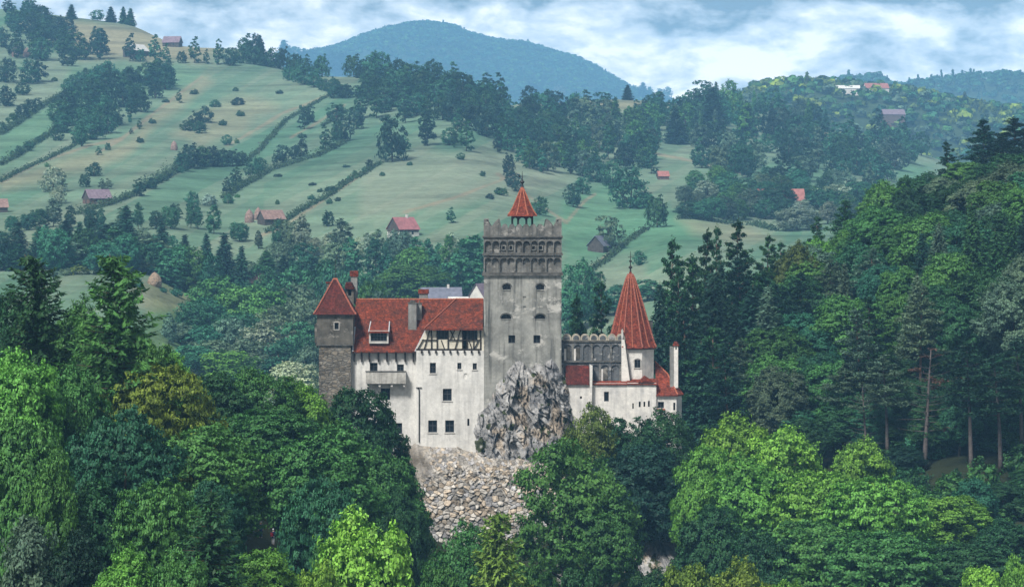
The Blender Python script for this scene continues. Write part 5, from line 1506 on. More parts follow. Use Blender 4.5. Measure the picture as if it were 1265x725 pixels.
for a in [
 ("pine", 712, 490, 368, 46, "dark", "flat topped dark pine directly right of the keep"),
 ("pine", 745, 500, 350, 62, "dark", "dark pine between the keep and the pointed tower"),
 ("pine", 775, 505, 372, 50, "dark", "dark pine just behind the pointed red roof"),
 ("pine", 826, 505, 298, 66, "dark", "tall dark pine with ragged tip right of the pointed tower"),
 ("spruce", 812, 490, 345, 60, "blue", "dark spruce behind the pointed tower's right side"),
 ("spruce", 845, 480, 392, 70, "blue", "very dark spruce behind the slim chimney"),
 ("pine", 868, 512, 288, 50, "dark", "dark pine, second of the tall ones beyond the slim chimney"),
 ("pine", 884, 520, 282, 40, "dark", "slender pine beside the tallest of the group"),
 ("pine", 908, 528, 275, 56, "dark", "tallest dark pine against the pale meadow"),
 ("pine", 946, 540, 292, 50, "green", "broad green pine at the meadow's edge"),
 ("pine", 962, 552, 300, 40, "dark", "short dark pine at the end of the group by the meadow"),
 ("spruce", 880, 495, 330, 80, "blue", "wide dark spruce under the tall pines"),
 ("spruce", 925, 500, 350, 90, "blue", "dark blue spruce under the tallest pine"),
 ("spruce", 868, 470, 420, 80, "blue", "dark spruce low beside the lean-to"),
 ("broad", 985, 540, 300, 60, "olive", "brown green crown left of the bright crowns"),
 ("pine", 1008, 590, 268, 40, "dark", "dark pine with thin tip above the bright crowns"),
 ("pine", 1043, 600, 248, 46, "dark", "thin dark pine on the skyline by the pale willows"),
 ("broad", 1012, 560, 295, 70, "bright", "bright green crown on the slope by the meadow"),
 ("broad", 1050, 575, 286, 70, "bright", "bright green crown, the second on the slope by the meadow"),
 ("broad", 1060, 590, 268, 60, "green", "green crown under the skyline near the thin pine"),
 ("broad", 1098, 610, 222, 76, "green", "dark round crown on the skyline where it steps up"),
 ("pine", 1078, 605, 254, 40, "dark", "short pine left of the skyline's step"),
 ("broad", 1140, 615, 212, 84, "dark", "dark skyline crown left of the shaggy pine"),
 ("pine", 1173, 622, 176, 36, "blue", "shaggy dark pine alone on the right skyline"),
 ("broad", 1196, 620, 198, 70, "green", "green crown between the skyline pines"),
 ("pine", 1216, 630, 148, 50, "blue", "tall dark pine with layered boughs on the right skyline"),
 ("pine", 1254, 634, 146, 60, "blue", "dark pine cut by the right edge on the skyline"),
 ("pine", 1236, 626, 168, 50, "blue", "dark pine just left of the one at the right edge"),
 ("broad", 1245, 610, 215, 90, "green", "green crown under the pines at the right edge"),
 ("broad", 1172, 600, 232, 100, "dark", "dark crown under the shaggy pine"),
 ("broad", 1115, 590, 275, 110, "dark", "dark spreading crown mid slope"),
 ("layered", 1190, 580, 282, 120, "green", "layered green crown below the skyline pines"),
 ("broad", 1250, 570, 290, 100, "dark", "dark crown at the right edge above the rusty conifer"),
 ("spruce", 1243, 545, 325, 84, "rust", "rust brown conifer at the right edge"),
 ("spruce", 1182, 545, 345, 66, "grey", "grey green conifer with a rusty top left of the rust brown one"),
 ("broad", 1040, 540, 340, 90, "teal", "blue green crown in the middle of the slope"),
 ("broad", 1105, 550, 330, 90, "green", "mid green crown above the yellow ones"),
 ("broad", 992, 510, 395, 60, "yellow", "pale yellow green tree low on the slope"),
 ("broad", 1010, 520, 402, 60, "olive", "olive tree touching the pale yellow green one"),
 ("broad", 1098, 520, 405, 50, "yellow", "small yellow tree mid slope"),
 ("broad", 1150, 512, 425, 44, "yellow", "small tree with yellow leaves by the pine trunks"),
 ("tallpine", 1046, 450, 450, 64, "grey", "grey green pine below the pale yellow tree"),
 ("pine", 1012, 490, 448, 70, "grey", "grey green pine nearer the lime crowns"),
 ("broad", 945, 470, 458, 80, "green", "green crown peeping over the lime crowns"),
 ("broad", 1110, 500, 440, 70, "teal", "blue green crown beside the half dead pine"),
 ("deadpine", 1142, 420, 428, 80, "rust", "half dead pine with bare pale trunk mid slope"),
 ("tallpine", 1096, 432, 440, 70, "grey", "grey pine left of the half dead one"),
 ("tallpine", 1200, 412, 425, 84, "blue", "tall pine with bare trunk right of the half dead one"),
 ("tallpine", 1236, 408, 440, 84, "blue", "dark pine with leaning bare trunk near the right edge"),
 ("tallpine", 1262, 414, 420, 80, "blue", "dark pine with bare trunk at the right edge"),
 ("deadpine", 1072, 428, 470, 56, "grey", "thin bare pine left of the half dead one"),
]: tree(a[0], a[1], a[2], a[3], a[4], a[5], G3, a[6], "trees on the wooded slope right of the castle")
for px, d, top, w in [(838, 498, 330, 64), (856, 505, 318, 60), (875, 500, 332, 66), (893, 508, 320, 62), (918, 512, 322, 66), (940, 510, 338, 64), (852, 478, 380, 70), (905, 488, 372, 74), (935, 482, 398, 74), (880, 470, 405, 76), (962, 520, 352, 60)]:
    tree(["pine", "spruce"][px % 2], px, d, top, w, ["blue", "dark", "blue"][px % 3], "in the dark conifers beside the round tower", None, "dark conifers beside the round tower")
# the rest of that slope, filled row by row
r_ = np.random.default_rng(44)
for d in np.arange(452, 640, 14.0):
    for px in np.arange(800, 1330, 52.0 * 480 / d):
        q = px + r_.uniform(-15, 15); dd = d + r_.uniform(-6, 6)
        if q < (860 + max(0, (d - 540)) * 2.2 if d > 450 else 1180 - (d - 398) * 3): continue
        zz_ = zpx(q, dd)
        dark = r_.random() < 0.42
        k_ = ("pine" if r_.random() < 0.5 else "spruce") if dark else "broad"
        hh = r_.uniform(13, 17) * (1.15 if dark else 0.9)
        top = HY - F * (zz_ + hh - EYE) / dd
        lim = np.interp(q, [780, 860, 910, 960, 1050, 1085, 1110, 1170, 1265], [330, 305, 290, 305, 285, 262, 235, 205, 180])
        if dark: lim += 26
        if top < lim: top = lim + r_.uniform(2, 14)
        cset = ["blue", "dark", "blue", "dark", "grey"] if dark else ["green", "dark", "teal", "green", "grey"]
        tree(k_, q, dd, top, r_.uniform(0.36, 0.5) * hh / dd * F * (1.0 if dark else 2.05), cset[r_.integers(5)], G3, None, "trees on the wooded slope right of the castle")
# undergrowth that closes the near bank
r_ = np.random.default_rng(45)
for d in (232, 262, 292, 325, 362):
    for px in np.arange(-30, 1300, 52.0 * 300 / d):
        q = px + r_.uniform(-14, 14)
        if 470 < q < 700 and d > 262: continue
        if 700 <= q < 860 and d > 300: continue
        zz_ = zpx(q, d); hh = r_.uniform(5, 8)
        top = HY - F * (zz_ + hh - EYE) / d
        tree(["broad", "layered", "airy"][r_.integers(3)], q, d + r_.uniform(-6, 6), top, r_.uniform(60, 95) * 260 / d, ["dark", "teal", "green", "dark"][r_.integers(4)], "in the near bank's undergrowth", None, "undergrowth trees on the near bank")

# scrub between the pine trunks at the lower right
r_ = np.random.default_rng(46)
for d in (392, 424, 436, 448, 462, 476):
    for px in np.arange(1090, 1300, 30.0):
        q = px + r_.uniform(-10, 10); zz_ = zpx(q, d); hh = r_.uniform(3, 5) if d < 450 else r_.uniform(5, 8)
        tree(["broad", "airy", "layered"][r_.integers(3)], q, d + r_.uniform(-5, 5), HY - F * (zz_ + hh - EYE) / d, r_.uniform(40, 62), ["dark", "blue", "dark", "teal"][r_.integers(4)], "in the scrub at the lower right", None, "scrub at the foot of the right slope")

for px, d in [(985, 455), (1008, 468), (1030, 458), (1052, 470), (1040, 445), (1000, 440), (1062, 452), (1085, 440), (1205, 382), (1130, 440), (1110, 446), (1150, 436), (1164, 430), (1178, 434), (1192, 428), (1208, 433), (1222, 427), (1158, 424), (1185, 421)]:
    zz_ = zpx(px, d); hh = r_.uniform(6.5, 10)
    tree(["broad", "airy", "broad"][px % 3], px, d, HY - F * (zz_ + hh - EYE) / d, r_.uniform(56, 80), ["dark", "teal", "dark", "green"][px % 4], "in the scrub at the lower right", None, "scrub at the foot of the right slope")

# ---- valley floor behind the castle
for i in range(60):
    px = r_.uniform(1075, 1290); d = r_.uniform(386, 440); zz_ = zpx(px, d); hh = r_.uniform(1.6, 4.0)
    tree("bush", px, d, HY - F * (zz_ + hh - EYE) / d, r_.uniform(26, 52), ["dark", "teal", "green", "dark"][i % 4], "under the bare pine trunks", None, "bushes under the bare pine trunks")
V1 = "in the row behind the haystack"
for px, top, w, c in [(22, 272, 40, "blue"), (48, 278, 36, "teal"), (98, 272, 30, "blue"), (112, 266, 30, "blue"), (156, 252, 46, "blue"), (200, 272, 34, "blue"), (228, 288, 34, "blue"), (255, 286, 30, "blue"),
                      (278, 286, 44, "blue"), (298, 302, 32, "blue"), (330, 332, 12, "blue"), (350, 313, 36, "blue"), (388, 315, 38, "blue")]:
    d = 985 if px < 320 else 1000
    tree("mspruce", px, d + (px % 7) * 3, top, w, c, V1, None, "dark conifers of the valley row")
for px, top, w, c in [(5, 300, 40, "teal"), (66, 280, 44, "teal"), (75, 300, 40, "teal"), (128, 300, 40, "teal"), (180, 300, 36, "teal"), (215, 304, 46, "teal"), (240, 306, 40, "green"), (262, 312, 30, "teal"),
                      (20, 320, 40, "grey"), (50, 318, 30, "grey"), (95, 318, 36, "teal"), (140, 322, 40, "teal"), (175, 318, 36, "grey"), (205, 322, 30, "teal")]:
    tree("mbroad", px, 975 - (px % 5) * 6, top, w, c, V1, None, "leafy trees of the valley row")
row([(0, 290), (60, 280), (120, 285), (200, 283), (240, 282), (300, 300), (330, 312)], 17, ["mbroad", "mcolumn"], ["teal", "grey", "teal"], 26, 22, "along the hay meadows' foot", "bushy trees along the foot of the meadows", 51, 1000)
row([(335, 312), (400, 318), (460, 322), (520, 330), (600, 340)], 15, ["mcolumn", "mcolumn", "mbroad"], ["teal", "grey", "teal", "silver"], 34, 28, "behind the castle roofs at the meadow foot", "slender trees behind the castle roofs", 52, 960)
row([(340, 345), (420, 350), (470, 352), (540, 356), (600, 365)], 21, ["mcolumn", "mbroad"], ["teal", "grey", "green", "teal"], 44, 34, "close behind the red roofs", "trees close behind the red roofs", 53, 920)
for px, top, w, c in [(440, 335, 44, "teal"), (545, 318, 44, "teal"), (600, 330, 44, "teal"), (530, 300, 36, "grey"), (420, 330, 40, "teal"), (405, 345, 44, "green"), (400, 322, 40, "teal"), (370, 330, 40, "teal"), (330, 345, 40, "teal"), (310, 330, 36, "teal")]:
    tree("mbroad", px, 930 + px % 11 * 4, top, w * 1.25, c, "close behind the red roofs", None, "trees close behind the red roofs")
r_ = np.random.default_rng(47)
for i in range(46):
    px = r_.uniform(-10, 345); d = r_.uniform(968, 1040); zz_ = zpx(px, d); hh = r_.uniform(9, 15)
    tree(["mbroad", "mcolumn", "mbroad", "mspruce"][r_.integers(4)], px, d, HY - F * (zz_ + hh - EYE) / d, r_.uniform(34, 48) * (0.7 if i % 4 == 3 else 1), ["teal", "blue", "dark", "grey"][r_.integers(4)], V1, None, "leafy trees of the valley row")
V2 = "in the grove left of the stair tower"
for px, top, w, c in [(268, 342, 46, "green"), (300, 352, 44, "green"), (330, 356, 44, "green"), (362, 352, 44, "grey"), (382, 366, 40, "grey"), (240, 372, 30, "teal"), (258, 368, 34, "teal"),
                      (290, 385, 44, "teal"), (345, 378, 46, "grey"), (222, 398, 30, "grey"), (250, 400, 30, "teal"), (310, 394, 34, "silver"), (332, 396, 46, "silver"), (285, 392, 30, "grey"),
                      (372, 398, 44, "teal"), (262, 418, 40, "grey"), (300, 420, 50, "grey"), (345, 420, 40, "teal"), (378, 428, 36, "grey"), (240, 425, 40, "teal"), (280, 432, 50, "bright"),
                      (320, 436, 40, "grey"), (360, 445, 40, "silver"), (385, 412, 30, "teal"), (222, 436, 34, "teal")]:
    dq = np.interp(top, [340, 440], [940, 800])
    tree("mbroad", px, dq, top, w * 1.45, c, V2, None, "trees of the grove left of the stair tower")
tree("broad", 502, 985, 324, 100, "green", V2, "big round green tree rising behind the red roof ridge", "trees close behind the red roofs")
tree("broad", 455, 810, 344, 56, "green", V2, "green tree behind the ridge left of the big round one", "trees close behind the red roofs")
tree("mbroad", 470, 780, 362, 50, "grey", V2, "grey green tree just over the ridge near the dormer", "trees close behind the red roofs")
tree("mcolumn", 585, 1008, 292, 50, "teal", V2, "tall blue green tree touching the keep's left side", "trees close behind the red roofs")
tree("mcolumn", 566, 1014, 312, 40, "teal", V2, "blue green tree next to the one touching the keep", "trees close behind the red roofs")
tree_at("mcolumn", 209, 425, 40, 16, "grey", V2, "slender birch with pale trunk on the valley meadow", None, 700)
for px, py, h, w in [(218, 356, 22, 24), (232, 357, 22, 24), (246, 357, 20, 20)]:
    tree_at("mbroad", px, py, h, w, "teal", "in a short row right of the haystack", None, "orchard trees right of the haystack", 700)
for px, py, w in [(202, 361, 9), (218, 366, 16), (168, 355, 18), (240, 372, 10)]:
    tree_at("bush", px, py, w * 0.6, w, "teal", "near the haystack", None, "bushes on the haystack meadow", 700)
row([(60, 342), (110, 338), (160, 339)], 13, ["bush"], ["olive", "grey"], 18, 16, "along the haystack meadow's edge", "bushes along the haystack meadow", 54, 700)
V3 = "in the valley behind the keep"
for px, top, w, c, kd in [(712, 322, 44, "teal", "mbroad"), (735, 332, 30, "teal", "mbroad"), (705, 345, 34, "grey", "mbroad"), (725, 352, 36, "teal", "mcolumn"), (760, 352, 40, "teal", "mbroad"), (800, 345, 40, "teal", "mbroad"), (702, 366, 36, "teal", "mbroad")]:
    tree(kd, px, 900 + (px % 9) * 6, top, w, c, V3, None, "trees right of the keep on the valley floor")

# ---- the hill: hedgerows, single trees and woods
HILL_FROM = len(TREES)
def singles(lst, place, group):
    for kd, px, py, h, w, c in lst: tree_at(kd, px, py, h, w, c, place, None, group, 950)
singles([("hspruce", 88, 24, 17, 15, "blue"), ("hbroad", 120, 26, 12, 16, "teal"), ("hspruce", 137, 28, 18, 16, "blue"), ("hspruce", 152, 30, 20, 13, "blue"), ("hspruce", 161, 32, 20, 15, "blue"), ("hbroad", 174, 36, 14, 12, "teal"),
         ("hbroad", 184, 38, 14, 12, "teal"), ("hbroad", 195, 42, 18, 18, "blue"), ("hbroad", 221, 46, 24, 28, "blue"), ("hbroad", 240, 48, 12, 14, "teal"), ("hbroad", 256, 54, 12, 14, "teal"), ("hbroad", 272, 58, 10, 12, "teal"), ("hbroad", 13, 15, 10, 14, "teal"), ("hspruce", 28, 18, 10, 8, "blue")],
        "on the skyline of the left ridge", "skyline trees of the left ridge")
wood([(0, 10), (22, 14), (55, 26), (80, 52), (92, 80), (60, 78), (0, 70)], 17, ["hbroad", "hbroad", "hcolumn"], ["blue", "dark", "teal"], 22, 22, "in the wood under the left ridge", "trees under the left end of the ridge", 61, 950)
wood([(85, 66), (150, 70), (152, 80), (85, 80)], 15, ["hbroad", "hcolumn"], ["blue", "dark"], 28, 24, "in the clump below the ochre field", "trees below the ochre field", 62, 950)
row([(152, 76), (200, 78), (250, 79), (290, 82)], 13, ["hbroad", "hcolumn"], ["blue", "teal", "dark"], 20, 18, "in the row below the ridge barns", "row of trees below the ridge barns", 63, 950)
wood([(100, 112), (150, 104), (205, 98), (240, 88), (200, 128), (150, 158), (100, 190), (62, 170), (78, 142)], 16, ["hbroad", "hcolumn", "hbroad"], ["teal", "blue", "dark", "teal"], 24, 21, "in the left slope's wood", "trees of the wood on the left slope", 64, 950)
singles([("hbroad", 8, 102, 26, 22, "blue"), ("hbroad", 35, 104, 26, 22, "blue"), ("hcolumn", 48, 102, 28, 18, "blue"), ("hbroad", 28, 118, 14, 18, "teal"), ("hbroad", 8, 132, 22, 20, "blue"), ("hbroad", 84, 82, 16, 20, "dark")],
        "among the far left fields", "trees among the fields at the far left")
row([(0, 165), (25, 148), (48, 132)], 9, ["hbroad"], ["blue", "teal"], 13, 13, "in the hedge from the left edge", "hedge trees climbing from the left edge", 65, 950)
row([(75, 118), (95, 108), (110, 92)], 9, ["hbroad"], ["blue", "teal"], 14, 13, "in the hedge left of the slope wood", "hedge trees left of the slope wood", 66, 950)
row([(0, 200), (30, 190), (62, 165)], 8, ["bush", "hbroad"], ["teal", "blue"], 9, 9, "in the low hedge at the left edge", "low hedge at the left edge", 67, 950)
singles([("hbroad", 65, 238, 30, 30, "silver"), ("hbroad", 72, 252, 20, 18, "silver"), ("hbroad", 116, 218, 15, 18, "teal"), ("hbroad", 105, 232, 16, 13, "teal"), ("hcolumn", 126, 234, 12, 8, "grey"), ("hcolumn", 134, 234, 12, 9, "grey"),
         ("hcolumn", 221, 128, 15, 7, "dark"), ("hcolumn", 172, 160, 12, 6, "dark"), ("hcolumn", 162, 166, 7, 5, "dark"), ("bush", 188, 153, 5, 9, "teal"), ("hcolumn", 122, 192, 10, 7, "teal"), ("hbroad", 133, 186, 9, 7, "teal"), ("bush", 205, 127, 4, 8, "dark"), ("bush", 240, 117, 5, 10, "dark")],
        "on the open left slope", "single trees on the open left slope")
singles([("hbroad", 232, 162, 12, 16, "blue"), ("hbroad", 242, 160, 20, 18, "blue"), ("hbroad", 254, 152, 18, 16, "blue"), ("hbroad", 246, 165, 14, 16, "blue"), ("bush", 266, 133, 8, 12, "blue"), ("bush", 294, 130, 8, 15, "blue")],
        "in the striped meadow's clump", "clump on the striped meadow")
row([(168, 238), (190, 229), (215, 218), (228, 212)], 7, ["bush", "hbroad"], ["blue", "teal"], 10, 11, "in the hedge below the thicket", "hedge running up to the long thicket", 68, 950)
singles([("hbroad", 224, 212, 22, 18, "blue"), ("hbroad", 236, 208, 28, 24, "blue"), ("hbroad", 250, 206, 22, 20, "blue"), ("hbroad", 262, 206, 22, 20, "blue"), ("hbroad", 275, 206, 20, 20, "blue"), ("hbroad", 288, 206, 19, 18, "blue"), ("hbroad", 298, 205, 16, 16, "blue"), ("hbroad", 280, 180, 12, 12, "teal")],
        "in the long thicket mid slope", "long thicket mid slope")
row([(275, 245), (300, 226), (330, 208), (355, 200), (378, 192)], 10, ["hbroad", "hcolumn"], ["teal", "blue"], 17, 14, "in the hedge right of the long thicket", "hedge right of the long thicket", 69, 950)
singles([("hcolumn", 172, 243, 20, 14, "teal"), ("hbroad", 188, 234, 13, 13, "teal"), ("hcolumn", 206, 276, 10, 8, "teal"), ("hcolumn", 219, 270, 16, 11, "teal"), ("hbroad", 237, 262, 22, 16, "teal"), ("bush", 258, 254, 12, 18, "silver"), ("bush", 282, 252, 10, 12, "teal"),
         ("hbroad", 405, 280, 18, 14, "teal"), ("hcolumn", 376, 160, 24, 14, "blue"), ("hbroad", 382, 152, 18, 14, "blue"), ("hcolumn", 402, 186, 28, 14, "teal"), ("hbroad", 416, 178, 28, 14, "teal"), ("hcolumn", 557, 276, 18, 10, "teal"), ("hbroad", 569, 198, 8, 10, "blue"), ("bush", 506, 205, 4, 7, "blue")],
        "on the middle of the meadows", "single trees on the middle meadows")
row([(405, 240), (425, 228), (445, 215), (462, 205)], 8, ["bush", "hbroad"], ["blue", "teal"], 12, 11, "in the hedge left of the spire", "hedge left of the keep's spire", 70, 950)
row([(383, 248), (398, 236)], 6, ["bush"], ["teal"], 10, 9, "in the short meadow hedge", "short hedge above the lone round tree", 71, 950)
r_ = np.random.default_rng(48)
for i in range(48):                                     # small bushes along the field edges
    px = r_.uniform(0, 640); py = r_.uniform(95, 290)
    st = (py + 0.55 * px) / 34.0
    py += (round(st) - st) * 34.0 * 0.85
    if py < np.interp(px, [0, 250, 450, 640], [60, 90, 125, 200]) or py > 285: continue
    tree_at("bush", px, py, r_.uniform(2.5, 6.0), r_.uniform(4, 11), ["teal", "dark", "blue", "green"][i % 4], "along the field edges", None, "bushes along the field edges", 950)
R1 = "on the long ridge"
row([(285, 78), (310, 80), (340, 84), (370, 92), (400, 96)], 7, ["hbroad", "hbroad", "hcolumn"], ["blue", "dark", "teal"], 22, 18, R1, "trees on the long ridge", 72, 950)
row([(300, 66), (330, 70), (360, 80), (400, 90), (440, 96), (480, 104)], 6, ["hbroad", "hspruce", "hbroad"], ["blue", "dark", "blue"], 21, 17, R1, "trees on the long ridge", 73, 950)
row([(350, 98), (380, 106), (410, 116), (430, 122)], 8, ["hbroad"], ["blue", "teal"], 18, 16, "in the hedge below the ridge", "hedge below the long ridge", 74, 950)
singles([("hbroad", 466, 102, 33, 32, "blue"), ("hbroad", 490, 108, 30, 28, "blue"), ("hbroad", 534, 112, 34, 28, "blue"), ("hspruce", 560, 114, 22, 14, "blue"), ("hcolumn", 601, 122, 28, 20, "blue"), ("hbroad", 520, 112, 16, 18, "dark"), ("hbroad", 412, 122, 24, 16, "teal"), ("hbroad", 428, 122, 16, 20, "blue"),
         ("hbroad", 445, 122, 14, 16, "blue"), ("hbroad", 485, 200, 52, 34, "blue"), ("hcolumn", 500, 188, 18, 14, "teal"), ("hbroad", 415, 150, 20, 24, "teal"), ("hbroad", 440, 160, 26, 20, "blue"), ("hbroad", 425, 175, 22, 20, "blue")],
        "on the brow of the hill", "trees about the brow")
wood([(445, 112), (500, 106), (560, 112), (620, 126), (690, 142), (700, 168), (660, 196), (640, 188), (560, 190), (520, 184), (530, 160), (470, 150), (430, 152), (440, 130)], 17, ["hbroad", "hbroad", "hcolumn"], ["blue", "dark", "teal", "blue"], 27, 24, "in the wood above the spire", "trees of the dark wood above the spire", 75, 950)
wood([(640, 205), (660, 196), (700, 168), (760, 165), (820, 185), (810, 215), (770, 245), (730, 235), (690, 212), (650, 220)], 16, ["hbroad", "hbroad", "hcolumn"], ["teal", "blue", "grey", "green", "teal"], 28, 23, "in the wood right of the spire", "trees of the wood right of the spire", 76, 950)
singles([("hbroad", 640, 237, 12, 14, "blue"), ("hbroad", 628, 218, 26, 14, "blue"), ("hbroad", 634, 232, 18, 18, "blue"), ("bush", 618, 241, 8, 16, "blue"), ("bush", 605, 246, 6, 9, "blue"), ("hbroad", 667, 266, 20, 18, "blue"), ("hbroad", 708, 256, 26, 20, "teal"), ("hbroad", 720, 240, 20, 18, "teal"),
         ("hbroad", 752, 310, 38, 32, "grey"), ("hbroad", 778, 258, 44, 40, "teal"), ("hbroad", 796, 258, 20, 24, "teal"), ("hbroad", 812, 281, 36, 26, "blue"), ("bush", 716, 340, 12, 20, "silver"), ("hbroad", 790, 328, 16, 16, "teal")],
        "on the meadows beside the keep", "trees on the meadows right of the keep")
singles([("hbroad", 656, 122, 18, 18, "blue"), ("hbroad", 667, 124, 14, 14, "blue"), ("hbroad", 691, 120, 13, 15, "silver"), ("hbroad", 766, 122, 8, 8, "blue"), ("hcolumn", 664, 132, 12, 9, "blue")],
        "by the saddle hut", "trees beside the hut on the saddle")
row([(768, 124), (800, 124), (830, 126), (860, 128)], 10, ["hbroad", "hbroad", "hspruce"], ["blue", "teal"], 18, 17, "on the skyline beyond the saddle", "skyline trees right of the saddle", 77, 950)
wood([(700, 140), (760, 142), (830, 134), (900, 134), (960, 142), (1010, 150), (1040, 160), (1020, 172), (960, 178), (900, 185), (830, 180), (760, 165), (700, 165)], 17, ["hbroad", "hbroad", "hbroad", "hspruce", "hcolumn"], ["teal", "blue", "teal", "green", "grey"], 27, 24, "in the upper hillside wood", "trees in the upper hillside wood", 78, 950)
wood([(860, 190), (960, 182), (1020, 180), (1060, 172), (1120, 178), (1150, 196), (1110, 205), (1105, 230), (1040, 240), (960, 236), (900, 222), (850, 215)], 18, ["hbroad", "hbroad", "hcolumn"], ["teal", "grey", "teal", "blue"], 28, 25, "in the lower hillside wood", "trees in the lower hillside wood", 79, 950)
singles([("hspruce", 880, 162, 50, 38, "blue"), ("hspruce", 834, 178, 42, 30, "blue"), ("hspruce", 900, 120, 10, 8, "blue"), ("hspruce", 837, 118, 18, 12, "blue"), ("hspruce", 975, 128, 14, 16, "blue"), ("hspruce", 922, 168, 40, 26, "blue"), ("hbroad", 1017, 150, 16, 28, "dark"), ("hbroad", 955, 130, 18, 26, "blue")],
        "in the big hillside wood", "conifers standing out of the hillside wood")
wood([(830, 232), (900, 226), (960, 238), (1000, 240), (1060, 246), (1090, 262), (1050, 285), (1000, 278), (940, 282), (880, 272), (840, 268)], 20, ["mbroad", "mbroad", "mbroad"], ["teal", "grey", "silver", "green", "teal"], 26, 28, "around the red roofed house", "trees around the red roofed house", 80, 950)
singles([("mbroad", 985, 285, 26, 54, "silver"), ("mbroad", 1030, 266, 34, 44, "silver"), ("mbroad", 940, 246, 18, 36, "silver"), ("mbroad", 965, 240, 22, 28, "green"), ("mbroad", 998, 254, 22, 34, "green"), ("mbroad", 850, 270, 20, 30, "teal"), ("mbroad", 880, 272, 26, 34, "teal"), ("mbroad", 865, 272, 22, 26, "teal")],
        "below the red roofed house", "willows below the red roofed house")

for t in TREES[HILL_FROM:]:
    t["w"] *= 0.98; t["h"] *= 1.1
    if t["c"] == "blue" and (int(t["px"] * 7.3) % 2): t["c"] = ["teal", "dark"][int(t["px"] * 3.1) % 2]

CLEAR = [(296, 350, 150, 302), (500, 612, 600, 962), (450, 468, 600, 990), (306, 326, 700, 995)]   # sight lines to the visitors and the village roofs
TREES[:] = [t for t in TREES if t["label"] or not any(a < t["px"] < b and c < t["d"] < e for a, b, c, e in CLEAR)]
# ------------------------------------------------------------------ trees: growing what the picture shows
cover = np.zeros((363, 633), np.uint8)            # half-size map of what nearer trees and the castle hide
YY, XX = np.mgrid[0:363, 0:633]
for x0, x1, y0, y1 in ((391, 436, 390, 545), (437, 594, 376, 545), (598, 693, 275, 560), (700, 770, 420, 545), (771, 812, 340, 545)):
    cover[y0 // 2:y1 // 2, x0 // 2:x1 // 2] = 2
NUM = ["first", "second", "third", "fourth", "fifth", "sixth", "seventh", "eighth", "ninth", "tenth", "eleventh", "twelfth", "thirteenth", "fourteenth", "fifteenth", "sixteenth", "seventeenth",
       "eighteenth", "nineteenth", "twentieth"]
shown = []
for t in sorted(TREES, key=lambda q: q["d"]):
    top = HY - F * (t["z"] + t["h"] - EYE) / t["d"]; base = HY - F * (t["z"] - EYE) / t["d"]
    j = int(np.searchsorted(gd, t["d"] * 0.985)); i = int(np.clip(np.searchsorted(ga, t["px"]), 0, len(ga) - 1))
    lim = HORIZON[i, max(0, j - 1)]
    low = min(base, lim)
    if low - top < 2.0: continue
    wpx = t["w"] / t["d"] * F
    x0, x1 = int((t["px"] - wpx / 2) / 2), int((t["px"] + wpx / 2) / 2) + 1
    y0, y1 = int(top / 2), int(low / 2) + 1
    if x1 < 0 or x0 >= 633 or y1 < 0 or y0 >= 363: continue
    x0, y0 = max(0, x0), max(0, y0); x1, y1 = min(633, x1), min(363, y1)
    sub = cover[y0:y1, x0:x1]
    ex = ((XX[y0:y1, x0:x1] * 2 - t["px"]) / (wpx / 2)) ** 2
    cy, ry = (top + base) / 2, (base - top) / 2
    ell = ex + ((YY[y0:y1, x0:x1] * 2 - cy) / ry) ** 2 < 1.0
    if "spruce" in t["k"] or t["k"] in ("larch", "bigspruce"): ell = (np.sqrt(ex) < 0.2 + (YY[y0:y1, x0:x1] * 2 - top) / (base - top) * 0.9)
    vis = (ell & (sub == 0)).sum(); tot = ell.sum()
    if tot == 0: continue
    need = max(5, 0.10 * tot) if t["label"] is None else 3
    if vis < need: continue
    t["vis"] = int(vis); t["top"] = top
    if t["k"] not in ("deadpine", "tallpine", "pine", "airy", "bush"):
        sub[(ex + ((YY[y0:y1, x0:x1] * 2 - cy) / ry) ** 2 < 0.55) & ell] = 1
    shown.append(t)
# labels: what the tree looks like and where it stands, ordered from the left within its place and look
fam = {}
for t in shown:
    if t["label"]: continue
    t["size"] = ""
    fam.setdefault((t["place"], t["c"], FORM[t["k"]]), []).append(t)
for (place, c, form), ms in fam.items():
    ms.sort(key=lambda q: q["px"])
    for i, t in enumerate(ms):
        if len(ms) == 1: s = f"only {SAID[c]} {form} {place}"
        elif i == 0: s = f"leftmost {SAID[c]} {form} {place}"
        elif i == len(ms) - 1: s = f"rightmost {SAID[c]} {form} {place}"
        elif i < len(NUM) and i <= len(ms) / 2: s = f"{NUM[i]} {SAID[c]} {form} from left {place}"
        elif len(ms) - 1 - i < len(NUM): s = f"{NUM[len(ms) - 1 - i]} {SAID[c]} {form} from right {place}"
        else: s = f"{SAID[c]} {form} {place}"
        t["label"] = s
for t in shown:
    if t["place"] in (G1, G2, G3) and len(t["label"].split()) < 4: t["label"] += " " + t["place"]
for t in shown:
    if len(t["label"].split()) > 16: print("LONG", len(t["label"].split()), t["label"])
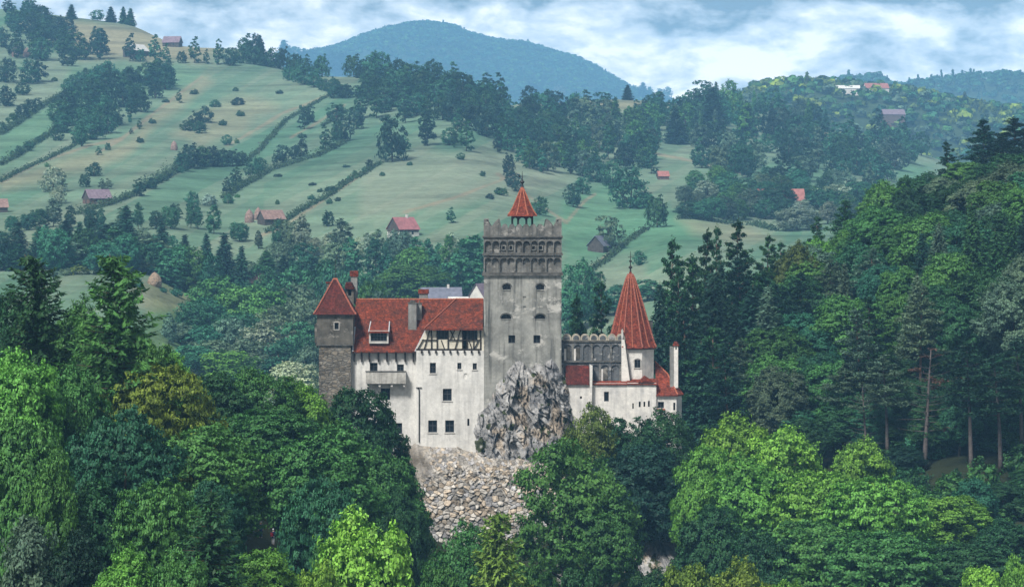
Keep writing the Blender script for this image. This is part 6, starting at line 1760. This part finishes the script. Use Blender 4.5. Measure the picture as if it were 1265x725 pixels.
# past three hundred hillside trees the smallest are grown as one wood
hill = sorted([t for t in shown if NAMES[t["k"]] == "hillside_tree"], key=lambda q: -q["vis"])
small = hill[290:]
small_ids = {id(t) for t in small}
tr_rng = np.random.default_rng(99)
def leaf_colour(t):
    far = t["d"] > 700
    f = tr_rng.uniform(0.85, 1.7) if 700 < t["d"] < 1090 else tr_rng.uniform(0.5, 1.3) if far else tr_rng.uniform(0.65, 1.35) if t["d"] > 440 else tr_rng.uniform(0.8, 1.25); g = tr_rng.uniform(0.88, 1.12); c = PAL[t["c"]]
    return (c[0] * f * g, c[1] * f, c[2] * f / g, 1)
def mesh_arrays(me):
    v = np.empty(len(me.vertices) * 3, np.float32); me.vertices.foreach_get("co", v)
    f = np.empty(len(me.loops), np.int32); me.loops.foreach_get("vertex_index", f)
    return v.reshape(-1, 3).astype(float), f.reshape(-1, 4)
def merged(name, items, mat, label, cat=None):
    V, Fq, Cc, k = [], [], [], 0
    for v, f, pos, sc3, rz, c in items:
        cr, sr = math.cos(rz), math.sin(rz)
        p = v * np.array(sc3); p = np.stack([p[:, 0] * cr - p[:, 1] * sr, p[:, 0] * sr + p[:, 1] * cr, p[:, 2]], 1) + np.array(pos)
        V.append(p); Fq.append(f + k); k += len(v); Cc.append(np.tile(np.array(c[:3]), (len(v), 1)))
    me = mesh_np(name, np.concatenate(V), np.concatenate(Fq), 4, [mat])
    set_color(me, "tint", np.concatenate(Cc))
    return tag(link(bpy.data.objects.new(name, me)), label, cat, None, "stuff")
cache = {}
def arrays_of(me):
    if me.name not in cache: cache[me.name] = mesh_arrays(me)
    return cache[me.name]
items = []
for t in small:
    vs = KINDS[t["k"]]; w0, h0, (crown, trunk) = vs[tr_rng.integers(len(vs))]
    v, f = arrays_of(crown)
    items.append((v, f, (t["x"], t["d"], t["z"] - 0.2), (t["w"] / w0, t["w"] / w0, t["h"] / h0), tr_rng.uniform(0, 6.28), leaf_colour(t)))
M_WOOD = leaf_material("massed_foliage", 0.2, tinted=True)
if items: merged("hillside_woods", items, M_WOOD, "mass of small trees filling the distant hillside woods")
for t in shown:
    if id(t) in small_ids: continue
    vs = KINDS[t["k"]]
    w0, h0, (crown, trunk) = vs[tr_rng.integers(len(vs))]
    s = (t["w"] / w0, t["w"] / w0, t["h"] / h0)
    name = NAMES[t["k"]]
    root = empty(name, (t["x"], t["d"], t["z"] - 0.15), t["label"], CATS[name], t["group"], tr_rng.uniform(0, 6.28))
    tk = link(bpy.data.objects.new("trunk", trunk), root); tk.scale = s
    ck = link(bpy.data.objects.new("crown", crown), root); ck.scale = s
    ck.color = leaf_colour(t)
print("TREES planted", len(TREES), "shown", len(shown))
# ---- forest that clothes the far mountains: too many trees to count
def clump(seed, n, leaf):
    r = np.random.default_rng(seed)
    d = rand_dirs(r, n); d[:, 2] = np.abs(d[:, 2]) * 1.1 - 0.15
    p = d * np.array([0.5, 0.5, 0.5]) * r.uniform(0.7, 1.05, n)[:, None] + np.array([0, 0, 0.5])
    return leaves(r, p, unit(d + r.normal(size=d.shape) * 0.25), leaf, leaf * 0.8, 0.0)
def cone(seed, n, leaf):
    r = np.random.default_rng(seed)
    z = r.uniform(0, 1, n) ** 1.3; a = r.uniform(0, 6.28, n); q = (1 - z) * 0.5 * r.uniform(0.75, 1.1, n)
    p = np.stack([np.cos(a) * q, np.sin(a) * q, z], 1)
    return leaves(r, p, unit(np.stack([np.cos(a), np.sin(a), np.full(n, 0.5)], 1) + r.normal(size=p.shape) * 0.2), leaf, leaf * 0.7, 0.3)
CLUMPS = [clump(400 + i, 26, 0.5) for i in range(4)]; CONES = [cone(410 + i, 22, 0.42) for i in range(2)]
def far_forest(name, label, d0, d1, px0, px1, spacing, hgt, wid, cols, conif, keep, seed):
    r = np.random.default_rng(seed); items = []
    d = d0
    while d < d1:
        x = (px0 - CX) / F * d
        while x < (px1 - CX) / F * d:
            qx, qd = x + r.uniform(-.5, .5) * spacing, d + r.uniform(-.8, .8) * spacing
            px = CX + F * qx / qd; z = float(zg(qx, qd)); py = HY - F * (z - EYE) / qd
            j = int(np.searchsorted(gd, qd * 0.985)); i = int(np.clip(np.searchsorted(ga, px), 0, len(ga) - 1))
            f = r.uniform(0.7, 1.3)
            if py - hgt * F / qd < HORIZON[i, max(0, j - 1)] + 0.5 and keep(px, py, qx, qd):
                con = r.random() < conif
                v, q4 = (CONES if con else CLUMPS)[r.integers(2 if con else 4)]
                c = np.array(cols[r.integers(len(cols))]) * r.uniform(0.8, 1.2)
                if con: c = c * 0.6
                items.append((v, q4, (qx, qd, z - 1.0), (wid * f * (0.65 if con else 1), wid * f * (0.65 if con else 1), hgt * f * (1.35 if con else 1)), r.uniform(0, 6.28), c))
            x += spacing
        d += spacing * 1.9
    print(name, len(items))
    merged(name, items, M_WOOD, label)
far_forest("mountain_forest", "forest covering the hazy mountain on the skyline", 6900, 9150, 330, 880, 15.0, 11.0, 17.0, [PAL["dark"], PAL["teal"], PAL["green"]], 0.08,
           lambda px, py, x, d: fbm(np.array(x / 300), np.array(d / 400), octaves=3) < 0.72, 71)
far_forest("far_hill_forest", "sunlit scrub and forest on the second hill at the right", 2520, 3000, 860, 1290, 9.5, 9, 11.5, [PAL["green"], PAL["olive"], PAL["teal"], PAL["yellow"], PAL["grey"]], 0.08,
           lambda px, py, x, d: fbm(np.array(x / 120), np.array(d / 160), octaves=3) < 0.6, 72)
far_forest("skyline_forest", "blue forest along the farthest ridge at the right", 5000, 5680, 1000, 1290, 16.0, 14, 18, [PAL["teal"], PAL["dark"]], 0.2, lambda px, py, x, d: True, 73)
# ------------------------------------------------------------------ farm buildings, haystacks, hedges, visitors
M_HWHITE = simple_mat("whitewashed_wall", (0.60, 0.58, 0.56), 0.9, 0.1, 0.15, 0.6)
M_HWOOD = simple_mat("weathered_boards", (0.075, 0.065, 0.06), 0.9, 0.1, 0.4, 1.2)
M_HBROWN = simple_mat("brown_boards", (0.13, 0.085, 0.07), 0.9, 0.1, 0.35, 1.2)
M_RPINK = simple_mat("faded_red_sheet_roof", (0.31, 0.125, 0.135), 0.7, 0.3, 0.25, 0.8)
M_RRED = simple_mat("red_tile_roof", (0.32, 0.135, 0.12), 0.8, 0.2, 0.25, 0.8)
M_RPURPLE = simple_mat("grey_purple_shingles", (0.20, 0.15, 0.19), 0.85, 0.2, 0.3, 0.8)
M_RSLATE = simple_mat("blue_grey_sheet_roof", (0.14, 0.15, 0.20), 0.6, 0.3, 0.3, 0.7)
M_RPALE = simple_mat("pale_sheet_roof", (0.62, 0.62, 0.60), 0.6, 0.3, 0.15, 0.7)
M_RBROWN = simple_mat("pinkish_shingles", (0.25, 0.165, 0.145), 0.85, 0.2, 0.3, 0.9)
M_HAY = simple_mat("stacked_hay", (0.25, 0.19, 0.14), 1.0, 0.05, 0.45, 1.8)
M_HAYOLD = simple_mat("old_grey_hay", (0.24, 0.17, 0.15), 1.0, 0.05, 0.4, 1.4)

def house(name, px, py, L, W, hw, hr, rot, wall_m, roof_m, label, cat="house", base_m=None, chim=False, dmin=600, d=None, wins=2, group=None):
    """gabled building: L along the ridge, W across, walls hw and roof hr high, turned rot degrees"""
    if d is None:
        d = d_of(px, py, dmin)
        z = zpx(px, d)
    else:
        z = zpx(px, d)
    root = empty(name, ((px - CX) / F * d, d, z - 0.2), label, cat, group, math.radians(rot))
    l, w = L / 2, W / 2
    q = MB().mat(wall_m)
    ft = -2.5
    q.poly([(-l, -w, ft), (l, -w, ft), (l, -w, hw), (-l, -w, hw)]); q.poly([(l, w, ft), (-l, w, ft), (-l, w, hw), (l, w, hw)])
    for s_ in (-1, 1): q.poly([(s_ * l, -s_ * -w, ft), (s_ * l, s_ * -w, ft), (s_ * l, s_ * -w, hw), (s_ * l, 0, hw + hr * 0.97), (s_ * l, s_ * w, hw)])
    if base_m:
        q.mat(base_m).box(-l - 0.05, l + 0.05, -w - 0.05, w + 0.05, ft, hw * 0.62)
    q.build("wall", root, origin=(0, 0, 0))
    e, t = 0.5, 0.16
    q = MB().mat(roof_m)
    k = hr / w
    for s_ in (-1, 1):
        a = [(-l - e, s_ * (w + e), hw - k * e), (l + e, s_ * (w + e), hw - k * e), (l + e, 0, hw + hr), (-l - e, 0, hw + hr)]
        if s_ > 0: a = a[::-1]
        up = [(x, y, z_ + t) for x, y, z_ in a]
        q.poly(up); q.poly(a[::-1])
        for i in range(4):
            j = (i + 1) % 4; q.poly([a[i], a[j], up[j], up[i]])
    rf = q.build("roof", root, origin=(0, 0, 0))
    if chim:
        c_ = MB().mat(M_HWHITE).box(l * 0.3, l * 0.3 + 0.8, -0.4, 0.4, hw + hr * 0.5, hw + hr + 1.1); c_.build("chimney", rf, origin=(0, 0, 0))
    for i in range(wins):
        x = -l + L * (i + 1) / (wins + 1)
        MB().mat(M_GLASS).box(x - 0.45, x + 0.45, -w - 0.09, -w - 0.02, hw * 0.35, hw * 0.35 + 1.2).build("window", root, origin=(0, 0, 0))
    MB().mat(M_HWOOD).box(-l - 0.09, -l - 0.02, -0.55, 0.55, -0.3, min(2.0, hw)).build("door", root, origin=(0, 0, 0))
    return root
house("farmhouse", 498, 293, 9.5, 8.5, 3.6, 4.4, 38, M_HWOOD, M_RPINK, "white based farmhouse with faded red roof alone on the meadow left of the keep", base_m=M_HWHITE, chim=True)
house("hay_barn", 335, 277, 9.5, 7, 2.6, 3.4, 32, M_HWOOD, M_RBROWN, "dark barn with pinkish roof beside two haystacks", "barn", wins=0)
house("wooden_cottage", 120, 251, 10.5, 7.5, 2.6, 3.6, 32, M_HWOOD, M_RPURPLE, "wooden cottage with purple grey roof on the left meadow", "cottage", base_m=M_HBROWN)
house("field_shed", 741, 311, 8, 7, 2.8, 3.6, 62, M_HWOOD, M_RSLATE, "dark gabled shed beside a grey bush right of the keep", "shed", wins=0)
house("field_shed", -2, 262, 7, 6, 2.6, 3.2, 20, M_HWOOD, M_RBROWN, "small shed cut off by the left edge of the meadow", "shed", wins=0)
house("ridge_barn", 168, 70, 20, 9, 4.5, 4.5, 62, M_HWOOD, M_RPALE, "barn with pale sunlit roof below the left ridge", "barn", wins=0)
house("ridge_house", 213, 58, 13, 9, 3.4, 4.5, -12, M_HWOOD, M_RPURPLE, "dark house with purple roof on the left ridge", "house")
house("red_roofed_house", 959, 258, 26, 10, 4.0, 5.5, 4, M_HWHITE, M_RRED, "house with bright red roof among the pale trees", "house", chim=True)
house("woodland_hut", 819, 222, 5.5, 5, 2.2, 2.4, 10, M_HBROWN, M_RRED, "tiny red roofed hut at the edge of the hillside wood", "hut", wins=0)
house("saddle_hut", 676, 124, 13, 9, 3.5, 4.5, 28, M_HWOOD, M_RPURPLE, "grey hut beside trees on the bare saddle", "hut", wins=0)
house("hilltop_villa", 1103, 160, 22, 13, 13, 5, 6, M_HBROWN, M_RPURPLE, "tall grey house with purple roof on the far right hill", "house", wins=3, dmin=2500)
house("hilltop_house", 1082, 116, 24, 12, 5, 5, 10, M_HWHITE, M_RRED, "red roofed house on the crest of the far right hill", "house", dmin=2500)
house("hilltop_house", 1046, 116, 26, 10, 5, 3, -5, M_HWHITE, M_RPALE, "long pale house on the crest of the far right hill", "house", dmin=2500)
house("village_house", 316, 0, 9, 7, 6.0, 4.0, 25, M_HWHITE, M_RBROWN, "pale village house half hidden among dark spruces", "house", d=1002)
house("village_house", 545, 0, 13, 9, 8.5, 4.4, 5, M_HWHITE, M_RSLATE, "blue grey roofed house showing above the castle's red ridge", "house", d=958, chim=True)
house("village_house", 566, 0, 6, 6, 9.0, 1.6, 14, M_HWOOD, M_RPALE, "small pale roofed house peeping over the castle's red ridge", "house", d=948, wins=0)
house("village_house", 597, 0, 9, 9, 8, 6.5, 60, M_HWHITE, M_RPURPLE, "house with steep purple roof touching the keep's left edge", "house", d=952, wins=0)
house("village_house", 459, 0, 3.4, 3.4, 5.0, 2.6, 80, M_RBROWN, M_RBROWN, "pinkish gable tip showing over the ridge near the dormer", "house", d=996, wins=0)

def haystack(px, py, w, h, mat, label, tip=0.15, group="haystacks on the meadows", dmin=600):
    d = d_of(px, py, dmin); s_ = d / F
    root = empty("haystack", ((px - CX) / F * d, d, zpx(px, d) - 0.1), label, "haystack", group)
    W, H = w * s_, h * s_
    q = MB().mat(mat)
    q.lathe(0, 0, [(W * 0.44, -0.4), (W * 0.5, H * 0.12), (W * 0.5, H * 0.35), (W * 0.42, H * 0.58), (W * 0.27, H * 0.8), (W * tip, H * 0.93), (0.06, H)], 18)
    r = np.random.default_rng(int(px)); q.v = [(x * r.uniform(0.93, 1.06), y * r.uniform(0.93, 1.06), z) for x, y, z in q.v]
    q.build("hay", root, origin=(0, 0, 0))
    MB().mat(M_HWOOD).tube([(0, 0, H * 0.8), (0, 0, H * 1.12)], [0.08, 0.05], 6).build("pole", root, origin=(0, 0, 0))
haystack(191, 353, 18, 17, M_HAY, "rounded brown haystack on the valley meadow left of the castle")
haystack(308, 275, 12, 17, M_HAYOLD, "peaked haystack, leftmost beside the dark barn", 0.1)
haystack(319, 272, 11, 16, M_HAYOLD, "peaked haystack between its twin and the dark barn", 0.1)
haystack(215, 186, 9, 12, M_HAYOLD, "small lone haystack on the striped meadow", 0.1)
haystack(19, 71, 9, 14, M_HAYOLD, "peaked haystack under the left ridge, nearer the edge", 0.1)
haystack(33, 71, 10, 12, M_HAYOLD, "squat haystack under the left ridge", 0.12)

d = d_of(320, 193, 600)                                  # power pole on the slope
root = empty("power_pole", ((320 - CX) / F * d, d, zpx(320, d) - 0.3), "wooden power pole standing on the striped meadow", "pole")
MB().mat(M_HWOOD).tube([(0, 0, 0), (0, 0, 8.0)], [0.16, 0.11], 7).build("post", root, origin=(0, 0, 0))
MB().mat(M_HWOOD).box(-0.9, 0.9, -0.08, 0.08, 7.2, 7.4).build("crossarm", root, origin=(0, 0, 0))

# hedges between the fields
HEDGES = [
 ([(0, 226), (45, 203), (71, 191), (116, 170), (150, 152)], 0.9, "low hedge line along the ochre strip at the left"),
 ([(168, 237), (195, 226), (216, 213), (238, 206)], 2.2, "dark hedge climbing to the long thicket"),
 ([(306, 201), (330, 175), (352, 150), (409, 117)], 0.9, "thin hedge dividing the striped meadow"),
 ([(276, 246), (303, 229), (335, 211), (392, 194), (425, 178)], 1.5, "hedge line right of the long thicket"),
 ([(330, 288), (365, 265), (400, 246), (440, 220), (470, 202)], 1.1, "hedge line left of the farmhouse rising to the brow"),
 ([(0, 205), (25, 192), (60, 168), (78, 150)], 1.6, "dark hedge near the left edge"),
 ([(0, 168), (30, 148), (60, 128), (110, 96), (128, 84)], 1.6, "dark hedge at the far left climbing to the ridge"),
 ([(95, 266), (118, 258), (140, 252), (170, 240)], 1.6, "hedge below the wooden cottage"),
 ([(398, 156), (425, 140), (445, 132)], 0.9, "short hedge near the brow"),
 ([(835, 272), (880, 274), (930, 278), (960, 286)], 1.2, "hedge at the foot of the red roofed house's field"),
 ([(716, 343), (745, 325), (775, 300), (800, 283)], 0.9, "weedy bank running past the dark shed"),
]
for n_, (pts, hh, lab) in enumerate(HEDGES):
    r = np.random.default_rng(500 + n_); pos = []
    for (x0, y0), (x1, y1) in zip(pts[:-1], pts[1:]):
        a, b = ground_pt(x0, y0, 950), ground_pt(x1, y1, 950)
        if a is None or b is None: continue
        m = int(np.linalg.norm(b - a) * (5 + 4 * hh))
        t = r.uniform(0, 1, m)[:, None]
        p = a + (b - a) * t
        lump = 0.35 + 1.1 * fbm(p[:, 0] / 7, p[:, 1] / 7, octaves=3)
        p[:, 0] += r.normal(size=m) * 0.9; p[:, 1] += r.normal(size=m) * 0.9
        p[:, 2] = zg(p[:, 0], p[:, 1]) + np.abs(r.normal(size=m)) * hh * lump
        pos.append(p)
    pos = np.concatenate(pos); c0 = pos.mean(0)
    v, q4 = leaves(r, pos - c0, unit(r.normal(size=pos.shape) * 0.6 + np.array([0, -0.4, 0.8])), 1.0, 0.8, 0.0)
    o = link(bpy.data.objects.new("hedge", mesh_np("hedge", v, q4, 4, [M_LEAF]))); o.location = c0
    o.color = (0.026, 0.06, 0.028, 1); tag(o, lab, "hedge", "hedges between the meadows")

# ---- two visitors among the trees below the castle
def skin_body(joints, edges, radii, mat, name, parent):
    me = bpy.data.meshes.new(name); me.from_pydata(joints, edges, []); me.materials.append(mat)
    o = link(bpy.data.objects.new(name, me), parent)
    sk = o.modifiers.new("skin", "SKIN")
    for v, r_ in zip(me.skin_vertices[0].data, radii): v.radius = r_ if isinstance(r_, tuple) else (r_, r_)
    me.skin_vertices[0].data[0].use_root = True
    o.modifiers.new("smooth", "SUBSURF").levels = 1
    o.modifiers["smooth"].render_levels = 2
    return o
M_SKIN = simple_mat("skin", (0.50, 0.32, 0.24), 0.6, 0.3, 0.1, 3)
M_NAVY = simple_mat("navy_cloth", (0.015, 0.03, 0.085), 0.9, 0.1, 0.2, 4)
M_PALEC = simple_mat("pale_cloth", (0.55, 0.56, 0.58), 0.9, 0.1, 0.15, 4)
M_REDC = simple_mat("red_cloth", (0.25, 0.02, 0.035), 0.9, 0.1, 0.15, 4)
M_HAIR = simple_mat("grey_hair", (0.55, 0.53, 0.50), 0.8, 0.2, 0.2, 8)
def person(px, py, d, label, hair, coat, coat_len, leg_m, face, bag=None):
    z = zpx(px, d)
    root = empty("person", ((px - CX) / F * d, d, z), label, "person", "visitors among the trees", math.radians(face))
    J = [(0, 0, 0.95), (0, 0, 1.15), (0, -0.01, 1.38), (0, 0, 1.50), (0, -0.01, 1.60), (0, -0.015, 1.70),
         (0.19, 0, 1.42), (0.25, 0.02, 1.14), (0.24, -0.07, 0.90), (0.235, -0.09, 0.82), (-0.19, 0, 1.42), (-0.25, 0.02, 1.14), (-0.23, -0.08, 0.90), (-0.225, -0.10, 0.82),
         (0.095, 0, 0.88), (0.11, -0.02, 0.50), (0.115, 0.02, 0.09), (0.125, -0.13, 0.04), (-0.095, 0, 0.88), (-0.10, 0.03, 0.50), (-0.11, 0.08, 0.09), (-0.12, -0.06, 0.04)]
    E = [(0, 1), (1, 2), (2, 3), (3, 4), (4, 5), (2, 6), (6, 7), (7, 8), (8, 9), (2, 10), (10, 11), (11, 12), (12, 13), (0, 14), (14, 15), (15, 16), (16, 17), (0, 18), (18, 19), (19, 20), (20, 21)]
    R_ = [0.14, 0.13, 0.15, 0.06, 0.085, 0.075, 0.065, 0.048, 0.036, 0.03, 0.065, 0.048, 0.036, 0.03, 0.09, 0.06, 0.045, 0.035, 0.09, 0.06, 0.045, 0.035]
    skin_body(J, E, R_, M_SKIN, "body", root)
    cj = [J[0], J[1], J[2], (0, 0, 1.46)] + [J[6], J[7], (0.243, -0.05, 0.94)] + [J[10], J[11], (-0.235, -0.06, 0.94)] + [(0, 0, coat_len)]
    ce = [(0, 1), (1, 2), (2, 3), (2, 4), (4, 5), (5, 6), (2, 7), (7, 8), (8, 9), (0, 10)]
    skin_body(cj, ce, [0.175, 0.165, 0.18, 0.085, 0.085, 0.066, 0.055, 0.085, 0.066, 0.055, 0.19], coat, "jacket", root)
    lj = [(0, 0, 0.93)] + [J[14], J[15], (J[16][0], J[16][1], 0.12)] + [J[18], J[19], (J[20][0], J[20][1], 0.12)]
    skin_body(lj, [(0, 1), (1, 2), (2, 3), (0, 4), (4, 5), (5, 6)], [0.15, 0.108, 0.078, 0.068, 0.108, 0.078, 0.068], leg_m, "trousers", root)
    q = MB().mat(hair); q.lathe(0, 0.012, [(0.085, 1.62), (0.102, 1.67), (0.10, 1.73), (0.07, 1.775), (0.02, 1.795)], 12); q.build("hair", root, smooth=True, origin=(0, 0, 0))
    for s_ in (-1, 1): MB().mat(M_HOLE).box(s_ * 0.032 - 0.011, s_ * 0.032 + 0.011, -0.105, -0.09, 1.645, 1.658).build("eye", root, origin=(0, 0, 0))
    MB().mat(M_SKIN).prism([(-0.012, 1.60), (0.012, 1.60), (0.004, 1.64), (-0.004, 1.64)], -0.118, -0.09).build("nose", root, origin=(0, 0, 0))
    if bag is not None: MB().mat(bag).box(-0.14, 0.14, 0.19, 0.33, 0.98, 1.40).build("rucksack", root, origin=(0, 0, 0))
    return root

person(322, 0, 301, "person with pale hair in navy jacket standing among the trees below the castle", M_HAIR, M_NAVY, 0.78, M_NAVY, 20)
person(337.5, 0, 304, "person in a pale hat with red rucksack walking among the trees below the castle", M_PALEC, M_NAVY, 0.85, M_PALEC, 150, M_REDC)
